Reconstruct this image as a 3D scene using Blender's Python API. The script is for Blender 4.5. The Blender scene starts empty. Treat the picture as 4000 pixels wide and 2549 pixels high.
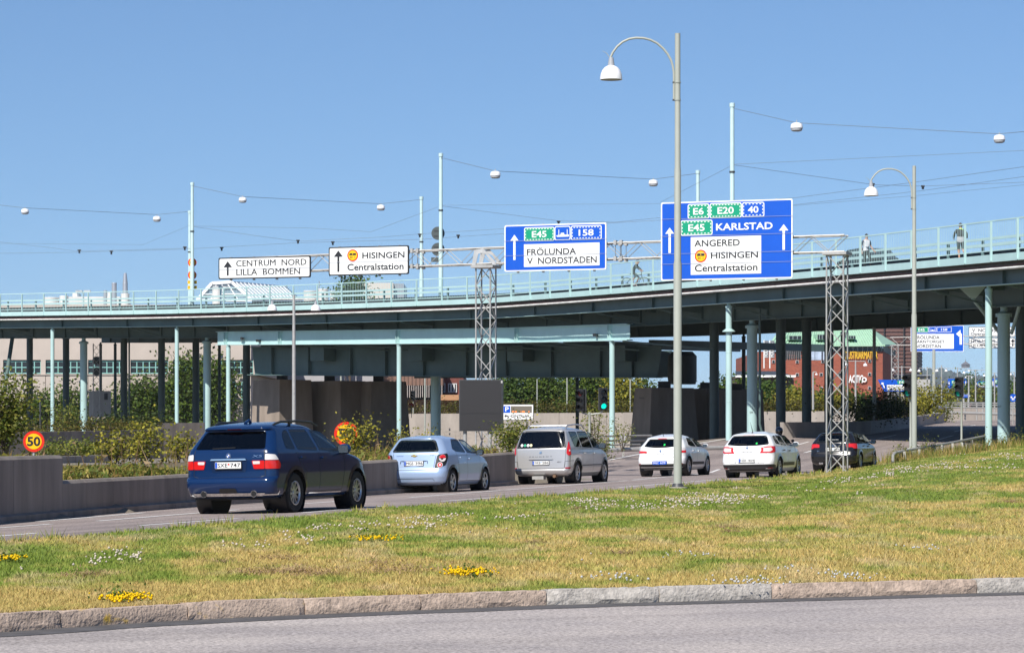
import bpy, bmesh, math, random
import numpy as np
from mathutils import Vector, Matrix
R = math.radians
rng = np.random.default_rng(7)
random.seed(7)
SC = bpy.context.scene
COL = SC.collection

# ---------------------------------------------------------------- camera
FPX, XC, YH, CZ = 11000.0, 2000.0, 1690.0, 1.5      # focal length, principal column and eye level in photograph pixels
cam_d = bpy.data.cameras.new('camera')
cam = bpy.data.objects.new('camera', cam_d)
COL.objects.link(cam)
cam.location = (0, 0, CZ)
cam.rotation_euler = (R(90), 0, 0)
cam_d.sensor_width = 36.0
cam_d.lens = 36.0 * FPX / 4000.0
cam_d.shift_y = (YH - 2549 / 2) / 4000.0
cam_d.clip_start = 0.5
cam_d.clip_end = 20000
SC.camera = cam

# ---------------------------------------------------------------- sky and sun
SUN_EL = R(44)
SUN_DIR = Vector((-0.42 * math.cos(SUN_EL), -0.9075 * math.cos(SUN_EL), math.sin(SUN_EL)))   # towards the sun
wd = bpy.data.worlds.new('World')
SC.world = wd
wd.use_nodes = True
wn = wd.node_tree
sky = wn.nodes.new('ShaderNodeTexSky')
sky.sky_type = 'NISHITA'
sky.sun_disc = False
sky.sun_elevation = SUN_EL
sky.sun_rotation = math.atan2(SUN_DIR.x, SUN_DIR.y)
sky.altitude = 0
sky.air_density = 1.0
sky.dust_density = 0.1
sky.ozone_density = 8.0
bg = wn.nodes['Background']
tcw = wn.nodes.new('ShaderNodeTexCoord'); adw = wn.nodes.new('ShaderNodeVectorMath'); nmw = wn.nodes.new('ShaderNodeVectorMath')
adw.operation = 'ADD'; nmw.operation = 'NORMALIZE'; adw.inputs[1].default_value = (0, 0, .06)      # clear dry air: the pale horizon band sits lower
wn.links.new(tcw.outputs['Generated'], adw.inputs[0]); wn.links.new(adw.outputs[0], nmw.inputs[0]); wn.links.new(nmw.outputs[0], sky.inputs[0])
wn.links.new(sky.outputs[0], bg.inputs[0])
bg.inputs[1].default_value = 0.092
sd = bpy.data.lights.new('sun', 'SUN')
sd.energy = 5.0
sd.angle = R(0.53)
sd.color = (1.0, 0.955, 0.88)
sun = bpy.data.objects.new('sun', sd)
COL.objects.link(sun)
sun.rotation_euler = (-SUN_DIR).to_track_quat('-Z', 'Y').to_euler()
sun.location = (-60, -130, 140)
SC.view_settings.view_transform = 'Standard'
SC.view_settings.look = 'None'
SC.view_settings.exposure = 0.33
SC.view_settings.gamma = 1.0
SC.render.engine = 'CYCLES'
SC.cycles.use_denoising = True
SC.cycles.max_bounces = 8
SC.cycles.transparent_max_bounces = 12
SC.cycles.caustics_reflective = False
SC.cycles.caustics_refractive = False

# ---------------------------------------------------------------- geometry helpers
def P(px, py, Y):
    return Vector(((px - XC) / FPX * Y, Y, CZ + (YH - py) / FPX * Y))
def zat(py, Y):
    return CZ + (YH - py) / FPX * Y
def V(*a):
    return Vector(a)

class MB:
    def __init__(s):
        s.v = []; s.f = []
    def add(s, vs, fs):
        n = len(s.v)
        s.v.extend([tuple(p) for p in vs])
        s.f.extend([tuple(i + n for i in f) for f in fs])
        return s
    def box(s, lo, hi):
        x0, y0, z0 = lo; x1, y1, z1 = hi
        return s.add([(x0,y0,z0),(x1,y0,z0),(x1,y1,z0),(x0,y1,z0),(x0,y0,z1),(x1,y0,z1),(x1,y1,z1),(x0,y1,z1)],
                     [(0,3,2,1),(4,5,6,7),(0,1,5,4),(1,2,6,5),(2,3,7,6),(3,0,4,7)])
    def cbox(s, c, sx, sy, sz, rz=0.0):
        ax = Vector((math.cos(rz), math.sin(rz), 0)); ay = Vector((-math.sin(rz), math.cos(rz), 0))
        return s.obox(Vector(c), ax * sx / 2, ay * sy / 2, Vector((0, 0, sz / 2)))
    def obox(s, c, a, b, d):
        c = Vector(c)
        p = [c-a-b-d, c+a-b-d, c+a+b-d, c-a+b-d, c-a-b+d, c+a-b+d, c+a+b+d, c-a+b+d]
        return s.add(p, [(0,3,2,1),(4,5,6,7),(0,1,5,4),(1,2,6,5),(2,3,7,6),(3,0,4,7)])
    def beam(s, p, q, w, h, up=(0, 0, 1)):
        p = Vector(p); q = Vector(q); d = q - p
        if d.length < 1e-6: return s
        t = d.normalized(); u = Vector(up)
        if abs(t.dot(u)) > .98: u = Vector((1, 0, 0))
        a = t.cross(u).normalized(); b = a.cross(t).normalized()
        return s.obox((p + q) / 2, d / 2, a * w / 2, b * h / 2)
    def tube(s, pts, r, n=8, cap=True):
        pts = [Vector(p) for p in pts]
        rs = r if isinstance(r, (list, tuple)) else [r] * len(pts)
        base = len(s.v); prev = None
        for i, p in enumerate(pts):
            if i == 0: t = pts[1] - p
            elif i == len(pts) - 1: t = p - pts[i-1]
            else: t = (pts[i+1] - p).normalized() + (p - pts[i-1]).normalized()
            t.normalize()
            if prev is None:
                u = Vector((0, 0, 1)) if abs(t.z) < .9 else Vector((1, 0, 0))
                a = t.cross(u).normalized()
            else:
                a = (prev - t * prev.dot(t)).normalized()
            prev = a; b = t.cross(a)
            for k in range(n):
                an = 2 * math.pi * k / n
                s.v.append(tuple(p + (a * math.cos(an) + b * math.sin(an)) * rs[i]))
        for i in range(len(pts) - 1):
            for k in range(n):
                k2 = (k + 1) % n
                s.f.append((base+i*n+k, base+i*n+k2, base+(i+1)*n+k2, base+(i+1)*n+k))
        if cap:
            s.f.append(tuple(base + k for k in range(n))[::-1])
            s.f.append(tuple(base + (len(pts)-1)*n + k for k in range(n)))
        return s
    def lathe(s, c, prof, n=16, axis='z', cap=True):
        c = Vector(c); base = len(s.v); m = len(prof)
        for (r, h) in prof:
            for k in range(n):
                an = 2 * math.pi * k / n; x = r * math.cos(an); y = r * math.sin(an)
                if axis == 'z': q = (x, y, h)
                elif axis == 'x': q = (h, x, y)
                else: q = (y, h, x)
                s.v.append(tuple(c + Vector(q)))
        for i in range(m - 1):
            for k in range(n):
                k2 = (k + 1) % n
                s.f.append((base+i*n+k, base+i*n+k2, base+(i+1)*n+k2, base+(i+1)*n+k))
        if cap:
            if prof[0][0] > 1e-4: s.f.append(tuple(base + k for k in range(n))[::-1])
            if prof[-1][0] > 1e-4: s.f.append(tuple(base + (m-1)*n + k for k in range(n)))
        return s
    def prism(s, poly, o, ax, ay, depth):
        """polygon (2d) in the plane o + x*ax + y*ay, thickened by the vector depth"""
        o = Vector(o); ax = Vector(ax); ay = Vector(ay); d = Vector(depth); n = len(poly)
        a = [o + ax * x + ay * y for x, y in poly]
        return s.add(a + [p + d for p in a], [tuple(range(n))[::-1], tuple(range(n, 2*n))] +
                     [(i, (i+1) % n, n + (i+1) % n, n + i) for i in range(n)])
    def sheet(s, rows):
        base = len(s.v); m = len(rows[0])
        for r in rows: s.v.extend([tuple(p) for p in r])
        for i in range(len(rows) - 1):
            for k in range(m - 1):
                s.f.append((base+i*m+k, base+i*m+k+1, base+(i+1)*m+k+1, base+(i+1)*m+k))
        return s
    def mesh(s, name, m=None, off=None, smooth=True, ang=35):
        me = bpy.data.meshes.new(name)
        vs = s.v if off is None else [(p[0]-off[0], p[1]-off[1], p[2]-off[2]) for p in s.v]
        me.from_pydata(vs, [], s.f)
        if smooth:
            me.polygons.foreach_set('use_smooth', [True] * len(me.polygons))
            me.update()
            me.set_sharp_from_angle(angle=R(ang))
        if m: me.materials.append(m)
        return me
    def obj(s, name, m, parent=None, world=True, smooth=True, ang=35, **kw):
        """world: the vertices are world coordinates (an unrotated parent's place is taken off)"""
        off = None
        if world and parent is not None: off = wloc(parent)
        o = link(name, s.mesh(name, m, off, smooth, ang), parent)
        return tag(o, **kw)

def wloc(o):
    p = Vector((0, 0, 0))
    while o is not None:
        p += o.location; o = o.parent
    return p
def link(name, data, parent=None):
    o = bpy.data.objects.new(name, data)
    COL.objects.link(o)
    if parent is not None: o.parent = parent
    return o
def tag(o, label=None, cat=None, group=None, kind=None):
    if label: o['label'] = label
    if cat: o['category'] = cat
    if group: o['group'] = group
    if kind: o['kind'] = kind
    return o
def thing(name, loc, label, cat, group=None, rz=0.0):
    o = bpy.data.objects.new(name, None)
    COL.objects.link(o)
    o.location = loc; o.rotation_euler = (0, 0, rz); o.empty_display_size = .2
    return tag(o, label, cat, group)
def copy_tree(o, parent=None):
    c = o.copy(); COL.objects.link(c)
    if parent is not None: c.parent = parent
    for ch in [x for x in COL.objects if x.parent == o]:
        copy_tree(ch, c)
    return c
def np_mesh(name, verts, faces, cols=None, mat=None):
    """verts (n,3), faces (m,k) as arrays; cols (n,3) linear colours"""
    me = bpy.data.meshes.new(name)
    n, (m, k) = len(verts), faces.shape
    me.vertices.add(n); me.vertices.foreach_set('co', np.ascontiguousarray(verts, dtype=np.float32).ravel())
    me.loops.add(m * k); me.loops.foreach_set('vertex_index', np.ascontiguousarray(faces, dtype=np.int32).ravel())
    me.polygons.add(m)
    me.polygons.foreach_set('loop_start', np.arange(0, m * k, k, dtype=np.int32))
    me.update(calc_edges=True)
    if cols is not None:
        a = me.color_attributes.new('Col', 'FLOAT_COLOR', 'POINT')
        a.data.foreach_set('color', np.concatenate([cols, np.ones((n, 1))], 1).astype(np.float32).ravel())
    if mat: me.materials.append(mat)
    return me

# ---------------------------------------------------------------- materials
MATS = {}
def M(name, col=(.5, .5, .5), rough=.6, metal=0.0, var=0.0, scale=3.0, bump=0.0, bscale=None, spec=.5, coat=0.0, stretch=None, col2=None, back=None, emit=0.0, detail=5.0):
    if name in MATS: return MATS[name]
    m = bpy.data.materials.new(name); m.use_nodes = True; MATS[name] = m
    t = m.node_tree; b = t.nodes['Principled BSDF']
    b.inputs['Base Color'].default_value = (*col, 1)
    b.inputs['Roughness'].default_value = rough
    b.inputs['Metallic'].default_value = metal
    b.inputs['Specular IOR Level'].default_value = spec
    if coat: b.inputs['Coat Weight'].default_value = coat; b.inputs['Coat Roughness'].default_value = .04
    if emit:
        b.inputs['Emission Color'].default_value = (*col, 1); b.inputs['Emission Strength'].default_value = emit
    src = None
    if var or bump or col2:
        tc = t.nodes.new('ShaderNodeTexCoord'); mp = t.nodes.new('ShaderNodeMapping')
        t.links.new(tc.outputs['Object'], mp.inputs[0])
        if stretch: mp.inputs['Scale'].default_value = stretch
        nz = t.nodes.new('ShaderNodeTexNoise'); nz.inputs['Scale'].default_value = scale; nz.inputs['Detail'].default_value = detail
        nz.inputs['Roughness'].default_value = .62
        t.links.new(mp.outputs[0], nz.inputs[0])
        if var or col2:
            cr = t.nodes.new('ShaderNodeValToRGB')
            c2 = col2 or tuple(min(1, c * (1 + var)) for c in col)
            c1 = col if col2 else tuple(c * (1 - var) for c in col)
            cr.color_ramp.elements[0].position = .32; cr.color_ramp.elements[1].position = .68
            cr.color_ramp.elements[0].color = (*c1, 1); cr.color_ramp.elements[1].color = (*c2, 1)
            t.links.new(nz.outputs['Fac'], cr.inputs[0]); t.links.new(cr.outputs[0], b.inputs['Base Color']); src = cr.outputs[0]
        if bump:
            bp = t.nodes.new('ShaderNodeBump'); bp.inputs['Strength'].default_value = bump; bp.inputs['Distance'].default_value = .02
            n2 = nz
            if bscale:
                n2 = t.nodes.new('ShaderNodeTexNoise'); n2.inputs['Scale'].default_value = bscale; n2.inputs['Detail'].default_value = 4
                t.links.new(tc.outputs['Object'], n2.inputs[0])
            t.links.new(n2.outputs['Fac'], bp.inputs['Height']); t.links.new(bp.outputs[0], b.inputs['Normal'])
    if back:
        g = t.nodes.new('ShaderNodeNewGeometry'); mx = t.nodes.new('ShaderNodeMix'); mx.data_type = 'RGBA'
        t.links.new(g.outputs['Backfacing'], mx.inputs[0])
        mx.inputs[6].default_value = (*col, 1); mx.inputs[7].default_value = (*back, 1)
        if src: t.links.new(src, mx.inputs[6])
        t.links.new(mx.outputs[2], b.inputs['Base Color'])
    return m
def Mcol(name, rough=.7, transl=0.0):
    """colour from the mesh's own colour attribute (each leaf, blade or petal has its own)"""
    if name in MATS: return MATS[name]
    m = bpy.data.materials.new(name); m.use_nodes = True; MATS[name] = m
    t = m.node_tree; b = t.nodes['Principled BSDF']
    a = t.nodes.new('ShaderNodeVertexColor'); a.layer_name = 'Col'
    t.links.new(a.outputs[0], b.inputs['Base Color']); b.inputs['Roughness'].default_value = rough
    b.inputs['Specular IOR Level'].default_value = .25
    if transl:
        tr = t.nodes.new('ShaderNodeBsdfTranslucent'); mx = t.nodes.new('ShaderNodeMixShader'); mx.inputs[0].default_value = transl
        t.links.new(a.outputs[0], tr.inputs[0]); t.links.new(b.outputs[0], mx.inputs[1]); t.links.new(tr.outputs[0], mx.inputs[2])
        t.links.new(mx.outputs[0], t.nodes['Material Output'].inputs[0])
    return m
def Mglass(name, tint, dens, rough=.03):
    """window glass: tinted see-through mixed with a mirror by Fresnel"""
    if name in MATS: return MATS[name]
    m = bpy.data.materials.new(name); m.use_nodes = True; MATS[name] = m
    t = m.node_tree; t.nodes.remove(t.nodes['Principled BSDF'])
    tr = t.nodes.new('ShaderNodeBsdfTransparent'); tr.inputs[0].default_value = (*[c * dens for c in tint], 1)
    gl = t.nodes.new('ShaderNodeBsdfGlossy'); gl.inputs['Roughness'].default_value = rough
    fr = t.nodes.new('ShaderNodeFresnel'); fr.inputs[0].default_value = 1.6
    mx = t.nodes.new('ShaderNodeMixShader')
    t.links.new(fr.outputs[0], mx.inputs[0]); t.links.new(tr.outputs[0], mx.inputs[1]); t.links.new(gl.outputs[0], mx.inputs[2])
    t.links.new(mx.outputs[0], t.nodes['Material Output'].inputs[0])
    return m
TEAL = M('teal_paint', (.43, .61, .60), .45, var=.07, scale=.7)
TEALD = M('teal_paint_shaded', (.09, .143, .138), .5, var=.16, scale=.5)  # darker copy of the teal paint, with the shade under the deck in its colour
STEEL = M('galvanised_steel', (.42, .41, .39), .5, .35, var=.12, scale=6)
LAMPGREY = M('lamp_post_paint', (.36, .375, .33), .5, var=.05, scale=2)
WHITE = M('white_enamel', (.80, .80, .80), .3)
CONC = M('concrete', (.33, .29, .255), .9, var=.16, scale=1.3, bump=.25, bscale=9, stretch=(1, 1, .35))
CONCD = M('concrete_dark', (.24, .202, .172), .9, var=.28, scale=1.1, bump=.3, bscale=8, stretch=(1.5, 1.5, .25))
BLACK = M('black_plastic', (.012, .012, .013), .45)
DARKGREY = M('dark_grey', (.05, .052, .055), .5)
SIGNBLUE = M('sign_blue', (.0, .082, .52), .4, var=.06, scale=.8)
SIGNGREEN = M('sign_green', (.0, .30, .16), .4)
SIGNWHITE = M('sign_white', (.82, .82, .80), .4)
SIGNBLACK = M('sign_black', (.014, .014, .018), .5)
SIGNYEL = M('sign_yellow', (.92, .52, .0), .4)
SIGNRED = M('sign_red', (.74, .025, .006), .4)
SIGNBACK = M('sign_back', (.07, .085, .085), .55)
WIRE = M('wire', (.16, .185, .22), .5)

# ---------------------------------------------------------------- lettering
_TXT = {}
def text_geo(s, shear=0.0, bold=0.0):
    k = (s, shear, bold)
    if k in _TXT: return _TXT[k]
    if 'M' in s: bold = 0.0
    c = bpy.data.curves.new('lettering', 'FONT'); c.body = s; c.resolution_u = 3; c.shear = shear; c.offset = bold
    o = bpy.data.objects.new('lettering', c); COL.objects.link(o)
    dg = bpy.context.evaluated_depsgraph_get(); dg.update()
    me = o.evaluated_get(dg).to_mesh()
    vs = np.array([v.co[:2] for v in me.vertices]); fs = [tuple(p.vertices) for p in me.polygons]
    o.evaluated_get(dg).to_mesh_clear()
    bpy.data.objects.remove(o); bpy.data.curves.remove(c)
    mn, mx = vs.min(0), vs.max(0)
    _TXT[k] = ((vs - mn) / np.maximum(mx - mn, 1e-6), fs, (mx - mn))
    return _TXT[k]
def text_into(mb, s, o, ax, az, w, h, bold=.012, shear=0.0, fitw=True):
    """lettering stretched into the box w x h whose lower left corner is o (ax, az unit vectors)"""
    vs, fs, sz = text_geo(s, shear, bold)
    o = Vector(o); ax = Vector(ax); az = Vector(az)
    if 'M' in s and bold:          # this glyph cannot be thickened by outline: lay slightly shifted copies
        nn = ax.cross(az).normalized()
        for k, sh in enumerate((-1, 0, 1)): mb.add([o + ax * (x * w + sh * h * .022) + az * (y * h) + nn * (.0007 * k) for x, y in vs], fs)
        return mb
    mb.add([o + ax * (x * w) + az * (y * h) for x, y in vs], fs)
    return mb
def rrect(x0, y0, x1, y1, r, n=5):
    out = []
    for (cx, cy, a0) in ((x1-r, y1-r, 0), (x0+r, y1-r, 90), (x0+r, y0+r, 180), (x1-r, y0+r, 270)):
        for k in range(n + 1):
            a = R(a0 + 90 * k / n); out.append((cx + r * math.cos(a), cy + r * math.sin(a)))
    return out
def ngon(cx, cy, r, n=28):
    return [(cx + r * math.cos(2*math.pi*k/n), cy + r * math.sin(2*math.pi*k/n)) for k in range(n)]

# ---------------------------------------------------------------- value noise for colouring and bumps
_perm = rng.random((64, 64))
def vnoise(x, y):
    x = np.asarray(x, float); y = np.asarray(y, float)
    xi = np.floor(x).astype(int); yi = np.floor(y).astype(int); fx = x - xi; fy = y - yi
    fx = fx*fx*(3-2*fx); fy = fy*fy*(3-2*fy)
    g = lambda i, j: _perm[i % 64, j % 64]
    return (g(xi,yi)*(1-fx)+g(xi+1,yi)*fx)*(1-fy)+(g(xi,yi+1)*(1-fx)+g(xi+1,yi+1)*fx)*fy
def fbm(x, y):
    return .5*vnoise(x, y)+.27*vnoise(x*2.1+7, y*2.1+3)+.15*vnoise(x*4.3+1, y*4.3+9)+.08*vnoise(x*9+5, y*9+2)
def sstep(a, b, x):
    t = np.clip((np.asarray(x, float) - a) / (b - a), 0, 1); return t*t*(3-2*t)

# ---------------------------------------------------------------- foliage
LEAF = Mcol('leaf', .6, .25)
def leaves_geo(blobs, n, size, cols, seed=0, clump=26, flat=.0, shell=.55):
    """leaf quads in clumps inside ellipsoids; blobs (x,y,z,rx,ry,rz)"""
    g = np.random.default_rng(seed)
    blobs = np.array(blobs, float)
    vol = np.cbrt(blobs[:,3]*blobs[:,4]*blobs[:,5])**2; w = vol / vol.sum()
    bi = g.choice(len(blobs), size=max(4, n // clump), p=w)
    d = g.normal(size=(len(bi), 3)); d /= np.linalg.norm(d, axis=1, keepdims=True)
    rr = (shell + (1 - shell) * g.random((len(bi), 1))) * (.86 + .28 * g.random((len(bi), 1)))
    cc = blobs[bi, :3] + d * rr * blobs[bi, 3:]
    ci = g.integers(0, len(bi), n)
    cs = size * (1.5 + 1.8 * g.random((len(bi), 1)))
    p = cc[ci] + g.normal(size=(n, 3)) * cs[ci] * np.array([1, 1, .8])
    a = g.normal(size=(n, 3)); a[:, 2] *= .6; a /= np.linalg.norm(a, axis=1, keepdims=True)
    b = np.cross(a, g.normal(size=(n, 3))); b /= np.linalg.norm(b, axis=1, keepdims=True)
    L = size * (.6 + .8 * g.random((n, 1)))
    v = np.stack([p - a*L*.5, p + b*L*.32, p + a*L*.5, p - b*L*.32], 1).reshape(-1, 3)
    f = np.arange(4*n).reshape(n, 4)
    cols = np.array(cols); k = g.random((n, 1)) * .5 + g.random((len(bi), 1))[ci] * .5
    idx = np.clip((k[:, 0] * len(cols)).astype(int), 0, len(cols)-1)
    c = cols[idx] * (.75 + .5 * g.random((n, 1)))
    return v, f, np.repeat(c, 4, axis=0)
def leaves_obj(name, geo, parent=None, off=None, **kw):
    v, f, c = geo
    if parent is not None: v = v - np.array(wloc(parent))
    return tag(link(name, np_mesh(name, v, f, c, LEAF), parent), **kw)
BARK = M('bark', (.09, .065, .045), .9, var=.3, scale=8, bump=.5)
GREENS = {'tree': [(.03,.06,.012),(.05,.095,.018),(.075,.125,.022),(.115,.16,.03)],
          'shrub': [(.06,.09,.012),(.11,.14,.018),(.18,.19,.03),(.27,.25,.05)],
          'yellow': [(.12,.13,.015),(.22,.21,.025),(.32,.28,.035),(.10,.11,.015)],
          'hedge': [(.05,.055,.012),(.09,.085,.016),(.13,.10,.02),(.08,.10,.016)],
          'dark': [(.02,.035,.01),(.035,.055,.012),(.05,.075,.015)],
          'ivy': [(.035,.065,.012),(.06,.10,.016),(.10,.15,.022),(.14,.18,.03)]}
def tree(name, x, y, z0, h, r, label, pal='tree', n=2600, size=.22, seed=0, group=None, crown0=.25):
    e = thing(name, (x, y, z0), label, 'tree', group)
    g = random.Random(seed); m = MB()
    m.tube([(x, y, z0-.2), (x+.05, y, z0+h*.3), (x+g.uniform(-.2,.2), y, z0+h*.75)], [r*.09+.04, r*.06+.03, .03], 7)
    for k in range(6):
        a = g.uniform(0, 6.28); zz = z0 + h * g.uniform(.25, .6)
        m.tube([(x, y, zz), (x+math.cos(a)*r*.45, y+math.sin(a)*r*.45, zz+h*.16), (x+math.cos(a)*r*.8, y+math.sin(a)*r*.8, zz+h*.26)], [.05, .035, .015], 5)
    m.obj('trunk', BARK, e)
    bl = []
    for k in range(11):
        t = (k + .5) / 11; zc = z0 + h * (crown0 + (1 - crown0) * t * .93); w = r * (math.sin(math.pi * min(.97, .22 + .74 * t)) ** .7)
        a = g.uniform(0, 6.28); q = g.uniform(.1, .55) * w
        bl.append((x + math.cos(a)*q, y + math.sin(a)*q, zc, w*g.uniform(.5,.75), w*g.uniform(.5,.75), h*g.uniform(.09,.15)))
    leaves_obj('crown', leaves_geo(bl, n, size, GREENS[pal], seed), e)
    return e
def shrub(name, base, h, r, label, pal='shrub', n=900, size=.09, seed=0, group=None, stems=6, cat='shrub'):
    x, y, z0 = base; g = random.Random(seed)
    e = thing(name, (x, y, z0), label, cat, group); m = MB(); bl = []
    for k in range(stems):
        a = g.uniform(0, 6.28); q = r * g.uniform(.2, .95); hh = h * g.uniform(.6, 1)
        m.tube([(x, y, z0-.1), (x+math.cos(a)*q*.5, y+math.sin(a)*q*.5, z0+hh*.5), (x+math.cos(a)*q, y+math.sin(a)*q, z0+hh)], [.02, .014, .006], 5)
        for t in (.45, .7, .92):
            bl.append((x+math.cos(a)*q*t, y+math.sin(a)*q*t, z0+hh*t, r*.33, r*.33, h*.14))
    bl.append((x, y, z0+h*.4, r*.5, r*.5, h*.28))
    m.obj('stems', BARK, e)
    leaves_obj('foliage', leaves_geo(bl, n, size, GREENS[pal], seed, clump=9, shell=.2), e)
    return e
def hedge(name, pts, h, d, label, pal='hedge', n=4000, size=.16, seed=0, cat='hedge', group=None):
    """hedge along a polyline of base points"""
    pts = [Vector(p) for p in pts]; bl = []
    for a, b in zip(pts, pts[1:]):
        k = max(1, int((b - a).length / (d * .9)))
        for i in range(k):
            p = a.lerp(b, (i + .5) / k)
            bl.append((p.x, p.y, p.z + h * .5, d * .75, d * .55, h * .5))
    e = thing(name, pts[0], label, cat, group)
    m = MB()
    for b in bl[::2]:
        for k in range(3):
            m.tube([(b[0], b[1], b[2]-b[5]-.1), (b[0]+random.uniform(-.3,.3)*d, b[1], b[2]+b[5]*.5)], .015, 4)
    m.obj('stems', BARK, e)
    leaves_obj('foliage', leaves_geo(bl, n, size, GREENS[pal], seed, clump=18, shell=.35), e)
    return e
# ================================================================ ground, roads, kerb, verge
TH = R(17.2); CT, ST = math.cos(TH), math.sin(TH)      # heading of the road with the cars
def ld(X, Y): return X*ST + Y*CT, -X*CT + Y*ST
def xy(l, d): return l*ST - d*CT, l*CT + d*ST
def road_z(X, Y):
    X = np.asarray(X, float); Y = np.asarray(Y, float); l, d = ld(X, Y)
    z = .02 * np.clip(21.5 - d, -10, 6)
    return z + 4.0 * (1 - np.exp(-np.clip(l - 108, 0, None) / 110)) * sstep(47, 35, d)
def road_pt(px, py, dz=0.0):
    """where the sight line through a pixel meets the near part of the road"""
    u = (px - XC) / FPX; w = (YH - py) / FPX; a, d0 = .02, 21.5
    t = (a*d0 - CZ) / (w - a*(u*CT - ST))
    return Vector((u*t, t, CZ + w*t + dz))
WALLB = [road_pt(*p) for p in ((-420, 2082), (0, 2043), (400, 2007), (782, 1976), (1430, 1934), (2012, 1893))]
_wl = np.array([ld(p.x, p.y) for p in WALLB])
def wall_d(l): return np.interp(l, _wl[:, 0], _wl[:, 1])
def ground_z(X, Y):
    l, d = ld(np.asarray(X, float), np.asarray(Y, float))
    left = sstep(0, .3, d - wall_d(l) - .25) * .62 * sstep(96, 80, l)
    return road_z(X, Y) * (1 - sstep(0, .3, d - wall_d(l) - .25) * sstep(96, 80, l)) + left - .05 - .6 * sstep(17.5, 15, d) * sstep(135, 110, l)

ASPH = M('asphalt', (.215, .19, .185), .92, var=.13, scale=2.2, bump=.35, bscale=60, stretch=(.25, 2.2, 1))
def asphalt(name, col, rot, tracks):
    """worn asphalt: aggregate speckle, long dark wheel streaks along the lane and lighter patches"""
    m = bpy.data.materials.new(name); m.use_nodes = True; t = m.node_tree; b = t.nodes['Principled BSDF']
    b.inputs['Roughness'].default_value = .9; b.inputs['Specular IOR Level'].default_value = .3
    tc = t.nodes.new('ShaderNodeTexCoord'); mp = t.nodes.new('ShaderNodeMapping'); mp.inputs['Rotation'].default_value = (0, 0, rot)
    t.links.new(tc.outputs['Object'], mp.inputs[0])
    m2 = t.nodes.new('ShaderNodeMapping'); m2.inputs['Scale'].default_value = (.05, 1, 1); t.links.new(mp.outputs[0], m2.inputs[0])
    def noise(src, sc, det=4, ro=.6):
        n = t.nodes.new('ShaderNodeTexNoise'); n.inputs['Scale'].default_value = sc; n.inputs['Detail'].default_value = det; n.inputs['Roughness'].default_value = ro
        t.links.new(src, n.inputs[0]); return n.outputs['Fac']
    def ramp(src, a, b_, c0, c1):
        r = t.nodes.new('ShaderNodeValToRGB'); r.color_ramp.elements[0].position = a; r.color_ramp.elements[1].position = b_
        r.color_ramp.elements[0].color = (*c0, 1); r.color_ramp.elements[1].color = (*c1, 1); t.links.new(src, r.inputs[0]); return r.outputs[0]
    def mul(a, b_):
        x = t.nodes.new('ShaderNodeMix'); x.data_type = 'RGBA'; x.blend_type = 'MULTIPLY'; x.inputs[0].default_value = 1
        t.links.new(a, x.inputs[6]); t.links.new(b_, x.inputs[7]); return x.outputs[2]
    base = ramp(noise(tc.outputs['Object'], 24, 3, .85), .36, .64, tuple(c*.55 for c in col), tuple(min(1, c*1.5) for c in col))
    st = ramp(noise(m2.outputs[0], tracks, 3, .55), .33, .56, (.72, .715, .72), (1.05, 1.05, 1.05))
    bl = ramp(noise(tc.outputs['Object'], .55, 5, .65), .34, .66, (.86, .86, .88), (1.1, 1.09, 1.07))
    t.links.new(mul(mul(base, st), bl), b.inputs['Base Color'])
    bp = t.nodes.new('ShaderNodeBump'); bp.inputs['Strength'].default_value = .5; bp.inputs['Distance'].default_value = .01
    t.links.new(noise(tc.outputs['Object'], 55, 2), bp.inputs['Height']); t.links.new(bp.outputs[0], b.inputs['Normal'])
    return m
ROADMAT = asphalt('road_asphalt', (.275, .228, .208), -(math.pi/2 - TH), .9)
FOREMAT = asphalt('foreground_asphalt', (.35, .312, .292), -R(26), .75)
DIRT = M('dusty_ground', (.20, .17, .13), .95, var=.25, scale=.8, bump=.4, bscale=12)
LINE = M('road_paint', (.74, .72, .69), .7, var=.14, scale=9)

# base ground: one sheet to the horizon
mb = MB()
ls = np.concatenate([np.arange(-60, 130, 2.0), np.arange(130, 420, 6), np.arange(420, 1400, 60), [2200, 4200, 7500]])
ds = np.concatenate([[-4200, -2200, -900, -400, -200, -120], np.arange(-80, 14, 4), np.arange(14, 60, .6), np.arange(60, 140, 5), [180, 300, 600, 1400, 3500]])
LL, DD = np.meshgrid(ls, ds, indexing='ij'); XX, YY = xy(LL, DD)
ZZ = ground_z(XX, YY)
g_v = np.stack([XX, YY, ZZ], -1).reshape(-1, 3); n1, n2 = XX.shape
ii = (np.arange(n1-1)[:, None]*n2 + np.arange(n2-1)[None]).ravel()
g_f = np.stack([ii, ii+n2, ii+n2+1, ii+1], 1)[:, ::-1]
ground = tag(link('ground', np_mesh('ground', g_v, g_f, None, DIRT)), kind='structure')

# the road with the cars
GEDGE = [road_pt(*p) for p in ((-500, 2172), (0, 2126), (420, 2089), (831, 2054), (1200, 2020), (1496, 1990), (2000, 1950), (2376, 1922), (2660, 1902), (3157, 1855))]
GEDGE += [Vector((14.0, 109, .30)), Vector((17.6, 119, .62)), Vector((21.0, 126, .78)), Vector((27, 140, 1.2)), Vector((40, 172, 2.0))]
def smooth_path(pts, step):
    pts = [Vector(p) for p in pts]; out = []
    q = [pts[0]*2-pts[1]] + pts + [pts[-1]*2-pts[-2]]
    for i in range(1, len(q)-2):
        n = max(1, int((q[i+1]-q[i]).length/step))
        for k in range(n):
            t = k/n; a, b, c, d = q[i-1], q[i], q[i+1], q[i+2]
            out.append(.5*((2*b)+(c-a)*t+(2*a-5*b+4*c-d)*t*t+(3*b-a-3*c+d)*t**3))
    out.append(pts[-1]); return out
mb = MB(); rows = []
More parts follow.
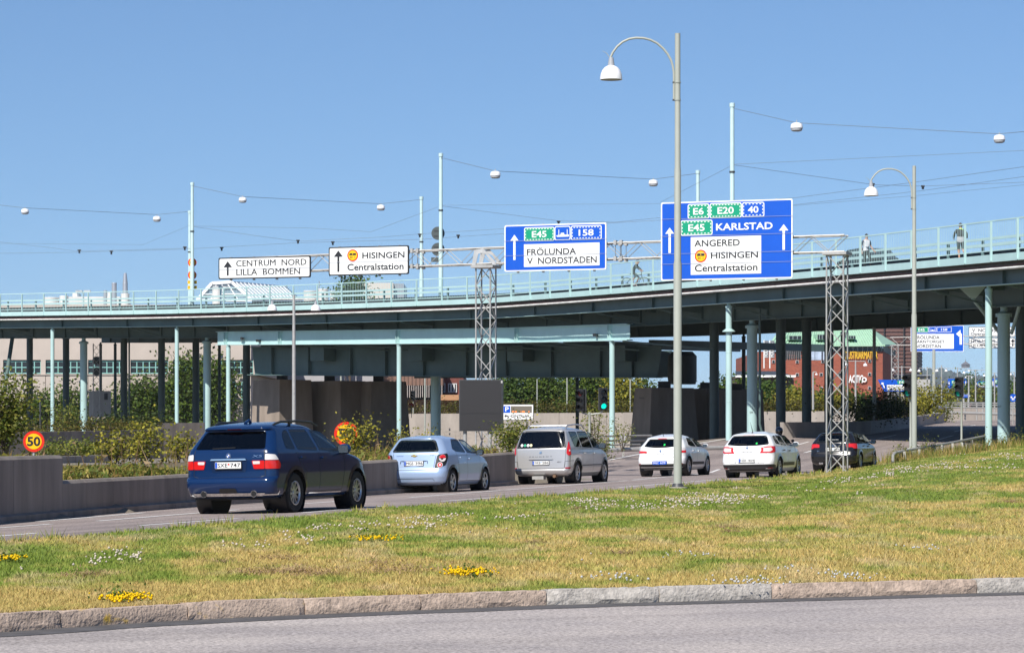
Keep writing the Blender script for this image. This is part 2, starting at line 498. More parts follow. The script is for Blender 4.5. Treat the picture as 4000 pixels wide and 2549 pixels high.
ged = np.array([ld(p.x, p.y) for p in GEDGE])
for l in np.concatenate([np.arange(25, 120, 1.5), np.arange(120, 330, 4)]):
    dr = float(np.interp(l, ged[:, 0], ged[:, 1])) - .25; dl = float(wall_d(l)) if l < 78 else min(46.0, float(wall_d(78)) + (l-78)*1.0)
    row = []
    for k in range(9):
        d = dr + (dl - dr) * k / 8; X, Y = xy(l, d); row.append((X, Y, float(road_z(X, Y)) + .0))
    rows.append(row)
mb.sheet(rows)
road = mb.obj('road', ROADMAT, kind='structure', smooth=False)
def ribbon(mb, a, b, w, lift=.005, n=8):
    a = Vector(a); b = Vector(b); d = (b-a).normalized(); nrm = Vector((-d.y, d.x, 0)).normalized()*w/2
    L = []; Rr = []
    for k in range(n+1):
        p = a.lerp(b, k/n)
        for s_, out in ((1, L), (-1, Rr)):
            q = p+nrm*s_; out.append((q.x, q.y, float(road_z(q.x, q.y))+lift))
    mb.sheet([Rr, L]); return mb
dashes = [((-160, 2105), (149, 2081)), ((546, 2052), (930, 2024)), ((1172, 2003), (1500, 1975)), ((1727, 1957), (1948, 1941)), ((2206, 1921), (2304, 1914)), ((2417, 1903), (2815, 1871)),
          ((-160, 2072), (200, 2046)), ((380, 2034), (930, 1990)), ((1175, 1967), (1345, 1955)), ((1600, 1942), (1960, 1914)), ((1973, 1913), (2450, 1876)), ((2470, 1874), (2810, 1843)), ((2860, 1839), (3160, 1812)),
          ((150, 2036), (560, 2002)), ((2440, 1830), (2520, 1826)), ((2990, 1804), (3130, 1797)), ((3420, 1782), (3480, 1778)), ((3430, 1806), (3500, 1800))]
for a, b in dashes:
    mb = MB(); ribbon(mb, road_pt(*a), road_pt(*b), .13); mb.obj('lane_marking', LINE, road, smooth=False)
def far_ribbon(p, q, Yp, Yq, w=.22):
    mb = MB(); ribbon(mb, ((p[0]-XC)/FPX*Yp, Yp, 0), ((q[0]-XC)/FPX*Yq, Yq, 0), w, .012); mb.obj('lane_marking', LINE, road, smooth=False)
for l0, l1, d in ((128, 136, 21), (146, 154, 22), (165, 173, 24), (184, 192, 26), (128, 134, 25.5), (146, 153, 27), (166, 174, 29), (186, 196, 31), (122, 170, 33.2)):
    a = xy(l0, d); b = xy(l1, d + (l1-l0)*.06); mb = MB(); ribbon(mb, (*a, 0), (*b, 0), .16, .012); mb.obj('lane_marking', LINE, road, smooth=False)

# foreground road and its kerb
HF = -.13
KPX = [(-460, 2498), (0, 2469), (380, 2443), (735, 2421), (1193, 2400), (1643, 2382), (2137, 2363), (2577, 2351), (3015, 2338), (3405, 2327), (3817, 2316), (4230, 2305), (4700, 2293)]
def fore_pt(px, py, z=HF):
    t = (CZ - z)/((py - YH)/FPX); return Vector(((px-XC)/FPX*t, t, z))
KERB = smooth_path([fore_pt(*p) for p in KPX], .1)
def along(path):
    s = [0.0]
    for a, b in zip(path, path[1:]): s.append(s[-1]+(b-a).length)
    return np.array(s)
def at(path, ss, t):
    i = int(np.clip(np.searchsorted(ss, t)-1, 0, len(path)-2)); f = (t-ss[i])/max(1e-6, ss[i+1]-ss[i]); return path[i].lerp(path[i+1], f)
ks = along(KERB)
def kdir(t):
    d = at(KERB, ks, t+.15)-at(KERB, ks, t-.15); d.z = 0; d.normalize(); return d
mb = MB(); r0, r1 = [], []
for t in np.linspace(0, ks[-1], 60):
    p = at(KERB, ks, t); d = kdir(t); n = Vector((-d.y, d.x, 0))
    r1.append(p+n*.12); r0.append(Vector((p.x*.10-2, 2.0, HF)))
rows = [[a.lerp(b, k/6) for a, b in zip(r0, r1)] for k in range(7)]
mb.sheet(rows); foreground_road = mb.obj('foreground_road', FOREMAT, kind='structure', smooth=False)
mb = MB(); rows = [[], []]
for t in np.linspace(0, ks[-1], 160):
    p = at(KERB, ks, t); d = kdir(t); n = Vector((-d.y, d.x, 0)); w = .40+.10*float(vnoise(t*1.7, 3.1))
    rows[0].append(p-n*w+Vector((0, 0, .004))); rows[1].append(p+n*.05+Vector((0, 0, .004)))
mb.sheet(rows); mb.obj('gutter_strip', M('tar', (.085, .080, .080), .85, var=.25, scale=5, bump=.4, bscale=50), foreground_road, smooth=False)
def lichen():
    m = M('granite_lichen', (.43, .33, .26), .9, scale=3.2, bump=.8, bscale=34, col2=(.56, .36, .05)); r = [n for n in m.node_tree.nodes if n.type == 'VALTORGB'][0]
    r.color_ramp.elements[0].position = .60; r.color_ramp.elements[1].position = .68; return m
GRAN = [M('granite_warm', (.43, .33, .26), .9, var=.32, scale=14, bump=.8, bscale=34, detail=8),
        M('granite_grey', (.42, .385, .345), .9, var=.28, scale=15, bump=.8, bscale=34, detail=8),
        lichen()]
kerb = thing('kerb', at(KERB, ks, 0), 'row of rough granite kerb stones along the foreground road', 'kerb'); kerb['kind'] = 'structure'
joints = [-230, 238, 735, 1193, 1643, 2137, 2577, 3015, 3405, 3817, 4230, 4640]
kx = np.array([XC+p.x/p.y*FPX for p in KERB])
jt = [float(np.interp(j, kx, ks)) for j in joints]
for i, (a, b) in enumerate(zip(jt, jt[1:])):
    mb = MB(); nl, g = 16, random.Random(i); h0 = g.uniform(.140, .152); rows = []
    prof = [(.0, -.06), (-.004, .0), (-.010, .045), (-.004, .085), (.012, 1.0), (.035, 1.02), (.10, 1.0), (.15, .99)]
    for k in range(nl+1):
        e = k/nl; t = a+.006+(b-a-.012)*e; p = at(KERB, ks, t); d = kdir(t); n = Vector((-d.y, d.x, 0)); row = []
        edge = 1 if k in (0, nl) else 0
        for q, (o, z) in enumerate(prof):
            zz = z if z < .5 else h0*z + (0 if edge else g.uniform(-.006, .005)) - .012*edge*(1 if q == 4 else .4)
            oo = o + (g.uniform(-.016, .012) if 1 <= q <= 4 else 0) + edge*.012
            w = p+n*oo; row.append((w.x, w.y, HF+zz))
        rows.append(row)
    mb.sheet(rows)
    mb.f.append(tuple(range(len(prof)))[::-1]); mb.f.append(tuple(range(nl*len(prof), (nl+1)*len(prof))))
    mb.obj('kerb_stone', GRAN[2 if i in (1, 2) else (0 if i < 5 or i in (7, 8) else 1)], kerb, ang=28)

# grass verge between the two roads
GP = smooth_path(GEDGE, 1.0); gs = along(GP)
KB = []
for t in np.linspace(0, ks[-1], 400):
    p = at(KERB, ks, t); d = kdir(t); KB.append(Vector((p.x-d.y*.14, p.y+d.x*.14, HF+.128)))
kbx = np.array([p.x/p.y for p in KB]); gpx = np.array([p.x/p.y for p in GP])
uK0, uK1 = kbx[0], kbx[-1]
# matched by sight angle at the ends, so the verge fans out to the right like the place does
def verge_pt(u, v):
    a = KB[int(round(u*(len(KB)-1)))]; b = at(GP, gs, gs[-1]*min(1.0, max(0.0, u))**1.25)
    p = a.lerp(b, v); w = float(vnoise(p.x*.5, p.y*.35))-.5
    s = v*v*(3-2*v)
    p.z = a.z+(b.z+.01-a.z)*v**1.25+w*.05*math.sin(math.pi*v)-.05*math.sin(math.pi*v)*(1-u)
    q = math.hypot(p.x-b.x, p.y-b.y)
    if q < 2.5: p.z = max(p.z, float(road_z(p.x, p.y))+.02-.05*max(0, q-.9))
    return p
_vt = np.linspace(0, 1, 400); _vs = _vt**1.35*(1-_vt**6)+_vt**6*(1-(1-_vt)**1.6)
def vgrid(t): return np.interp(t, _vt, np.maximum.accumulate(_vs))
NU, NV = 170, 110
vg = np.array([[verge_pt(i/NU, vgrid(k/NV)) for k in range(NV+1)] for i in range(NU+1)])
def grass_col(x, y, z, v):
    """straw, olive and green patches; a burnt strip lies along the kerb"""
    n = fbm(x*.9+4, y*.33); m = fbm(x*2.7, y*1.1+11); w = fbm(x*.35+20, y*.12+3)
    dry = np.clip(sstep(.55, .04, v)*.85+(n-.5)*2.6+(m-.5)*2.0+(w-.5)*1.0+.08, 0, 1)[:, None]
    green = np.array([.165, .225, .035]); olive = np.array([.31, .30, .075]); straw = np.array([.43, .335, .115])
    c = np.where(dry < .5, green+(olive-green)*dry*2, olive+(straw-olive)*(dry*2-1))
    pale = sstep(.58, .72, fbm(x*1.6+31, y*.7+8))[:, None]*.55
    return c*(1-pale)+np.array([.48, .38, .20])*pale
vv = np.broadcast_to(vgrid(np.arange(NV+1)/NV)[None], (NU+1, NV+1)).ravel()
pts = vg.reshape(-1, 3)
ii = (np.arange(NU)[:, None]*(NV+1)+np.arange(NV)[None]).ravel()
vf = np.stack([ii, ii+NV+1, ii+NV+2, ii+1], 1)
verge = tag(link('grass_verge', np_mesh('grass_verge', pts, vf, grass_col(pts[:, 0], pts[:, 1], pts[:, 2], vv)*.8, Mcol('turf', .95))), kind='structure')
def verge_sample(u, v):
    fu = np.clip(u, 0, .9999)*NU; fv = np.minimum(.9999, np.interp(np.clip(v, 0, .9999), np.maximum.accumulate(_vs), _vt))*NV; i = fu.astype(int); k = fv.astype(int); a = (fu-i)[:, None]; b = (fv-k)[:, None]
    return vg[i, k]*(1-a)*(1-b)+vg[i+1, k]*a*(1-b)+vg[i, k+1]*(1-a)*b+vg[i+1, k+1]*a*b
def in_view(p, pad=60):
    x = XC+p[:, 0]/p[:, 1]*FPX; return (x > -pad) & (x < 4000+pad)
NB = 300000
u = rng.random(NB); v = rng.random(NB)**1.55
bp_ = verge_sample(u, v); keep = in_view(bp_); bp_, v = bp_[keep], v[keep]; NB = len(bp_)
dist = bp_[:, 1]
hgt = (.026+.034*rng.random(NB)**2)*(1+.25*sstep(.95, 1, v))*(1+.55*(fbm(bp_[:, 0]*1.5, bp_[:, 1]*.8)-.5))*(1+.06*(dist/60))
an = rng.random(NB)*6.283; wid = .004+.0034*dist/25
da = np.stack([np.cos(an), np.sin(an)*.6, np.zeros(NB)], 1)*wid[:, None]
lean = np.stack([rng.normal(size=NB), rng.normal(size=NB), np.zeros(NB)], 1)*hgt[:, None]*.5
tip = bp_+lean+np.array([0, 0, 1])*hgt[:, None]
bv = np.stack([bp_-da, bp_+da, tip], 1).reshape(-1, 3)
bc = grass_col(bp_[:, 0], bp_[:, 1], bp_[:, 2], v)*(.72+.62*rng.random((NB, 1)))*np.where(rng.random((NB, 1)) < .18, np.array([[1.25, 1.1, 1.2]]), 1.0)
tag(link('grass', np_mesh('grass', bv, np.arange(3*NB).reshape(NB, 3), np.repeat(bc, 3, 0), Mcol('grass_blade', .8, .2))),
    'short summer grass, straw by the kerb and greener towards the cars', 'grass', kind='stuff')
# taller tufts at the road edge
n = 5200; u = rng.random(n); p0 = verge_sample(u, np.full(n, .985)+.014*rng.random(n)); keep = in_view(p0) & (fbm(p0[:, 0]*1.2, p0[:, 1]*.5) > .44); p0 = p0[keep]; n = len(p0)
h = .05+.13*rng.random(n)**2.5; ln = rng.normal(size=(n, 3))*h[:, None]*.35; ln[:, 2] = h; an = rng.random(n)*6.28
da = np.stack([np.cos(an), np.sin(an), 0*an], 1)*.013*(p0[:, 1]/50)[:, None]
tv = np.stack([p0-da, p0+da, p0+ln], 1).reshape(-1, 3); tcx = np.array([[.16, .22, .035], [.30, .30, .07], [.38, .30, .11]])[rng.integers(0, 3, n)]
tag(link('edge_grass', np_mesh('edge_grass', tv, np.arange(3*n).reshape(n, 3), np.repeat(tcx, 3, 0), MATS['grass_blade'])), 'ragged longer grass tufts fringing the road edge', 'grass', kind='stuff')
# dry mown clumps
def px_on_verge(px, py):
    """nearest verge point seen at a pixel"""
    q = np.stack([XC+vg[..., 0]/vg[..., 1]*FPX, YH-(vg[..., 2]-CZ)/vg[..., 1]*FPX], -1)
    i = np.argmin(((q-np.array([px, py]))**2).sum(-1)); return vg.reshape(-1, 3)[i]
def puffs(centers, r, cols, jit=.35):
    k = len(centers); o = np.array([[1,0,0],[0,1,0],[-1,0,0],[0,-1,0],[0,0,1],[0,0,-1]], float)
    v_ = centers[:, None]+o[None]*r[:, None, None]; f = np.array([[0,1,4],[1,2,4],[2,3,4],[3,0,4],[1,0,5],[2,1,5],[3,2,5],[0,3,5]])
    return v_.reshape(-1, 3), (np.arange(k)[:, None, None]*6+f[None]).reshape(-1, 3), np.repeat(cols, 6, 0)
cl = []; hay = [(1570, 2228, 1.3), (1000, 2243, .7), (1140, 2240, .8), (1240, 2245, .8), (870, 2198, .5), (1090, 2180, .6), (330, 2240, .7), (2420, 2170, .5), (2830, 2060, .6), (2850, 2080, .4), (3300, 1980, .5), (2080, 2120, .4), (2520, 2110, .4), (3950, 1960, .6), (2260, 1985, .4), (1480, 2200, .4), (2650, 2050, .4)]
for i, (px, py, s_) in enumerate(hay):
    c = px_on_verge(px, py); k = int(620*s_); g = rng.normal(size=(k, 3))*np.array([.22, .3, .0])*s_
    g[:, 2] = np.abs(rng.normal(size=k))*.05*s_; cl.append(c+g)
cl = np.concatenate(cl); n = len(cl); a = rng.normal(size=(n, 3)); a[:, 2] *= .35; a /= np.linalg.norm(a, axis=1, keepdims=True); a *= .045
w = np.cross(a, [0, 0, 1.0]); w *= .007/np.maximum(1e-3, np.linalg.norm(w, axis=1, keepdims=True))
hv = np.stack([cl-w-a*.5, cl+w-a*.5, cl+a*.5+[0, 0, .012]], 1).reshape(-1, 3); hc = np.array([.34, .225, .125])*(.6+.7*rng.random((n, 1)))
tag(link('mown_hay', np_mesh('mown_hay', hv, np.arange(3*n).reshape(n, 3), np.repeat(hc, 3, 0), MATS['grass_blade'])), 'clumps of dry brown mown hay lying on the verge', 'hay', kind='stuff')
# clover heads and yellow flowers
u = rng.random(16000); v = .08+.9*rng.random(16000); p = verge_sample(u, v)
band = np.exp(-((v-.62)/.22)**2); k = in_view(p) & (fbm(p[:, 0]*.7+9, p[:, 1]*.22+2)*(.70+.5*band) > .60+.13*rng.random(16000)); p = p[k][:2600]
p[:, 2] += .055+.03*rng.random(len(p)); r_ = (.012+.010*rng.random(len(p)))*(.7+p[:, 1]/110)
cc = np.array([.66, .58, .50])*(.75+.4*rng.random((len(p), 1)))*np.array([1, 1, .95])
tag(link('clover_flowers', np_mesh('clover_flowers', *puffs(p, r_, cc), Mcol('petal', .8, .2))), 'white clover flower heads scattered through the grass', 'flowers', kind='stuff')
def yellow_patch(px, py, wpx, n, label):
    c = px_on_verge(px, py); s_ = c[1]/FPX; g = rng.normal(size=(n, 3))*np.array([wpx*s_*.27, wpx*s_*.62, 0]); q = c+g; q[:, 2] = c[2]+.05+.035*rng.random(n)
    e = thing('yellow_flower_patch', Vector(c), label, 'flowers', 'yellow flower patches in the verge')
    vv_, ff_, cc_ = puffs(q, .010+.009*rng.random(n), np.array([.85, .55, .005])*(.8+.4*rng.random((n, 1))))
    tag(link('blossoms', np_mesh('blossoms', vv_-c, ff_, cc_, MATS['petal']), e), kind='stuff')
    L = leaves_geo([(c[0], c[1], c[2]+.03, wpx*s_*.5, wpx*s_*.5, .03)], 260, .035, GREENS['ivy'], int(px)); leaves_obj('foliage', L, e)
yellow_patch(45, 2200, 95, 90, 'yellow flower patch at the left picture edge in mid verge')
yellow_patch(490, 2358, 170, 170, 'yellow flower patch right beside the kerb at left')
yellow_patch(1460, 2117, 160, 110, 'yellow flower patch among white clover up the verge')
yellow_patch(1830, 2254, 190, 150, 'yellow flower patch in straw grass at centre above the kerb')
# white litter flecks of salt by the kerb
q = []
for px, py, n in ((2880, 2275, 60), (3310, 2268, 90), (2960, 2277, 60), (2400, 2262, 70), (3060, 2238, 30), (3600, 2155, 40), (2680, 2185, 40)):
    c = px_on_verge(px, py); n = n*2//5; q.append(c+rng.normal(size=(n, 3))*np.array([.16, .42, .0])+np.array([0, 0, .05]))
q = np.concatenate(q); tag(link('pale_flecks', np_mesh('pale_flecks', *puffs(q, .008+.010*rng.random(len(q)), np.full((len(q), 3), .56)), MATS['petal'])), 'pale white flecks lying in the dry grass near the kerb', 'flecks', kind='stuff')
# ================================================================ the bridge
BPX = [(4330, 111, 958), (4000, 119, 985), (3600, 130, 1022), (2860, 152, 1088), (2100, 177, 1151), (1715, 188.5, 1174), (750, 212, 1207), (130, 227, 1218), (-330, 238, 1224)]
BP = smooth_path([P(x, y, Y) for x, Y, y in BPX], 1.0)
bs = along(BP); BL = float(bs[-1])
def bpt(t): return at(BP, bs, t)
def bfr(t):
    """tangent (to the left end) and the normal pointing away from the camera, across the deck"""
    d = at(BP, bs, min(BL, t+1.5))-at(BP, bs, max(0, t-1.5)); d.z = 0; d.normalize()
    n = Vector((-d.y, d.x, 0))
    return d, (n if n.y > 0 else -n)
def boff(t, o, z=0.0):
    d, n = bfr(t); p = bpt(t)+n*o; p.z += z; return p
def b_t(px, o=0.0):
    """place along the bridge where the line offset by o is seen at column px"""
    tt = np.linspace(0, BL, 500); xs = [XC+(lambda q: q.x/q.y)(boff(t, o))*FPX for t in tt]
    return float(np.interp(-px, [-x for x in xs], tt))
def sweep(mb, prof, t0=0, t1=None, step=3.0, closed=True):
    t1 = BL if t1 is None else t1; n = max(2, int((t1-t0)/step)); rows = []
    for k in range(n+1):
        t = t0+(t1-t0)*k/n; r = [boff(t, o, z) for o, z in prof]
        if closed: r.append(r[0])
        rows.append(r)
    mb.sheet(rows)
    if closed:
        m = len(prof)+1; b = len(mb.v)-(n+1)*m
        mb.f.append(tuple(b+i for i in range(m-1))); mb.f.append(tuple(b+n*m+i for i in range(m-1))[::-1])
    return mb
def rectp(o0, z0, o1, z1): return [(o0, z0), (o1, z0), (o1, z1), (o0, z1)]
BW = 24.0
bridge = thing('road_bridge', BP[0], 'long curved teal steel road bridge on columns, its railed walkway facing the camera', 'bridge')
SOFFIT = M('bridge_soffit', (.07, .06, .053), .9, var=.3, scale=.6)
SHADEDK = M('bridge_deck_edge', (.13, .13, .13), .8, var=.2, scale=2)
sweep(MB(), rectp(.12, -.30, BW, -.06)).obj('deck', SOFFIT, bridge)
sweep(MB(), rectp(0, -.30, .11, .03)).obj('fascia', TEAL, bridge)
# fascia joints at each post and the walkway edge behind
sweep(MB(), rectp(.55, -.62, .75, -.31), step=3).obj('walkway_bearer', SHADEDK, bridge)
mb = MB(); 
n = int(BL/2.0)
mb.tube([boff(BL*k/n, .10, -.60) for k in range(n+1)], .06, 6); mb.obj('service_pipe', M('white_pipe', (.74, .73, .69), .5, var=.2, scale=1.5), bridge)
for k, (o, z, r) in enumerate(((.16, -.50, .022), (.22, -.52, .018))):
    mb = MB(); mb.tube([boff(BL*i/(n*2), o, z+.03*math.sin(i*.9+k)+.02*math.sin(i*2.3)) for i in range(n*2+1)], r, 5)
    mb.obj('cable', M('cable_red' if k == 0 else 'cable_black', (.11, .03, .03) if k == 0 else (.03, .03, .03), .6), bridge)
# edge girder: web, flanges, stiffeners
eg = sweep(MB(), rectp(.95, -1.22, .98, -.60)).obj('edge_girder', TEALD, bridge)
sweep(MB(), rectp(.72, -1.255, 1.2, -1.225)).obj('bottom_flange', TEAL, eg)
t = 4.0
while t < BL:
    d, n_ = bfr(t); MB().obox(boff(t, .87, -.92), d*.012, n_*.07, V(0, 0, .3)).obj('stiffener', TEALD, eg); t += 8.5
# cantilever brackets under the walkway
for k in range(int(BL/8.5)):
    t = 4.0+k*8.5; mb = MB(); d, n_ = bfr(t)
    mb.add([boff(t, 1.0, -.65), boff(t, 4.0, -.65), boff(t, 4.0, -1.5), boff(t, 1.0, -1.15)] + [boff(t+.04, 1.0, -.65), boff(t+.04, 4.0, -.65), boff(t+.04, 4.0, -1.5), boff(t+.04, 1.0, -1.15)],
           [(0,1,2,3),(7,6,5,4),(0,4,5,1),(1,5,6,2),(2,6,7,3),(3,7,4,0)])
    mb.obj('bracket', TEALD, bridge)
    mb = MB(); mb.beam(boff(t, 1.15, -1.28), boff(t-.9, 4.05, -2.0), .09, .09); mb.obj('bracket_strut', TEALD, bridge)
# main girders
for o, z in ((4.9, -1.95), (7.6, -1.25), (10.2, -1.25), (13.2, -1.25), (16.2, -1.25), (20.0, -1.95)):
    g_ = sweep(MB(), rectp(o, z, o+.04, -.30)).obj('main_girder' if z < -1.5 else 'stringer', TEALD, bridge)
    sweep(MB(), rectp(o-.2, z-.05, o+.24, z)).obj('bottom_flange', TEALD, g_)
    if z < -1.5:
        t = 2.0
        while t < BL:
            d, n_ = bfr(t); MB().obox(boff(t, o-.06, z/2-.15), d*.015, n_*.06, V(0, 0, (-.30-z)/2)).obj('stiffener', TEALD, g_); t += 4.2
for k in range(int(BL/6)):
    t = 3+k*6.0; mb = MB(); mb.beam(boff(t, 4.2, -.8), boff(t, 20, -.8), .1, .8); mb.obj('cross_beam', TEALD, bridge)
sweep(MB(), rectp(BW, -1.0, BW+.1, .05)).obj('far_fascia', TEALD, bridge)
# railing: top and bottom rail, posts, fine bars bay by bay
rail = MB()
sweep(rail, rectp(.02, 1.46, .09, 1.52)); sweep(rail, rectp(.03, .17, .08, .22))
railing = rail.obj('railing', TEAL, bridge)
PS = 2.95; NP = int(BL/PS)
post_me = MB().box((-.035, -.05, -.27), (.035, .05, 1.46)).mesh('post', TEAL)
bar_b = MB()
for k in range(1, 15): bar_b.box((PS*k/15-.009, -.005, .2), (PS*k/15+.009, .005, 1.47))
for k in range(NP):
    t = k*PS; d, n_ = bfr(t); p = boff(t, -.01); q = boff(t+PS, -.01); dd = q-p; rz = math.atan2(dd.y, dd.x)
    o = link('post', post_me, railing); o.location = p-wloc(bridge)-Vector(railing.location); o.rotation_euler = (0, 0, rz)
    mb = MB(); L = Vector((dd.x, dd.y, 0)).length
    sl = dd.z/L
    mb.add([(x*L/PS, y, z+sl*x) for x, y, z in bar_b.v], bar_b.f)
    b_o = link('bars', mb.mesh('bars', TEAL, smooth=False), railing); b_o.location = p-wloc(bridge)+n_*.055; b_o.rotation_euler = (0, 0, rz); b_o['kind'] = 'stuff'
# crash barrier between walkway and carriageway
cb = MB(); sweep(cb, rectp(3.0, 1.02, 3.1, 1.14)); sweep(cb, rectp(3.0, .72, 3.1, .86))
barrier = cb.obj('crash_barrier', TEAL, bridge)
for k in range(int(BL/3.7)):
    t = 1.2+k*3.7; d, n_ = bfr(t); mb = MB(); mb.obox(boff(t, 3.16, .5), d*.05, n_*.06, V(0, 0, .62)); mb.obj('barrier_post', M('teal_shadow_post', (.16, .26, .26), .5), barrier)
sweep(MB(), rectp(3.3, -.05, 3.6, .52)).obj('parapet', M('dark_parapet', (.045, .06, .065), .7), bridge)
# round columns: (column px, diameter, inset from the edge, foot height, lit colour)
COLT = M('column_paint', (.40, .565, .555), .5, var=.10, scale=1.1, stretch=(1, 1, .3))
COLD = M('column_paint_dark', (.07, .105, .10), .6, var=.2, scale=1.1, stretch=(1, 1, .3))      # darker copy of the column paint: shade on the inner rows put into colour
def column(px, dia, o, zb, cap=0.0, ztop=None, foot=None, name='column', mat=None, segs=20):
    t = b_t(px, o); p = boff(t, o); top = p.z + (ztop if ztop is not None else (-2.0 if 3.5 < o < 5.5 or o > 19 else (-1.26 if o < 2 else -1.3)))
    r = dia/2; prof = [(r, zb-.3), (r, top-.25)]
    if cap: prof += [(r, top-.45), (r*1.32, top-.45), (r*1.32, top-.3), (r*.55, top-.2), (r*.55, top)]
    else: prof += [(r*1.12, top-.24), (r*1.12, top-.12), (r*.6, top-.1), (r*.6, top)]
    o_ = MB().lathe((p.x, p.y, 0), prof, segs).obj(name, mat or COLT, bridge)
    for q in (.36, .68):
        zz = zb+(top-zb)*q; MB().lathe((p.x, p.y, zz), [(r+.004, -.02), (r+.012, 0), (r+.004, .02)], segs, cap=False).obj('band', mat or COLT, o_)
    if foot == 'plinth':
        MB().lathe((p.x, p.y, zb), [(.1, .0), (.28, -.02), (.30, -.06), (.12, -.12), (.12, -.5)], 14).obj('base_plate', COLT, o_)
        MB().lathe((p.x, p.y, zb-.3), [(.62, -1.2), (.5, -.05), (.42, 0)], 14).obj('concrete_foot', CONC, o_)
    return p
for px in (327, 809, 2938, 3921): column(px, .60, 4.95, {2938: .3, 3921: .7}.get(px, .2), cap=1)
column(1702, .74, 9.5, .2, cap=1, ztop=-3.2)
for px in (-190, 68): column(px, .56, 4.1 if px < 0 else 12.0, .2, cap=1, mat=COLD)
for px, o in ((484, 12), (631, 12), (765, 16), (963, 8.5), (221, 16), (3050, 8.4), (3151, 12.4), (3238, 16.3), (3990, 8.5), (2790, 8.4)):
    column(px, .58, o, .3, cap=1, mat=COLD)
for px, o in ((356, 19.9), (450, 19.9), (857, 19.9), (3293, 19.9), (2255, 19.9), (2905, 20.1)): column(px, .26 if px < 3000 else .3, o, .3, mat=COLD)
for px, zb in ((205, .8), (691, 1.48)): column(px, .31, 1.0, zb, foot='plinth' if px == 691 else None)
pS = column(2847, .34, 1.0, .2)
MB().lathe((pS.x, pS.y, zat(1292, pS.y)), [(.17, -.06), (.36, -.05), (.36, -.01), (.2, .10), (.17, .12)], 18, cap=False).obj('collar', COLT, bridge)
p8 = column(3862, .31, 1.0, 1.0, foot='plinth')
# pier brackets beside the right hand column
for a, b in (((3800, 1165), (3905, 1300)), ((3998, 1140), (3952, 1300))):
    p, q = P(a[0], a[1], 133), P(b[0], b[1], 137); MB().tube([p, q], .09, 10).obj('raking_strut', COLT, bridge)
MB().add([P(3750, 1127, 132), P(3850, 1119, 132), P(3812, 1165, 132.3), P(3788, 1163, 132.3), P(3750, 1127, 133), P(3850, 1119, 133), P(3812, 1165, 132.8), P(3788, 1163, 132.8)], [(0,1,2,3),(7,6,5,4),(0,4,5,1),(1,5,6,2),(2,6,7,3),(3,7,4,0)]).obj('gusset', COLT, bridge)
MB().tube([P(48, 1321, 236), P(15, 1540, 232)], .17, 10).obj('raking_strut', TEALD, bridge)
MB().tube([boff(b_t(500, 11), 11, -1.6), boff(b_t(500, 11), 11, -2.3)+V(.1, 0, 0), (boff(b_t(500, 11), 11).x+.1, boff(b_t(500, 11), 11).y, 0)], .07, 8).obj('downpipe', TEALD, bridge)
MB().tube([boff(b_t(2968, 4.2), 4.2, -1.4), V(boff(b_t(2968, 4.2), 4.2).x, boff(b_t(2968, 4.2), 4.2).y, 2.0), V(boff(b_t(2968, 4.2), 4.2).x+.35, boff(b_t(2968, 4.2), 4.2).y, .6)], .07, 8).obj('downpipe', TEALD, bridge)
# stencilled numbers on columns
NUM = M('stencil_black', (.03, .03, .03), .7)
def stencil(s, px, py, Y, w, h):
    mb = MB(); text_into(mb, s, P(px, py, Y), V(1, 0, 0), V(0, 0, 1), w, h); mb.obj('number', NUM, bridge, smooth=False)
q = boff(b_t(2938, 4.95), 4.95); stencil('S18', 2928, 1612, q.y-.32, .17, .10)
q = boff(b_t(3921, 4.95), 4.95); stencil('S17', 3898, 1590, q.y-.29, .16, .09)

# ---- long light beam on posts under the left half, with raking struts and cameras
beam_o = 1.72
tA, tB = b_t(850, beam_o), b_t(2460, beam_o)
beam = thing('support_beam', boff(tB, beam_o, -9), 'long pale teal steel beam on slender posts under the bridge edge', 'beam')
NBm = 16
def bm(t, o, z):
    f = (t-tB)/(tA-tB); p = boff(t, o); z0 = zat(1297, boff(tA, beam_o).y)*f+zat(1266, boff(tB, beam_o).y)*(1-f)
    p.z = z0+z; return p
bh0, bh1 = -.98, -.9
mb = MB(); rows = []
for k in range(NBm+1):
    t = tB+(tA-tB)*k/NBm; rows.append([bm(t, beam_o, -.92), bm(t, beam_o+.03, -.92), bm(t, beam_o+.03, 0), bm(t, beam_o, 0), bm(t, beam_o, -.92)])
mb.sheet(rows); mb.obj('web', TEAL, beam)
for z0, z1, nm in ((-.97, -.92, 'bottom_flange'), (0, .04, 'top_flange')):
    mb = MB(); rows = []
    for k in range(NBm+1):
        t = tB+(tA-tB)*k/NBm; rows.append([bm(t, beam_o-.19, z0), bm(t, beam_o+.21, z0), bm(t, beam_o+.21, z1), bm(t, beam_o-.19, z1), bm(t, beam_o-.19, z0)])
    mb.sheet(rows); mb.obj(nm, TEAL, beam)
for px in (885, 1097, 1557, 2022, 2386):
    t = b_t(px, beam_o); d, n_ = bfr(t)
    for e in (-.13, .13): MB().obox(bm(t+e, beam_o-.09, -.46), d*.012, n_*.085, V(0, 0, .455)).obj('stiffener', TEAL, beam)
for px, zb in ((892, .9), (1559, .5), (2391, -.15)):
    t = b_t(px, beam_o); p = bm(t, beam_o, -.97); 
    MB().lathe((p.x, p.y, 0), [(.165, zb-.4), (.165, p.z-.14), (.19, p.z-.13), (.19, p.z-.07), (.09, p.z-.05), (.14, p.z)], 18).obj('post', COLT, beam)
for px in (1010, 1180, 1290, 1380, 1560, 1720, 1860, 2040, 2150, 2420):
    t = b_t(px, beam_o); MB().beam(bm(t, beam_o+.2, -1.0), bm(t-2.6, beam_o+5, -1.45), .12, .10).obj('raking_strut', TEALD, beam)
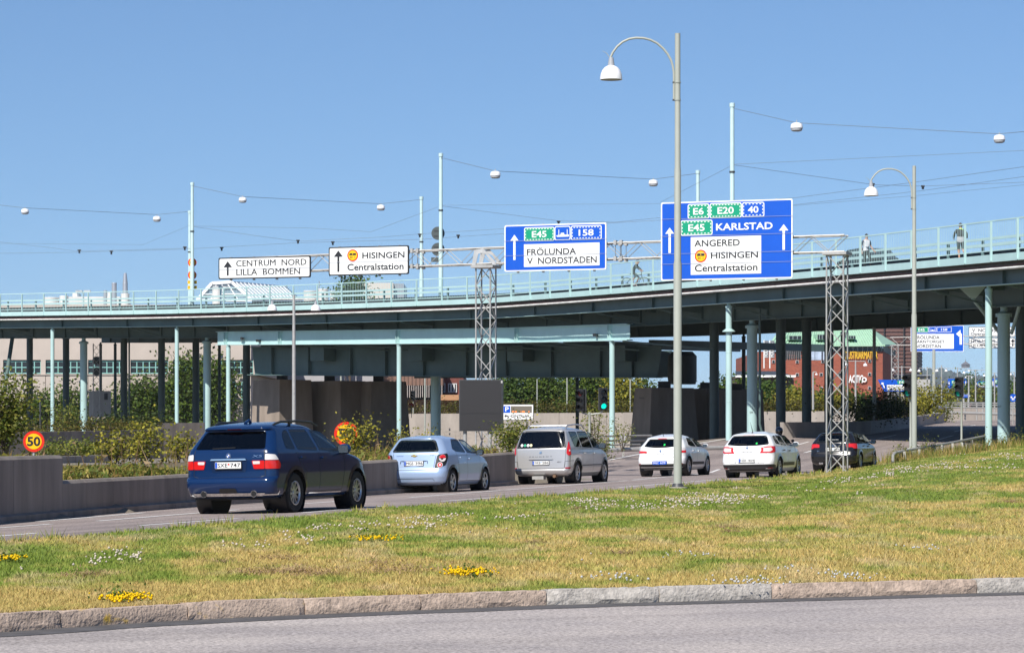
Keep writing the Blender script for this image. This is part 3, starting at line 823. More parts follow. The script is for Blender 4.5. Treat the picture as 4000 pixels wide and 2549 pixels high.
# cameras on the beam
def cctv(px, py, label, rz):
    t = b_t(px, beam_o); Y = boff(t, beam_o).y-.35; p = P(px, py, Y)
    e = thing('traffic_camera', p, label, 'camera', 'traffic cameras on the beam', rz)
    MB().box((-.09, -.22, -.07), (.09, .2, .08)).box((-.11, -.26, .08), (.11, .22, .10)).obj('housing', DARKGREY, e, world=False)
    MB().lathe((0, -.24, 0), [(.05, 0), (.05, .03)], 12, 'y').obj('lens', BLACK, e, world=False)
    MB().tube([(0, .05, -.07), (0, .1, -.2), (0, .35, -.22)], .025, 6).obj('arm', STEEL, e, world=False)
cctv(945, 1322, 'grey camera box at the left end of the pale beam', .3)
cctv(1010, 1331, 'dark camera box slung just under the pale beam near its left end', -.5)
cctv(2328, 1309, 'dark camera box above the beam near its right end', -.6)

# ---- deep transverse girder on concrete piers
gx0, gx1 = P(985, 1462, 212), P(2585, 1472, 186)
girder = thing('transverse_girder', (gx0.x, gx0.y, 0), 'deep dark green plate girder resting on the concrete piers under the bridge', 'girder')
ga = (Vector((gx1.x, gx1.y, 0))-Vector((gx0.x, gx0.y, 0))); glen = ga.length; ga.normalize(); gn = Vector((-ga.y, ga.x, 0))
def gp(t, o, z):
    f = t/glen; p = Vector((gx0.x, gx0.y, gx0.z)).lerp(Vector((gx1.x, gx1.y, gx1.z)), f)+gn*o; p.z += z; return p
GH = 2.02
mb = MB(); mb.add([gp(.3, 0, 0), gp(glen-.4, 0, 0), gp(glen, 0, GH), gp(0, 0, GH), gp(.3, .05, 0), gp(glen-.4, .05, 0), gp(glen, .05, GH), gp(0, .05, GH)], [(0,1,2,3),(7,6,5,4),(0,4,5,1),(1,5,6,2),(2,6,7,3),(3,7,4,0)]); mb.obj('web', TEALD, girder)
mb = MB(); mb.beam(gp(-.2, 0, -.03), gp(glen-.2, 0, -.03), .7, .06); mb.obj('bottom_flange', TEALD, girder)
mb = MB(); mb.beam(gp(0, .1, GH+.03), gp(glen, .1, GH+.03), .6, .05); mb.obj('top_flange', TEALD, girder)
for f in (.06, .16, .27, .36, .455, .56, .655, .76, .87, .94):
    MB().obox(gp(glen*f, -.15, GH/2), ga*.025, gn*.14, V(0, 0, GH/2)).obj('stiffener', TEALD, girder)
for f in (.21, .46, .70, .93):
    mb = MB(); mb.box((-.7, -1.3, 0), (.7, -.06, 1.05)); m2 = MB()
    c = gp(glen*f, 0, GH-1.0)
    for x, y, z in mb.v: m2.v.append(tuple(c+ga*x+gn*y+V(0, 0, z)))
    m2.f = mb.f; m2.obj('bearing_bracket', TEALD, girder)
for k in range(6):
    f = .02+.19*k; MB().beam(gp(glen*f, .3, GH+.2), gp(glen*f+1.5, 18, GH+.3), .35, .5).obj('cross_girder', TEALD, girder)
MB().beam(gp(-2, 20, 1.0), gp(glen-15, 20, 1.2), .3, 2.0).obj('rear_girder', TEALD, girder)
# piers
PIERM = M('pier_concrete', (.27, .22, .18), .9, var=.2, scale=.9, bump=.2, bscale=6, stretch=(1, 1, .3))
def pier(label, corners, ztop, zb, flare=.12):
    """corners: plan quadrilateral at the top"""
    cx = sum(c[0] for c in corners)/4; cy = sum(c[1] for c in corners)/4
    e = thing('bridge_pier', (cx, cy, zb), label, 'pier', 'concrete bridge piers')
    n = 4; top = [(x, y, ztop) for x, y in corners]; bot = [(cx+(x-cx)*(1+flare), cy+(y-cy)*(1+flare), zb) for x, y in corners]
    MB().add(bot+top, [(0,1,5,4),(1,2,6,5),(2,3,7,6),(3,0,4,7),(4,5,6,7)]).obj('shaft', PIERM, e)
    b2 = [(cx+(x-cx)*(1+flare*1.35), cy+(y-cy)*(1+flare*1.35), zb+.02) for x, y in corners]; t2 = [(a, b, zb+.9) for a, b, _ in b2]
    MB().add([(a, b, zb-.3) for a, b, _ in b2]+t2, [(0,1,5,4),(1,2,6,5),(2,3,7,6),(3,0,4,7),(4,5,6,7)]).obj('footing', PIERM, e)
    MB().cbox((cx, cy, ztop+.22), .8, .8, .44).obj('bearing', M('bearing_steel', (.06, .055, .05), .7), e)
    return e
def quadp(pxa, pxb, Ya, Yb, depth):
    a = Vector(((pxa-XC)/FPX*Ya, Ya)); b = Vector(((pxb-XC)/FPX*Yb, Yb)); d = (b-a).normalized(); n = Vector((-d.y, d.x))
    return [tuple(a), tuple(b), tuple(b+n*depth), tuple(a+n*depth)]
pier('brown concrete pier with a sunlit lower corner behind the blue car', quadp(990, 1092, 216, 213.5, 3.0), zat(1483, 215), .2, .10)
pier('widest shaded concrete pier left of the half hidden 50 sign', quadp(1150, 1330, 219, 215, 2.5), zat(1488, 217), .2, .06)
pier('narrow tapered concrete pier above the half hidden 50 sign', quadp(1372, 1450, 218, 215, 3.0), zat(1490, 217), .2, .18)
pier('grey concrete pier marked with a number behind the white hatchback', quadp(2480, 2545, 186, 184, 3.2), zat(1514, 185), -.4, .22)
pier('large shaded concrete pier block beside the tall lamp post', quadp(2595, 2760, 190, 187, 4.0), zat(1518, 189), -.4, .05)
pier('dark tapered concrete pier end right of the tall lamp post', quadp(2765, 2822, 188, 186, 3.0), zat(1523, 187), -.4, .12)
mb = MB(); text_into(mb, 'S18,5', P(2498, 1558, 183.6), V(1, 0, 0), V(0, 0, 1), .3, .12); mb.obj('number', NUM, girder, smooth=False)
MB().lathe((0, 0, 0), [(.9, 0), (.98, .35), (.98, 1.9), (.7, 2.2)], 20).obj('counterweight_drum', M('drum_paint', (.05, .07, .07), .6), girder, world=False).location = P(2665, 1500, 190)-wloc(girder)
# ================================================================ sign gantry
PHI = R(21)
GT = P(3270, 1843, 98); GAX = V(math.cos(PHI), -math.sin(PHI), 0); GNY = V(math.sin(PHI), math.cos(PHI), 0)     # along the truss to the right; away from the camera
def gan(px, off=0.0):
    """point on the truss line (shifted off towards the camera) seen at column px"""
    u = (px-XC)/FPX; x0, y0 = GT.x-GNY.x*off, GT.y-GNY.y*off; tp = math.tan(PHI)
    Y = (y0+x0*tp)/(1+u*tp); return V(u*Y, Y, 0)
ZC = 8.36; TH_ = .57
def lattice_tower(e, base, top, w, rz, zs=.62, leg=.030, dia=.020):
    ax = V(math.cos(rz), math.sin(rz), 0)*w/2; ay = V(-math.sin(rz), math.cos(rz), 0)*w/2
    cs = [-ax-ay, ax-ay, ax+ay, -ax+ay]; b = Vector(base)
    for c in cs: MB().tube([b+c, b+c+V(0, 0, top)], leg, 8).obj('leg', STEEL, e)
    n = int(top/zs); h = top/n
    for i in range(4):
        a, c = cs[i], cs[(i+1) % 4]
        for k in range(n):
            z0, z1 = k*h, (k+1)*h; p, q = (a, c) if (k+i) % 2 == 0 else (c, a)
            MB().tube([b+p+V(0, 0, z0), b+q+V(0, 0, z1)], dia, 5, cap=False).obj('diagonal', STEEL, e)
    return e
gantry = thing('sign_gantry', (GT.x, GT.y, 0), 'galvanised lattice gantry on two lattice towers carrying the four near direction signs', 'gantry')
tw = gan(3270); lattice_tower(gantry, (tw.x, tw.y, zat(1846, tw.y)), ZC-TH_-.08-zat(1846, tw.y), .60, -PHI)
tw1 = gan(1898); lattice_tower(gantry, (tw1.x, tw1.y, .6), ZC-TH_-.3-.6, .56, -PHI)
for t, zz in ((tw, ZC-TH_-.06), (tw1, ZC-TH_-.24)): MB().cbox((t.x, t.y, zz), .86, .86, .10, -PHI).obj('cap_plate', STEEL, gantry)
a, b = gan(905), gan(3306); L = (b-a).length; n = int(L/.62); h = L/n
def gz(f): return -.30*(1-f)**1.4
def gch(f, o, z): return a.lerp(b, f)+GNY*o+V(0, 0, ZC-z+gz(f))
for o, z in ((-.27, 0), (.27, 0), (-.27, TH_), (.27, TH_)):
    MB().tube([gch(k/12, o, z) for k in range(13)], .03, 8).obj('chord', STEEL, gantry)
for k in range(n):
    for o in (-.27, .27):
        z0, z1 = (0, TH_) if k % 2 == 0 else (TH_, 0)
        MB().tube([gch(k/n, o, z0), gch((k+1)/n, o, z1)], .014, 5, cap=False).obj('diagonal', STEEL, gantry)
    z = 0 if k % 2 else TH_
    MB().tube([gch(k/n, -.27, z), gch((k+1)/n, .27, z)], .012, 5, cap=False).obj('diagonal', STEEL, gantry)
for px in (1632, 2425):
    c = gan(px)
    for o in (-.27, .27):
        for z in (0, TH_):
            f = (c-a).length/L
            for dx in (-.11, .11): MB().cbox(gch(f, o, z)+GAX*dx, .10, .16, .16, -PHI).obj('splice_clamp', STEEL, gantry)
            for dx in (-.11, .11): MB().tube([gch(f, o, 0)+GAX*dx, gch(f, o, TH_)+GAX*dx], .012, 5).obj('splice_rod', STEEL, gantry)
# welded saddle on the middle tower
mb = MB(); arch = [(-.42, 0), (-.33, .56), (.02, .62), (.52, .1), (.52, 0), (.40, 0), (.12, .40), (-.02, .46), (-.17, .42), (-.28, 0)]
for o in (-.33, .31): mb.prism(arch, V(tw1.x, tw1.y, ZC-TH_-.2)+GNY*o, GAX, V(0, 0, 1), GNY*.02)
mb.obj('saddle', M('new_zinc', (.55, .54, .52), .4, .4, var=.15, scale=5), gantry, smooth=False)

# ================================================================ signs
class Face:
    """flat sign face: pieces are given in the photograph's own (zoomed) coordinates of the panel's corners"""
    def __init__(s, root, W, H, quad, y0=0.0):
        s.e, s.W, s.H, s.q, s.y = root, W, H, quad, y0; s.lay = 0
    def uv(s, X, Y):
        (ax, ay), (bx, by), (cx, cy), (dx, dy) = s.q          # TL TR BR BL
        u, v = .5, .5
        for _ in range(6):
            xl = ax+(dx-ax)*v; xr = bx+(cx-bx)*v; u = (X-xl)/(xr-xl)
            yt = ay+(by-ay)*u; yb = dy+(cy-dy)*u; v = (Y-yt)/(yb-yt)
        return (u-.5)*s.W, (.5-v)*s.H
    def poly(s, name, pts, mat, lay, parent=None, th=.003):
        mb = MB().prism(pts, (0, s.y-.004*lay, 0), (1, 0, 0), (0, 0, 1), (0, th, 0)); return mb.obj(name, mat, parent or s.e, world=False, smooth=False)
    def rect(s, name, X0, Y0, X1, Y1, mat, lay, r=None, parent=None):
        """TL and BR zoomed corners"""
        ym = (Y0+Y1)/2; xm = (X0+X1)/2; x0, _ = s.uv(X0, ym); x1, _ = s.uv(X1, ym); _, z1 = s.uv(X0, Y0); _, z0 = s.uv(X1, Y1)
        return s.poly(name, rrect(x0, z0, x1, z1, r) if r else [(x0, z0), (x1, z0), (x1, z1), (x0, z1)], mat, lay, parent), (x0, z0, x1, z1)
    def text(s, st, X0, X1, Yc, cap, mat, lay, parent=None, bold=.016, Yc2=None):
        """text from X0 to X1 with its middle at Yc (at X0) and Yc2 (at X1), cap height in zoomed pixels"""
        Yc2 = Yc if Yc2 is None else Yc2; x0, za = s.uv(X0, Yc); x1, zb = s.uv(X1, Yc2); h = cap/abs(s.q[3][1]-s.q[0][1])*s.H; zc = (za+zb)/2
        mb = MB(); text_into(mb, st, (x0, s.y-.004*lay, zc-h/2), (1, 0, 0), (0, 0, 1), x1-x0, h, bold)
        return mb.obj('lettering', mat, parent or s.e, world=False, smooth=False)
    def arrow(s, Xc, Ytop, Ybot, hw, hh, sw, mat, lay, parent=None):
        x, zt = s.uv(Xc, Ytop); _, zb = s.uv(Xc, Ybot); k = s.H/abs(s.q[3][1]-s.q[0][1]); hw, hh, sw = hw*k, hh*k, sw*k
        return s.poly('arrow', [(x-sw/2, zb), (x+sw/2, zb), (x+sw/2, zt-hh), (x+hw/2, zt-hh), (x, zt), (x-hw/2, zt-hh), (x-sw/2, zt-hh)], mat, lay, parent)
    def shield(s, st, X0, Y0, X1, Y1, fill, lay=2, boat=False):
        o, (x0, z0, x1, z1) = s.rect('route_shield', X0, Y0, X1, Y1, SIGNWHITE, lay, r=(Y1-Y0)/abs(s.q[3][1]-s.q[0][1])*s.H*.14)
        b = (z1-z0)*.06; s.poly('fill', rrect(x0+b, z0+b, x1-b, z1-b, (z1-z0)*.1), fill, lay+1, o)
        w = x1-x0; h = z1-z0; ix, iz = b*2.6, b*2.6; dl, dt = h*.11, h*.055
        if boat:
            zc = z0+h*.34
            s.poly('boat', [(x0+w*.10, zc), (x0+w*.16, zc-h*.10), (x0+w*.88, zc-h*.10), (x0+w*.93, zc+h*.04), (x0+w*.62, zc+h*.04), (x0+w*.60, zc+h*.18), (x0+w*.40, zc+h*.18), (x0+w*.38, zc+h*.05)], SIGNWHITE, lay+2, o)
            for f in (.27, .80): s.poly('mast', [(x0+w*f-.012, zc), (x0+w*f+.012, zc), (x0+w*f+.012, zc+h*.42), (x0+w*f-.012, zc+h*.42)], SIGNWHITE, lay+2, o)
            return
        n = int((w-2*ix)/(dl*1.9)); mb = MB()
        for k in range(n):
            xx = x0+ix+(w-2*ix)*(k+.5)/n
            for zz in (z0+iz*.8, z1-iz*.8): mb.prism([(xx-dl/2, zz-dt/2), (xx+dl/2, zz-dt/2), (xx+dl/2, zz+dt/2), (xx-dl/2, zz+dt/2)], (0, s.y-.004*(lay+2), 0), (1,0,0), (0,0,1), (0,.003,0))
        m_ = max(3, int((h-2*iz)/(dl*1.9)))
        for k in range(m_):
            zz = z0+iz+(h-2*iz)*(k+.5)/m_
            for xx in (x0+ix*.75, x1-ix*.75): mb.prism([(xx-dt/2, zz-dl/2), (xx+dt/2, zz-dl/2), (xx+dt/2, zz+dl/2), (xx-dt/2, zz+dl/2)], (0, s.y-.004*(lay+2), 0), (1,0,0), (0,0,1), (0,.003,0))
        tag(mb.obj('dashed_border', SIGNWHITE, o, world=False, smooth=False), kind='stuff')
        mb = MB(); text_into(mb, st, (x0+w*.5-h*.30*len(st)*.62/1.0+0, s.y-.004*(lay+2), z0+h*.27), (1,0,0), (0,0,1), h*.60*len(st)*.62, h*.46, .02); mb.obj('lettering', SIGNWHITE, o, world=False, smooth=False)
    def bk3(s, Xc, Yc, rz_, lay):
        k = s.H/abs(s.q[3][1]-s.q[0][1]); x, z = s.uv(Xc, Yc); r = rz_*k
        o = s.poly('restriction_roundel', ngon(x, z, r), SIGNRED, lay); s.poly('yellow_disc', ngon(x, z, r*.80), SIGNYEL, lay+1, o)
        s.poly('truck', [(x-r*.62, z+r*.02), (x-r*.62, z+r*.2), (x-r*.45, z+r*.36), (x-.05*r, z+r*.36), (x-.05*r, z+r*.1), (x+.06*r, z+r*.1), (x+.06*r, z+r*.36), (x+r*.62, z+r*.36), (x+r*.62, z+.02*r)], SIGNBLACK, lay+2, o)
        mb = MB(); text_into(mb, 'BK 3', (x-r*.46, s.y-.004*(lay+2), z-r*.48), (1,0,0), (0,0,1), r*.92, r*.33, .0); mb.obj('lettering', SIGNBLACK, o, world=False, smooth=False)

def panel_sign(name, label, quadpx, quadz, col, border, off=.42, rz=None, Yfix=None, group='gantry direction signs', seams=(), radius=.06, bordw=.045, cat='sign'):
    """quadpx: TL TR BR BL of the panel in photograph pixels"""
    (ax, ay), (bx, by), (cx, cy), (dx, dy) = quadpx
    if Yfix is None:
        p, q = gan((ax+dx)/2, off), gan((bx+cx)/2, off); rz = -PHI
    else:
        t = math.tan(-rz); u0, u1 = ((ax+dx)/2-XC)/FPX, ((bx+cx)/2-XC)/FPX
        um = (u0+u1)/2; k = Yfix*(1+um*t); p = V(u0*k/(1+u0*t), k/(1+u0*t), 0); q = V(u1*k/(1+u1*t), k/(1+u1*t), 0)
    W = (q-p).length; zt = (zat(ay, p.y)+zat(by, q.y))/2; zb = (zat(dy, p.y)+zat(cy, q.y))/2; H = zt-zb
    c = (p+q)/2; c.z = (zt+zb)/2
    e = thing(name, c, label, cat, group, rz)
    MB().prism(rrect(-W/2, -H/2, W/2, H/2, radius), (0, 0, 0), (1,0,0), (0,0,1), (0, .05, 0)).obj('panel', border, e, world=False, smooth=False)
    f = Face(e, W, H, quadz, -.004)
    f.poly('face', rrect(-W/2+bordw, -H/2+bordw, W/2-bordw, H/2-bordw, radius*.8), col, 0, th=.003)
    for v in seams: MB().box((-W/2, -.03, H/2-v*H-.006), (W/2, -.0285, H/2-v*H+.006)).obj('panel_seam', M('seam_grey', (.30, .32, .38), .4), e, world=False)
    for k in range(4):
        x = -W/2+W*(k+.5)/4; MB().box((x-.03, .05, -H/2-.05), (x+.03, .16, H/2+.02)).obj('bracket', STEEL, e, world=False)
    return e, f
SW = SIGNWHITE
# 1 centrum nord
e, f = panel_sign('direction_sign', 'white sign reading CENTRUM NORD LILLA BOMMEN, leftmost on the gantry', ((853, 1007), (1213, 998), (1213, 1083), (854, 1091)), ((313, 320), (1049, 300), (1050, 485), (315, 495)), SW, SIGNBLACK, seams=(.545,))
f.rect('inner_face', 325, 334, 1038, 470, SW, 1)
f.arrow(389, 347, 465, 78, 50, 17, SIGNBLACK, 2)
f.text('CENTRUM  NORD', 458, 1017, 366, 50, SIGNBLACK, 2, Yc2=352); f.text('LILLA  BOMMEN', 460, 968, 441, 50, SIGNBLACK, 2, Yc2=427)
# 2 hisingen
e, f = panel_sign('direction_sign', 'white sign reading HISINGEN Centralstation with a round truck symbol', ((1283, 966), (1596, 957), (1597, 1070), (1285, 1077)), ((1192, 238), (1832, 221), (1833, 452), (1195, 468)), SW, SIGNBLACK, seams=(.53,))
f.arrow(1271, 264, 436, 80, 50, 17, SIGNBLACK, 2); f.bk3(1387, 303, 48, 2)
f.text('HISINGEN', 1464, 1800, 304, 50, SIGNBLACK, 2, Yc2=297); f.text('Centralstation', 1345, 1793, 398, 54, SIGNBLACK, 2, Yc2=388)
# 3 frölunda
e, f = panel_sign('direction_sign', 'blue sign reading E45 158 FRÖLUNDA V NORDSTADEN beside the middle tower', ((1970, 881), (2368, 868), (2369, 1052), (1971, 1061)), ((756, 166), (1570, 140), (1571, 515), (759, 533)), SIGNBLUE, SW, seams=(.345, .66))
f.arrow(838, 240, 440, 68, 46, 19, SW, 2)
f.shield('E45', 916, 183, 1160, 287, SIGNGREEN); f.shield('', 1161, 172, 1287, 280, SIGNBLUE, boat=True); f.shield('158', 1290, 168, 1534, 274, SIGNBLUE)
f.rect('destination_field', 916, 316, 1518, 482, SW, 2)
f.text('FRÖLUNDA', 940, 1333, 373, 62, SIGNBLACK, 3, Yc2=363); f.text('V  NORDSTADEN', 942, 1496, 448, 52, SIGNBLACK, 3, Yc2=436)
# 4 karlstad
e, f = panel_sign('direction_sign', 'largest blue sign, reading E6 E20 40 KARLSTAD ANGERED, behind the tall lamp post', ((2580, 793), (3095, 774), (3097, 1086), (2584, 1096)), ((205, 236), (1522, 188), (1527, 985), (215, 1010)), SIGNBLUE, SW, seams=(.215, .435, .66, .79))
f.arrow(297, 484, 735, 92, 60, 24, SW, 2); f.arrow(1437, 445, 702, 94, 62, 24, SW, 2)
f.shield('E6', 478, 250, 696, 390, SIGNGREEN); f.shield('E20', 700, 240, 1020, 380, SIGNGREEN); f.shield('40', 1024, 230, 1245, 370, SIGNBLUE); f.shield('E45', 408, 412, 730, 554, SIGNGREEN)
f.text('KARLSTAD', 765, 1328, 475, 70, SW, 2, Yc2=460, bold=.02)
f.rect('destination_field', 514, 578, 1217, 938, SW, 2)
f.text('ANGERED', 548, 1004, 638, 66, SIGNBLACK, 3, Yc2=630); f.bk3(615, 765, 63, 3); f.text('HISINGEN', 716, 1186, 757, 66, SIGNBLACK, 3, Yc2=749); f.text('Centralstation', 556, 1182, 882, 72, SIGNBLACK, 3, Yc2=876)

POLE_ = M('pole_teal', (.50, .66, .655), .45, var=.06, scale=1.5)
# ================================================================ far gantry at right
GY2 = 262
g2 = thing('sign_gantry', P(3495, 1600, GY2+3), 'thin far lattice gantry beyond the bridge at right with its own tower', 'gantry')
lattice_tower(g2, (P(3496, 1590, GY2+2).x, GY2+2, 2.6), zat(1345, GY2)-2.6, .62, -.2, zs=.7, leg=.035, dia=.022)
a2, b2 = P(3480, 1340, GY2+2), P(4080, 1330, GY2-4)
for z in (0, .75):
    for o in (0, .6): MB().tube([a2+V(0, o, z-.2), b2+V(0, o, z-.2)], .04, 6).obj('chord', STEEL, g2)
for k in range(18):
    z0, z1 = (0, .75) if k % 2 else (.75, 0); MB().tube([a2.lerp(b2, k/18)+V(0, 0, z0-.2), a2.lerp(b2, (k+1)/18)+V(0, 0, z1-.2)], .025, 5).obj('diagonal', STEEL, g2)
Z6 = lambda x, y: (2900+x/2.189, 1200+y/2.189)
e, f = panel_sign('direction_sign', 'far blue sign reading FRÖLUNDA JÄRNTORGET NORDSTAN behind the second lamp post', (Z6(1438, 156), Z6(1890, 152), Z6(1894, 376), Z6(1440, 380)), ((1438, 156), (1890, 152), (1894, 376), (1440, 380)), SIGNBLUE, SW, rz=-.03, Yfix=GY2-1, group='far gantry signs')
f.shield('E45', 1470, 168, 1590, 216, SIGNGREEN); f.shield('', 1594, 167, 1656, 215, SIGNBLUE, boat=True); f.shield('158', 1660, 166, 1788, 212, SIGNBLUE)
f.rect('destination_field', 1466, 228, 1808, 353, SW, 2)
f.text('FRÖLUNDA', 1478, 1686, 254, 34, SIGNBLACK, 3); f.text('JÄRNTORGET', 1478, 1730, 294, 36, SIGNBLACK, 3); f.text('NORDSTAN', 1478, 1700, 332, 28, SIGNBLACK, 3)
x0, z0 = f.uv(1872, 316); x1, z1 = f.uv(1826, 236); k = .1
f.poly('arrow', [(x0-.16, z0), (x0+.06, z0), (x0+.06, z1+.12), (x0-.1, z1+.26), (x1+.42, z1+.26), (x1+.42, z1+.5), (x1, z1+.12), (x1+.42, z1-.28), (x1+.42, z1), (x0-.16, z1)], SW, 2)
e, f = panel_sign('direction_sign', 'far white sign reading V NORDSTADEN above another white sign', (Z6(1935, 167), Z6(2332, 164), Z6(2332, 252), Z6(1936, 254)), ((1935, 167), (2332, 164), (2332, 252), (1936, 254)), SW, SIGNBLACK, rz=-.03, Yfix=GY2-1, group='far gantry signs')
f.text('V  NORDSTADEN', 1962, 2310, 196, 28, SIGNBLACK, 2); f.text('Operan', 1952, 2085, 230, 30, SIGNBLACK, 2)
e, f = panel_sign('direction_sign', 'far white sign reading HOLMENS LILLA BOMMEN, lower of the two white ones', (Z6(1936, 261), Z6(2332, 258), Z6(2332, 348), Z6(1937, 351)), ((1936, 261), (2332, 258), (2332, 348), (1937, 351)), SW, SIGNBLACK, rz=-.03, Yfix=GY2-1, group='far gantry signs')
f.text('HOLMENS', 1954, 2160, 290, 26, SIGNBLACK, 2); f.text('LILLA BOMMEN', 1954, 2250, 322, 26, SIGNBLACK, 2); f.arrow(2312, 268, 332, 36, 24, 12, SIGNBLACK, 2)
# trapezoid arrow sign
YT = 240; mb = MB(); e = thing('direction_sign', P(*Z6(1300, 715), YT), 'blue trapezoid sign with a slanted arrow, reading FRÖLUNDA, beyond the black car', 'sign', 'far gantry signs')
pts = [P(*Z6(x, y), YT) for x, y in ((1158, 618), (1420, 618), (1420, 716), (1212, 716))]
MB().add(pts+[p+V(0, .06, 0) for p in pts], [(3,2,1,0),(4,5,6,7),(0,1,5,4),(1,2,6,5),(2,3,7,6),(3,0,4,7)]).obj('panel', SIGNBLUE, e)
pts = [P(*Z6(x, y), YT-.02) for x, y in ((1235, 662), (1410, 662), (1410, 708), (1238, 708))]; MB().add(pts, [(3,2,1,0)]).obj('destination_field', SW, e)
pts = [P(*Z6(x, y), YT-.02) for x, y in ((1325, 624), (1410, 624), (1410, 654), (1325, 654))]; MB().add(pts, [(3,2,1,0)]).obj('route_shield', SIGNGREEN, e)
for st, x0, x1, y0, y1, m_ in (('FRÖLUNDA', 1242, 1375, 686, 668, SIGNBLACK), ('LILLA BOMMEN', 1242, 1400, 706, 690, SIGNBLACK), ('E45', 1340, 1395, 650, 628, SW)):
    a_, b_ = P(*Z6(x0, y0), YT-.04), P(*Z6(x1, y1), YT-.04); mb = MB(); text_into(mb, st, a_, V(1,0,0), V(0,0,1), b_.x-a_.x, b_.z-a_.z); mb.obj('lettering', m_, e, smooth=False)
pts = [P(*Z6(x, y), YT-.03) for x, y in ((1190, 640), (1212, 645), (1205, 651), (1222, 690), (1214, 694), (1197, 655), (1188, 660))]; MB().add(pts, [tuple(range(7))[::-1]]).obj('arrow', SW, e)
for x in (1250, 1380): MB().tube([P(*Z6(x, 716), YT+.1), P(*Z6(x, 800), YT+.1)], .08, 8).obj('post', STEEL, e)
# small lattice tower with round sign backs and a cabinet behind the left columns
YQ = 240; q0 = P(377, 1690, YQ); sm = thing('small_lattice_tower', (q0.x, YQ, 1.0), 'small grey lattice tower behind the left columns', 'tower')
lattice_tower(sm, (q0.x, YQ, 1.0), zat(1342, YQ)-1.0, .55, .2, zs=.6, leg=.03, dia=.02)
e = thing('equipment_cabinet', P(388, 1625, YQ+1), 'pale grey cabinet on the small lattice tower at left', 'cabinet'); a_, b_ = P(347, 1626, YQ+.8), P(430, 1526, YQ+.8)
MB().box((a_.x, YQ+.8, a_.z), (b_.x, YQ+1.3, b_.z)).obj('housing', M('cabinet_grey', (.42, .41, .40), .6), e); MB().box((b_.x-.5, YQ+.74, b_.z-.75), (b_.x-.2, YQ+.79, b_.z-.2)).obj('vent', DARKGREY, e)
for k, py in enumerate((1408, 1450)):
    MB().lathe(P(377, py, YQ+.5), [(.001, 0), (.36, 0), (.36, .04)], 24, 'y').obj('round_sign', SIGNBACK, label=('upper' if k == 0 else 'lower')+' grey disc on the small lattice tower at left', cat='sign', group='discs on the small lattice tower')
for px, yt, Y, lab in ((325, 1138, 236, 'small twin floodlight on a thin pole left of the chimneys'), (862, 1122, 222, 'small floodlight beside the glass lantern')):
    p = P(px, yt, Y); e = thing('floodlight', (p.x, p.y, p.z-2.5), lab, 'floodlight'); MB().tube([p-V(0, 0, 3.0), p], .06, 8).obj('pole', POLE_, e)
    for s_ in (-1, 1): MB().cbox(p+V(s_*.35, 0, .02), .55, .3, .16).obj('lamp_head', M('flood_grey', (.5, .52, .52), .4), e)
p = P(157, 1555, 150); e = thing('globe_lamp', (p.x, p.y, 1.2), 'dark globe lamp post before the ivy at left', 'street lamp'); MB().tube([(p.x, p.y, 1.0), p], .05, 8).obj('pole', DARKGREY, e); MB().lathe(p, [(.001, -.18), (.14, -.1), (.18, .02), (.14, .13), (.001, .18)], 16).obj('globe', DARKGREY, e)
# very far blue signs
def far_sign(x0, y0, x1, y1, Y, label, txt=()):
    a_, b_ = P(*Z6(x0, y1), Y), P(*Z6(x1, y0), Y); e = thing('far_sign', P(*Z6((x0+x1)/2, y1), Y), label, 'sign', 'tiny far blue signs')
    MB().box((a_.x, Y, a_.z), (b_.x, Y+.1, b_.z)).obj('panel', SIGNBLUE, e)
    for i, (s_, u0, u1, v0, v1, m_, bgm) in enumerate(txt):
        w, h = b_.x-a_.x, b_.z-a_.z
        if bgm: MB().box((a_.x+w*u0-.1, Y-.03, a_.z+h*v0-.1), (a_.x+w*u1+.1, Y-.01, a_.z+h*v1+.1)).obj('field', bgm, e)
        mb = MB(); text_into(mb, s_, (a_.x+w*u0, Y-.05, a_.z+h*v0), V(1,0,0), V(0,0,1), w*(u1-u0), h*(v1-v0)); mb.obj('lettering', m_, e, smooth=False)
    for u in (.06, .94):
        MB().box((a_.x+(b_.x-a_.x)*u-.09, Y-.04, a_.z+(b_.z-a_.z)*.3), (a_.x+(b_.x-a_.x)*u+.09, Y-.02, a_.z+(b_.z-a_.z)*.75)).obj('arrow', SW, e)
    for u in (.15, .85): MB().tube([(a_.x+(b_.x-a_.x)*u, Y+.2, a_.z+.5), (a_.x+(b_.x-a_.x)*u, Y+.2, 0)], .12, 6).obj('post', STEEL, e)
far_sign(1757, 610, 1918, 697, 520, 'far blue sign partly behind the right traffic light', (('E20', .22, .5, .55, .8, SW, SIGNGREEN), ('E45', .26, .5, .2, .42, SW, SIGNGREEN)))
far_sign(1998, 630, 2085, 680, 560, 'small far blue sign left of the slender pale column', (('E6  OSLO', .25, .95, .55, .8, SW, SIGNGREEN), ('HISINGEN', .25, .95, .15, .38, SIGNBLACK, SW)))
far_sign(2138, 608, 2200, 697, 540, 'far blue sign between the pale column and the thick one', (('E6', .4, .9, .6, .85, SW, SIGNGREEN), ('P', .4, .7, .12, .3, SW, None)))
far_sign(1885, 744, 1943, 770, 330, 'low blue street name sign right of the traffic light', (('Norra Sjöfarten', .12, .9, .5, .8, SW, None),))
e = thing('round_sign', P(3957, 1640, 190), 'round blue sign with white arrows between two columns at right', 'sign'); p = P(3957, 1553, 190)
MB().lathe(p, [(.001, -.03), (.27, -.03), (.27, .0)], 24, 'y').obj('disc', SIGNBLUE, e)
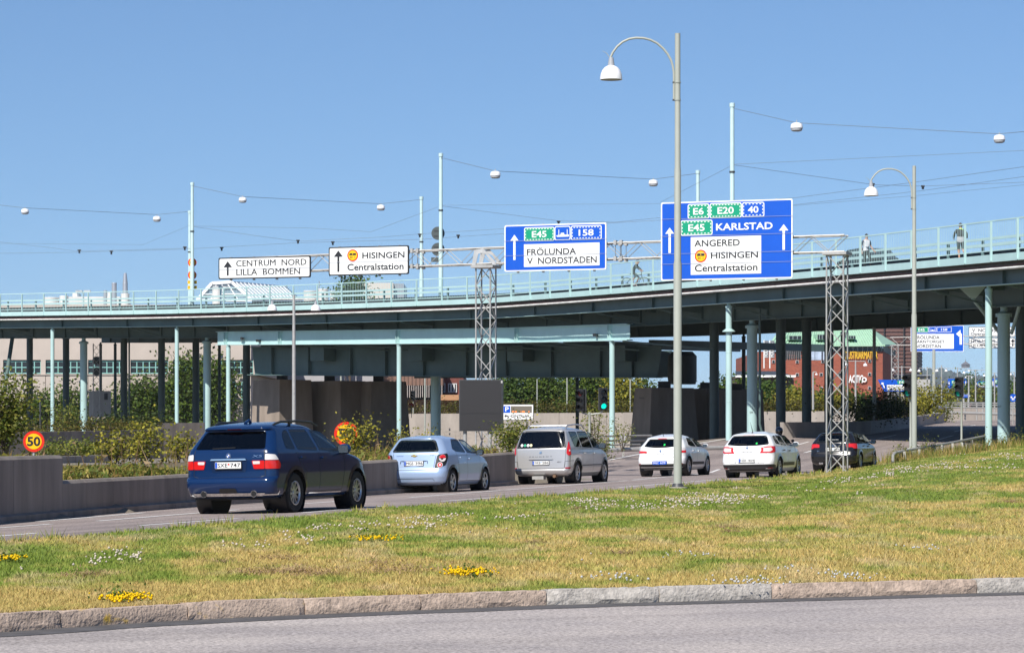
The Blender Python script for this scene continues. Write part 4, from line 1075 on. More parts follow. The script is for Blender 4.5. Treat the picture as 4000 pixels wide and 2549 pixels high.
for s_ in (-1, 1): MB().prism([(s_*.02, -.16), (s_*.02, -.02), (s_*.09, .05), (s_*.05, .09), (s_*.17, .1), (s_*.17, -.03), (s_*.13, .02), (s_*.08, -.04), (s_*.08, -.16)][::s_], p+V(0, -.05, 0), V(1,0,0), V(0,0,1), V(0, .01, 0)).obj('arrow', SW, e, smooth=False)
MB().tube([p+V(0, .03, 0), V(p.x, p.y+.03, 1.6)], .04, 8).obj('post', STEEL, e)

# ================================================================ round 50 signs
def speed50(px, py, rpx, Y, label, zb, rz=0.0):
    c = P(px, py, Y); r = rpx/FPX*Y; e = thing('speed_sign', (c.x, c.y, zb), label, 'sign', 'round 50 speed limit signs', rz); h = c.z-zb
    MB().lathe((0, 0, h), [(.001, -.02), (r, -.02), (r, .01), (r*.96, .02), (.001, .02)], 40, 'y').obj('plate', SIGNRED, e, world=False)
    MB().lathe((0, 0, h), [(.001, -.026), (r*.745, -.026), (r*.745, -.022)], 40, 'y').obj('yellow_disc', SIGNYEL, e, world=False)
    mb = MB(); text_into(mb, '50', (-r*.62, -.031, h-r*.44), V(1,0,0), V(0,0,1), r*1.24, r*.9, .03); mb.obj('lettering', SIGNBLACK, e, world=False, smooth=False)
    MB().tube([(0, .03, 0), (0, .03, h)], .03, 8).obj('post', STEEL, e, world=False)
speed50(132, 1723, 41, 60, 'whole red and yellow 50 sign standing behind the concrete wall at left', .5, .12)
speed50(1352, 1693, 47, 80, 'red and yellow 50 sign half hidden by a shrub behind the blue car', .5, .05)

# ================================================================ street lamps
SHADE = M('lamp_shade_white', (.83, .82, .82), .35)
def bell(mb_e, c, r, parent, world=False):
    """bell shaped shade under a grey neck; c is the rim centre"""
    c = Vector(c)
    MB().lathe(c, [(r*.93, 0), (r, .0), (r*.99, r*.22), (r*.94, r*.5), (r*.8, r*.85), (r*.58, r*1.1), (r*.30, r*1.25)], 28, cap=False).obj('lamp_shade', SHADE, parent, world=world, ang=60)
    MB().lathe(c, [(r*.95, .01), (r*.4, .06), (.001, .06)], 24, cap=False).obj('lens', M('lamp_glass', (.35, .35, .33), .3), parent, world=world)
    MB().lathe(c, [(r*.31, r*1.23), (r*.29, r*1.4), (r*.20, r*1.95), (r*.10, r*2.0)], 20).obj('neck', M('neck_grey', (.33, .34, .36), .5), parent, world=world)
def arc_lamp(px, ybase, Y, ytop, label, seed=0):
    b = P(px, ybase, Y); H = zat(ytop, Y)-b.z; e = thing('street_lamp', b, label, 'street lamp', 'tall street lamps with an arched arm'); k = H/11.56
    MB().lathe((0, 0, 0), [(.105*k, -.3), (.105*k, H*.492), (.088*k, H*.50), (.085*k, H*.70), (.075*k, H*.705), (.069*k, H)], 24).obj('pole', LAMPGREY, e, world=False)
    MB().lathe((0, 0, .0), [(.17*k, .0), (.16*k, .03), (.12*k, .12), (.112*k, .12)], 20).obj('foot_collar', DARKGREY, e, world=False)
    MB().lathe((0, 0, 0), [(.25*k, -.35), (.25*k, .03), (.1, .035)], 20).obj('concrete_foot', CONC, e, world=False)
    # arm: straight along the pole, then an arch to the left and slightly forward
    s_ = 154*1.0; f = lambda zx, zy: ((zx-1005)/2.556/153.6*k, (zy-130)/2.556/153.6*k)
    pts = [(968, 790), (968, 700), (968, 600), (967, 520), (957, 455), (938, 395), (905, 335), (860, 280), (800, 228), (735, 195), (665, 177), (590, 174), (520, 185), (455, 215), (400, 262), (358, 320), (334, 372)]
    path = [V(f(x, y)[0], 0, H-f(x, y)[1]) for x, y in pts]
    MB().tube(path, [.030*k]*len(path), 10).obj('arm', LAMPGREY, e, world=False)
    for zy in (620, 795):
        z = H-f(0, zy)[1]; MB().lathe((0, 0, z), [(.076*k, -.012), (.088*k, -.012), (.088*k, .012), (.076*k, .012)], 20, cap=False).obj('clamp', LAMPGREY, e, world=False); MB().box((-.13*k, -.03, z-.02), (-.06*k, .03, z+.02)).obj('clamp', DARKGREY, e, world=False)
    x, z = f(341, 592); bell(None, (x, 0, H-z), 112/2.556/153.6*k, e)
    MB().tube([V(f(320, 362)[0], 0, H-f(0, 362)[1]), V(f(292, 325)[0], 0, H-f(0, 325)[1]), V(f(252, 304)[0], 0, H-f(0, 304)[1])], [.012, .008, .004], 5).obj('bird_spike', LAMPGREY, e, world=False)
    return e
l1 = px_on_verge(2645, 1905)
arc_lamp(2647, 1905, 72.0, 131, 'nearest tall grey lamp post with arched arm, before the large blue sign')
arc_lamp(3571, 1797, 110.5, 648, 'second grey lamp post with arched arm, at right in front of the bridge')
def double_lamp(px, ytop, ybar, ybase, armpx, shade_px, Y, label, group, one=0):
    zb = zat(ybase, Y); e = thing('double_lamp', V((px-XC)/FPX*Y, Y, zb), label, 'street lamp', group); H = zat(ytop, Y)-zb; k = Y/FPX; zbar = zat(ybar, Y)-zb; r = shade_px*k/2
    MB().lathe((0, 0, 0), [(.09, -.3), (.085, H*.6), (.06, H)], 14).obj('pole', STEEL, e, world=False)
    xl, xr = (-armpx*k if one != 1 else 0), (armpx*k if one != -1 else 0)
    MB().tube([(xl, 0, zbar), (xr, 0, zbar)], .03, 8).obj('crossbar', STEEL, e, world=False)
    for x in ([xl] if xl else [])+([xr] if xr else []): bell(None, (x, 0, zbar-r*2.35), r, e)
    return e
double_lamp(1148, 1152, 1168, 1720, 85, 38, 132, 'slender post with two white bell lamps in front of the bridge at left', 'double lamps')
for i, (px, yt, yb, arm, sh, Y, one, lab) in enumerate((
    (3342, 1406, 1410, 38, 16, 250, 0, 'far double lamp before the brick wall near the letters ACTIC'),
    (3176, 1452, 1452, 13, 10, 230, 1, 'small far lamp left of the brick building windows'),
    (3523, 1428, 1433, 35, 13, 300, 0, 'far double lamp left of the second tall lamp post'),
    (3622, 1432, 1437, 32, 12, 330, 0, 'far double lamp just right of the second tall lamp post'),
    (3678, 1426, 1436, 18, 12, 340, 0, 'far double lamp on the left end of the row below the far hill'),
    (3740, 1435, 1438, 45, 10, 380, 0, 'far double lamp in the middle below the far hill'),
    (3811, 1442, 1445, 45, 11, 350, 0, 'far double lamp left of the slender pale column'),
    (3885, 1455, 1457, 40, 10, 360, 0, 'far double lamp in the gap right of the slender pale column'),
    (3784, 1466, 1468, 12, 6, 300, 0, 'small far twin lamp below the row of double lamps'),
    (3962, 1452, 1452, 14, 10, 330, -1, 'far lamp between the two rightmost columns'))):
    double_lamp(px, yt, yb, 1585, arm, sh, Y, lab, 'far lamps beyond the bridge', one)
for px, yt, w, Y, lab in ((3415, 1278, .24, 170, 'plain tall pole in front of the green roofed building'), (3648, 1365, .3, 235, 'plain pole under the far blue sign'), (1660, 1462, .16, 255, 'thin pale pole left of the display board'), (1332, 1468, .2, 250, 'pale pole between the two left piers'), (2215, 1465, .13, 260, 'thin pole in front of the trees under the girder'), (2462, 1480, .14, 262, 'thin pole by the trees left of the numbered pier'), (2098, 1480, .12, 262, 'thin pole above the parking sign')):
    MB().lathe((0, 0, 0), [(w/2, 0), (w/2*.85, zat(yt, Y)-.3)], 10).obj('pole', LAMPGREY, world=False, label=lab, cat='pole', group='plain poles').location = ((px-XC)/FPX*Y, Y, .3)

# ================================================================ poles, wires and hanging lamps over the bridge
POLE = M('pole_teal', (.50, .66, .655), .45, var=.06, scale=1.5)
def bridge_pole(px, ytop, o, dia, label, Y=None):
    t = b_t(px, o); p = boff(t, o); H = zat(ytop, p.y)-p.z; e = thing('catenary_pole', p, label, 'pole', 'teal poles standing on the bridge')
    MB().lathe((0, 0, 0), [(dia*.55, -.3), (dia*.55, H*.35), (dia*.45, H*.37), (dia*.42, H*.94), (dia*.42, H*.975)], 16).obj('shaft', POLE, e, world=False)
    MB().lathe((0, 0, H), [(dia*.5, -.25), (dia*.54, -.24), (dia*.54, -.02), (dia*.3, 0)], 16).obj('cap', POLE, e, world=False)
    MB().lathe((0, 0, H*.62), [(dia*.5, -.05), (dia*.56, -.05), (dia*.56, .05), (dia*.5, .05)], 14, cap=False).obj('band', DARKGREY, e, world=False)
    return p, p.z+H
pA, zA = bridge_pole(2860, 402, 3.5, .29, 'tallest teal pole rising behind the large blue sign')
pB, zB = bridge_pole(1722, 598, 3.5, .29, 'teal pole with two dark round sign backs left of the FRÖLUNDA sign')
pC, zC = bridge_pole(751, 712, 3.5, .29, 'teal pole with small yellow round signs at far left')
pD, zD = bridge_pole(2726, 665, 20.0, .30, 'shorter teal pole just left of the tallest one')
pE, zE = bridge_pole(1646, 767, 20.0, .30, 'farther teal pole left of the dark round sign backs')
pF, zF = bridge_pole(741, 822, 20.0, .30, 'farther teal pole almost hidden behind the far left pole')
wires = 0
def wire(pts, r, label, sag=0.0):
    """pts: (px, py, Y) ; each wire is one thing"""
    q = [P(*a) for a in pts]; path = []
    for a_, b_ in zip(q, q[1:]):
        n = 6
        for k in range(n): path.append(a_.lerp(b_, k/n)-V(0, 0, sag*4*(k/n)*(1-k/n)))
    path.append(q[-1]); MB().tube(path, r*.48, 5).obj('overhead_wire', WIRE, label=label, cat='wire', group='overhead wires')
    return path
def hang_lamp(px, py, Y, label, w=51):
    c = P(px, py, Y); k = Y/FPX; r = w*k/2; e = thing('hanging_lamp', c, label, 'hanging lamp', 'white lamps hung on wires')
    MB().lathe((0, 0, 0), [(r*.3, r*.75), (r*.55, r*.72), (r*.88, r*.55), (r*.97, r*.2), (r, -.05*r), (r*1.0, -.12*r)], 20).obj('cover', SHADE, e, world=False, ang=50)
    MB().lathe((0, 0, 0), [(r*.96, -.14*r), (r*.86, -.5*r), (r*.6, -.62*r), (.001, -.64*r)], 20, cap=False).obj('lens', M('lens_grey', (.42, .43, .45), .3), e, world=False)
    MB().tube([(0, 0, r*.7), (0, 0, r*1.15)], .03, 6).obj('hook', STEEL, e, world=False)
YA, YB, YC = pA.y, pB.y, pC.y
Zs = lambda x, y: (2700+x*1300/2408, 350+y*1300/2408)
wire([(2868, 424, YA), (3112, 480, 150), (3903, 523, 140), (4100, 505, 137)], .03, 'lamp wire running right from the tallest teal pole')
hang_lamp(3112, 498, 150, 'hanging lamp nearest right of the tallest teal pole', 49); hang_lamp(3904, 544, 140, 'hanging lamp at the right picture edge', 46)
wire([(1720, 615, YB), (1935, 668, 186), (2552, 700, 205), (2722, 678, pD.y)], .035, 'lamp wire from the pole with round sign backs to the shorter pole')
hang_lamp(1935, 684, 186, 'hanging lamp just right of the pole with round sign backs', 41); hang_lamp(2552, 716, 205, 'hanging lamp left of the nearest tall lamp post', 37)
wire([(755, 727, YC), (948, 768, 212), (1488, 796, 230), (1641, 780, pE.y)], .035, 'lamp wire above the two white gantry signs')
hang_lamp(948, 782, 212, 'hanging lamp above the CENTRUM NORD sign', 31); hang_lamp(1488, 812, 230, 'hanging lamp above the HISINGEN sign', 32)
wire([(-60, 794, 235), (98, 812, 235), (613, 838, 250), (738, 826, pF.y)], .035, 'lamp wire at the far left of the sky')
hang_lamp(98, 827, 235, 'hanging lamp nearest the left picture edge', 31); hang_lamp(613, 856, 250, 'hanging lamp just left of the far left pole', 31)
wire([(2865, 642, YA), (4100, 583, 150)], .022, 'upper stay wire rising right from the tallest pole')
wire([(2865, 644, YA), (3205, 692, 165), (3420, 722, 175), (3600, 727, 178), (4100, 708, 170)], .025, 'sagging contact wire crossing behind the second lamp arm')
wire([(2700, 800, 190), (3100, 773, 185), (3570, 712, 168), (4100, 637, 150)], .025, 'contact wire rising from the large blue sign to the right edge')
wire([(3100, 800, 185), (3600, 745, 170), (4100, 676, 152)], .022, 'lower contact wire right of the large blue sign')
wire([(3100, 803, 186), (3600, 762, 172), (4100, 712, 158)], .018, 'faint lowest wire right of the large blue sign')
wire([(2852, 650, YA), (2580, 790, 190)], .02, 'stay wire slanting down left from the tallest pole')
wire([(1722, 802, YB), (2580, 795, 195)], .018, 'level stay wire between pole and large blue sign')
wire([(1722, 804, YB), (2185, 863, 196), (2400, 868, 200), (2580, 850, 202)], .025, 'contact wire dropping behind the FRÖLUNDA sign')
wire([(1712, 808, YB), (1450, 905, 200), (1200, 890, 205), (757, 883, YC)], .022, 'long stay wire left of the pole with round sign backs')
wire([(757, 885, YC), (1010, 922, 212), (1165, 942, 214), (1500, 925, 212), (1660, 912, 208), (1970, 893, 205), (2580, 860, 200)], .025, 'contact wire passing above the HISINGEN sign')
wire([(-60, 990, 235), (300, 985, 232), (720, 973, 225), (1160, 948, 218), (1640, 935, 210), (1970, 912, 205)], .025, 'lowest contact wire crossing the left half of the sky')
wire([(-60, 938, 235), (180, 965, 233), (300, 981, 232), (740, 969, 225)], .022, 'short contact wire at the far left above the chimneys')
wire([(742, 880, YC), (560, 955, 225), (-60, 950, 238)], .018, 'thin stay wire left of the far left pole')
for px, py, Y, hl in ((3410, 722, 175, 'dark wire hanger just right of the second lamp shade'), (3605, 730, 178, 'dark wire hanger right of the second lamp pole'), (2182, 868, 196, 'dark wire hanger above the FRÖLUNDA sign'), (1164, 942, 214, 'dark wire hanger above the gap between the white signs'), (1300, 948, 213, 'dark wire hanger above the HISINGEN sign'), (1640, 918, 208, 'dark wire hanger at the farther teal pole'), (1790, 922, 206, 'dark wire hanger right of the round sign backs'), (310, 980, 232, 'leftmost dark wire hanger in the sky'), (435, 984, 231, 'dark wire hanger above the tallest chimney'), (866, 970, 222, 'dark wire hanger above the CENTRUM NORD sign'), (722, 968, 225, 'dark wire hanger left of the far left pole')):
    MB().tube([P(px, py-5, Y), P(px, py+9, Y)], .08, 6).tube([P(px-7, py-3, Y), P(px+7, py-3, Y)], .06, 6).obj('wire_hanger', BLACK, label=hl, cat='hanger', group='wire hangers')
# dark round sign backs and square plate on the pole
for py, r, sh, lab in ((911, 26, 'round', 'upper dark round sign back on the teal pole'), (974, 26, 'round', 'lower dark round sign back on the teal pole')):
    Y = YB+.25; c = P(1711, py, Y); e = thing('round_sign', c, lab, 'sign', 'dark sign backs on the pole')
    MB().lathe((0, 0, 0), [(.001, 0), (r*1.0/FPX*Y, 0), (r/FPX*Y, .04)], 30, 'y').obj('plate', SIGNBACK, e, world=False)
    for dz in (-.18, .18): MB().box((-.3, -.03, dz-.03), (.3, -.005, dz+.03)).obj('bracket', DARKGREY, e, world=False)
Y = YB+.25; MB().box((-.4, 0, -.16), (.4, .04, .16)).obj('small_sign', SIGNBACK, world=False, label='small dark rectangular plate below the round sign backs', cat='sign').location = P(1707, 1014, Y)
# yellow round signs at far left
for py, st, lab in ((1025, '3,5m', 'upper small yellow round sign on the far left pole'), (1074, '30t', 'lower small yellow round sign on the far left pole')):
    Y = YC+.3; c = P(751, py, Y); r = 17/FPX*Y; e = thing('limit_sign', c, lab, 'sign', 'small yellow signs on the far left pole')
    MB().lathe((0, 0, 0), [(.001, -.01), (r, -.01), (r, .03)], 26, 'y').obj('plate', SIGNRED, e, world=False); MB().lathe((0, 0, 0), [(.001, -.016), (r*.74, -.016), (r*.74, -.012)], 26, 'y').obj('yellow_disc', SIGNYEL, e, world=False)
    mb = MB(); text_into(mb, st, (-r*.6, -.02, -r*.25), V(1,0,0), V(0,0,1), r*1.2, r*.5); mb.obj('lettering', SIGNBLACK, e, world=False, smooth=False)
for py, lab in ((1102, 'upper small yellow rectangular plate on the far left pole'), (1122, 'lower small yellow rectangular plate on the far left pole')):
    Y = YC+.3; e = thing('limit_plate', P(751, py, Y), lab, 'sign', 'small yellow signs on the far left pole'); MB().box((-.36, 0, -.13), (.36, .03, .13)).obj('plate', SIGNYEL, e, world=False)
    mb = MB(); text_into(mb, 'Göta älvbron', (-.28, -.006, .02), V(1,0,0), V(0,0,1), .5, .07); mb.obj('lettering', SIGNBLACK, e, world=False, smooth=False)

# ================================================================ traffic lights
def Mlamp(name, col, e): return M(name, col, .3, emit=e)
GREENL = Mlamp('signal_green', (.0, .75, .55), 1.1); GREEND = Mlamp('signal_green_side', (.0, .30, .22), .12)
REDD = M('signal_red_off', (.12, .01, .01), .3); OFF = M('signal_off', (.02, .02, .02), .25)
def signal_head(e, c, h, lit, rz=0.0, back=True):
    """three lamps; c is the foot centre of the box"""
    w = h*.36; d = h*.20; c = Vector(c); M4 = Matrix.Translation(c) @ Matrix.Rotation(rz, 4, 'Z')
    def put(mb, name, m_, par=e):
        mb.v = [tuple(M4 @ Vector(p)) for p in mb.v]; return mb.obj(name, m_, par, world=False)
    hd = put(MB().box((-w/2, -d/2, 0), (w/2, d/2, h)), 'housing', BLACK)
    if back: put(MB().prism(rrect(-w*.62, -h*.02, w*.62, h*1.02, w*.1), (0, d/2-.01, 0), (1,0,0), (0,0,1), (0, .02, 0)), 'backplate', DARKGREY)
    for k in range(3):
        z = h*(.17+.33*k); r = w*.36
        put(MB().lathe((0, -d/2, z), [(.001, -.012), (r*.7, -.010), (r, 0)], 18, 'y', cap=False), 'lamp', lit[k])
        mb = MB(); n = 14; rows = []
        for j in range(n+1):
            a_ = math.pi*(-.12+1.24*j/n); rows.append([(r*1.08*math.cos(a_), -d/2, z+r*1.08*math.sin(a_)), (r*1.08*math.cos(a_), -d/2-h*.21, z+r*1.0*math.sin(a_)-r*.12)])
        mb.sheet(rows); put(mb, 'visor', BLACK)
def tsignal(name, px, yb, Y, heads, label, lean=0.0, pr=.055):
    p = P(px, yb, Y); e = thing('traffic_light', p, label, 'traffic light', 'traffic lights')
    top = max(zat(y, Y) for (_, y, _, _, _) in heads)-p.z
    MB().lathe((0, 0, 0), [(pr, -.3), (pr, .55), (pr*.8, .6), (pr*.8, top-.18), (pr*.9, top-.17), (pr*.9, top-.1)], 14).obj('pole', LAMPGREY, e, world=False)
    for (hx, hy, hh, lit, rz) in heads:
        c = V((hx-px)/FPX*Y, -.12, zat(hy, Y)-p.z); signal_head(e, c, hh/FPX*Y, lit, rz)
        MB().tube([(0, 0, top-.2), (c.x*.8, 0, top-.14), (c.x, -.05, top-.02)], .03, 8).obj('arm', LAMPGREY, e, world=False)
    return e
tsignal('a', 2303, 1770, 113, [(2270, 1604, 83, (OFF, OFF, REDD), -.55), (2356, 1599, 83, (GREENL, OFF, OFF), .12)], 'traffic light with two heads, one showing green, behind the silver minivan')
tsignal('b', 3557, 1762, 116, [(3548, 1549, 88, (GREEND, OFF, OFF), -.65)], 'traffic light half hidden behind the second lamp post')
tsignal('c', 3756, 1764, 121, [(3744, 1549, 76, (GREEND, OFF, OFF), -.5)], 'traffic light standing free behind the guard rail at right')
tsignal('d', 1614, 1600, 245, [(1614, 1562, 36, (OFF, OFF, OFF), -.4)], 'small dark traffic light beside the brown slatted building', pr=.05)
tsignal('e', 1463, 1600, 235, [(1463, 1552, 38, (OFF, OFF, OFF), -1.4)], 'small black traffic light seen from the side near the narrow pier', pr=.05)
# mirror ball sign at the brown building
e = thing('warning_sign', P(1607, 1600, 225), 'small round red and yellow sign low beside the brown building', 'sign'); c = P(1607, 1582, 225)
MB().lathe(c, [(.001, -.01), (.21, -.01), (.21, .02)], 20, 'y').obj('plate', SIGNRED, e); MB().box((c.x-.18, c.y-.02, c.z-.2), (c.x+.18, c.y-.012, c.z-.06)).obj('yellow_band', SIGNYEL, e); MB().tube([c, c-V(0, 0, 1)], .03, 6).obj('post', STEEL, e)
# ================================================================ display board and parking sign
LED = bpy.data.materials.new('led_matrix'); LED.use_nodes = True; t_ = LED.node_tree; b_ = t_.nodes['Principled BSDF']
vor = t_.nodes.new('ShaderNodeTexVoronoi'); vor.inputs['Scale'].default_value = 46; tc_ = t_.nodes.new('ShaderNodeTexCoord'); t_.links.new(tc_.outputs['Object'], vor.inputs[0])
cr_ = t_.nodes.new('ShaderNodeValToRGB'); cr_.color_ramp.elements[0].position = .08; cr_.color_ramp.elements[0].color = (.10, .09, .085, 1); cr_.color_ramp.elements[1].position = .16; cr_.color_ramp.elements[1].color = (.019, .017, .018, 1)
t_.links.new(vor.outputs['Distance'], cr_.inputs[0]); t_.links.new(cr_.outputs[0], b_.inputs['Base Color']); b_.inputs['Roughness'].default_value = .5
YL = 97; c = P(1878, 1683, YL); k = YL/FPX; e = thing('display_board', (c.x, c.y, zat(1720, YL)), 'large blank dark display board in front of the middle lattice tower', 'display', rz=-.12); z0 = 37*k
W, H = 170*k, 201*k
MB().box((-W/2, 0, z0), (W/2, .32, z0+H)).obj('cabinet', DARKGREY, e, world=False)
MB().box((-W/2+.03, -.012, z0+.03), (W/2-.03, -.002, z0+H*.34)).box((-W/2+.03, -.012, z0+H*.345), (W/2-.03, -.002, z0+H-.03)).obj('screen', LED, e, world=False)
MB().box((W/2-.05, -.02, z0+H*.93), (W/2+.01, .0, z0+H*.98)).obj('latch', STEEL, e, world=False)
for x in (-W*.38, W*.2): MB().tube([(x, .16, -.6), (x, .16, z0)], .07, 10).obj('post', STEEL, e, world=False)
YP = 118; k = YP/FPX; e = thing('parking_sign', P(2025, 1690, YP), 'white parking guidance sign with blue P and orange lights, right of the display board', 'sign')
a_, b_ = P(1955, 1640, YP), P(2085, 1578, YP); o = a_-wloc(e); W, H = b_.x-a_.x, b_.z-a_.z
MB().box((o.x, 0, o.z), (o.x+W, .12, o.z+H)).obj('panel', DARKGREY, e, world=False); MB().box((o.x+.02, -.006, o.z+.02), (o.x+W-.03, -.001, o.z+H-.02)).obj('face', SW, e, world=False)
fx = lambda zx: o.x+(1600+zx/3.334-1955)*k; fz = lambda zy: o.z+H-(1300+zy/3.334-1578)*k
MB().box((fx(1224), -.012, fz(1038)), (fx(1310), -.008, fz(950))).obj('blue_field', SIGNBLUE, e, world=False)
mb = MB(); text_into(mb, 'P', (fx(1245), -.016, fz(1020)), V(1,0,0), V(0,0,1), .15, .19, .02); mb.obj('lettering', SW, e, world=False, smooth=False)
MB().box((fx(1318), -.012, fz(1038)), (fx(1592), -.008, fz(950))).obj('readout', M('readout', (.16, .14, .11), .5), e, world=False)
for x0, x1 in ((1334, 1358), (1370, 1394), (1436, 1448), (1460, 1500), (1548, 1560)): MB().box((fx(x0), -.016, fz(1028)), (fx(x1), -.013, fz(1018))).obj('orange_light', M('orange_light', (1, .22, .02), .4, emit=1.2), e, world=False)
mb = MB(); text_into(mb, 'CENTRUM', (fx(1318), -.012, fz(1096)), V(1,0,0), V(0,0,1), .72, .105); mb.obj('lettering', SIGNBLACK, e, world=False, smooth=False)
MB().prism([(fx(x), fz(y)) for x, y in ((1232, 1078), (1258, 1056), (1258, 1070), (1280, 1072), (1292, 1086), (1292, 1108), (1280, 1108), (1280, 1090), (1272, 1084), (1258, 1084), (1258, 1098))], (0, -.012, 0), (1,0,0), (0,0,1), (0, .003, 0)).obj('arrow', SIGNBLACK, e, world=False, smooth=False)
for x in (.2, .8): MB().tube([(o.x+W*x, .06, -.8), (o.x+W*x, .06, o.z)], .05, 8).obj('post', STEEL, e, world=False)
# ================================================================ cars
def paint(name, col, metal=.0, rough=.32, coat=.65): return M(name, col, rough, metal, coat=coat, back=(.02, .02, .02), spec=.5)
GL_DARK = Mglass('glass_privacy', (.7, .8, .85), .06)
GL_MID = Mglass('glass_tinted', (.75, .95, .92), .30)
GL_CLEAR = Mglass('glass_clear', (.82, .97, .93), .62)
TYRE = M('tyre_rubber', (.014, .014, .014), .85, var=.2, scale=14, bump=.4, bscale=60)
ALLOY = M('alloy', (.50, .50, .51), .3, .7)
CHROME = M('chrome', (.75, .75, .76), .12, .95)
REDL = M('tail_red', (.60, .012, .012), .18, coat=.8)
REDDK = M('tail_dark_red', (.28, .006, .01), .2, coat=.8)
CLEARL = M('tail_clear', (.66, .62, .60), .16, coat=.8)
TRIM = M('car_trim', (.018, .018, .019), .5)
GREYTRIM = M('grey_trim', (.055, .055, .058), .55)
PLATEW = M('plate_white', (.74, .74, .72), .4)
SEAT = M('seat_cloth', (.03, .03, .032), .9)
def pip(pt, poly):
    x, y = pt; c = False; n = len(poly); j = n-1
    for i in range(n):
        xi, yi = poly[i]; xj, yj = poly[j]
        if (yi > y) != (yj > y) and x < (xj-xi)*(y-yi)/(yj-yi)+xi: c = not c
        j = i
    return c
def roundp(pts, r, n=4):
    out = []; m = len(pts)
    for i in range(m):
        p = Vector(pts[i]); a = Vector(pts[i-1]); b = Vector(pts[(i+1) % m]); da, db = (a-p), (b-p)
        rr = min(r, da.length*.45, db.length*.45); s, e = p+da.normalized()*rr, p+db.normalized()*rr
        for k in range(n+1):
            t = k/n; q = s*(1-t)**2+p*2*t*(1-t)+e*t*t; out.append((q.x, q.y))
    return out
class Car:
    def __init__(s, name, label, L, W, rear, front, hw, yR, wb, wr, paintm, loc, head=-TH-R(1.5), roll=-R(1.15), rc=.15, bow=.05, tr=.05, tf=.10, group='cars queuing on the road', arch=.055, trackin=.0, glow=None):
        s.L, s.W, s.yR, s.wb, s.wr, s.m, s.rc, s.bow = L, W, yR, wb, wr, paintm, rc, bow; s.tr, s.tf, s.arch, s.tin = tr, tf, arch, trackin
        zz = np.arange(min(k[0] for k in rear), max(k[0] for k in rear)+.0025, .005)
        def sm(keys, w):
            y = np.interp(zz, [k[0] for k in keys], [k[1] for k in keys]); p = np.pad(y, w, mode='edge'); return np.convolve(p, np.ones(2*w+1)/(2*w+1), 'valid')
        s.zz, s.R, s.F, s.H_ = zz, sm(rear, 2), sm(front, 5), sm(hw, 4)
        s.H = zz[-1]
        s.e = thing(name, loc, label, 'car', group); s.e.rotation_euler = (0, roll, head)
        s.holes_side, s.holes_rear = [], []
    def rz(s, z): return float(np.interp(z, s.zz, s.R))
    def fz(s, z): return float(np.interp(z, s.zz, s.F))
    def hz(s, z): return float(np.interp(z, s.zz, s.H_))
    def pl(s, y):
        a = max(0, (1.3-y)/1.3); b = max(0, (y-(s.L-1.4))/1.4); return 1-s.tr*a*a-s.tf*b*b
    def half(s, z, nr=10, nc=9, ns=88, nf=6, nfc=7):
        yr, yf, w = s.rz(z), s.fz(z), s.hz(z); sp = yf-yr
        rc = min(s.rc, w*.6, sp*.2); bow = min(s.bow, sp*.1); rcf = min(.42, w*.6, sp*.25); bf = min(.22, sp*.1)
        y1 = yr+bow+rc; W1 = w*s.pl(y1); out = []
        for k in range(nr):
            x = (W1-rc)*k/nr; out.append((x, yr+bow*(x/W1)**2, 'r'))
        for k in range(nc+1):
            a = math.pi/2*k/nc; x = W1-rc+rc*math.sin(a); out.append((x, yr+bow*(x/W1)**2+rc*(1-math.cos(a)), 'c'))
        y2 = yf-bf-rcf; W2 = w*s.pl(y2)
        for k in range(1, ns):
            y = y1+(y2-y1)*k/ns; out.append((w*s.pl(y), y, 's'))
        for k in range(nfc+1):
            a = math.pi/2*(1-k/nfc); x = W2-rcf+rcf*math.sin(a); out.append((x, yf-bf*(x/W2)**2-rcf*(1-math.cos(a)), 'f'))
        for k in range(1, nf+1):
            x = (W2-rcf)*(1-k/nf); out.append((x, yf-bf*(x/W2)**2, 'f'))
        return out
    def rear_at(s, a, z):
        """point on the rear skin: a is the distance from the centre line measured along the skin"""
        h = s.half(z); sg = 1 if a >= 0 else -1; d = abs(a); acc = 0
        for (x0, y0, _), (x1, y1, _) in zip(h, h[1:]):
            l = math.hypot(x1-x0, y1-y0)
            if acc+l >= d:
                f = (d-acc)/max(l, 1e-9); nx, ny = -(y0-y1)/l, -(x1-x0)/l
                return V(sg*(x0+(x1-x0)*f), y0+(y1-y0)*f, z), V(sg*(y1-y0)/l, -(x1-x0)/l, 0)
            acc += l
        return V(sg*h[-1][0], h[-1][1], z), V(sg, 0, 0)
    def side_at(s, sg):
        def f(y, z): return V(sg*s.hz(z)*s.pl(y), y, z), V(sg, 0, 0)
        return f
    def patch(s, name, poly, mp, mat, off, parent=None, step=.06, par_e=True):
        bm = bmesh.new(); vs = [bm.verts.new((u, v, 0)) for u, v in poly]; bm.faces.new(vs)
        us = [p[0] for p in poly]; vs_ = [p[1] for p in poly]
        for ax, arr in ((0, us), (1, vs_)):
            n = int((max(arr)-min(arr))/step)
            for k in range(1, n+1):
                c = min(arr)+(max(arr)-min(arr))*k/(n+1); co = (c, 0, 0) if ax == 0 else (0, c, 0); no = (1, 0, 0) if ax == 0 else (0, 1, 0)
                bmesh.ops.bisect_plane(bm, geom=bm.verts[:]+bm.edges[:]+bm.faces[:], plane_co=co, plane_no=no)
        for v in bm.verts:
            p, n = mp(v.co.x, v.co.y); q = p+n*off; v.co = (q.x, q.y-s.yR, q.z)
        bm.normal_update()
        f0 = max(bm.faces, key=lambda f: f.calc_area()); p, n = mp(*np.mean(poly, axis=0))
        if f0.normal.dot(n) < 0: bmesh.ops.reverse_faces(bm, faces=bm.faces[:])
        me = bpy.data.meshes.new(name); bm.to_mesh(me); bm.free(); me.materials.append(mat)
        me.polygons.foreach_set('use_smooth', [True]*len(me.polygons))
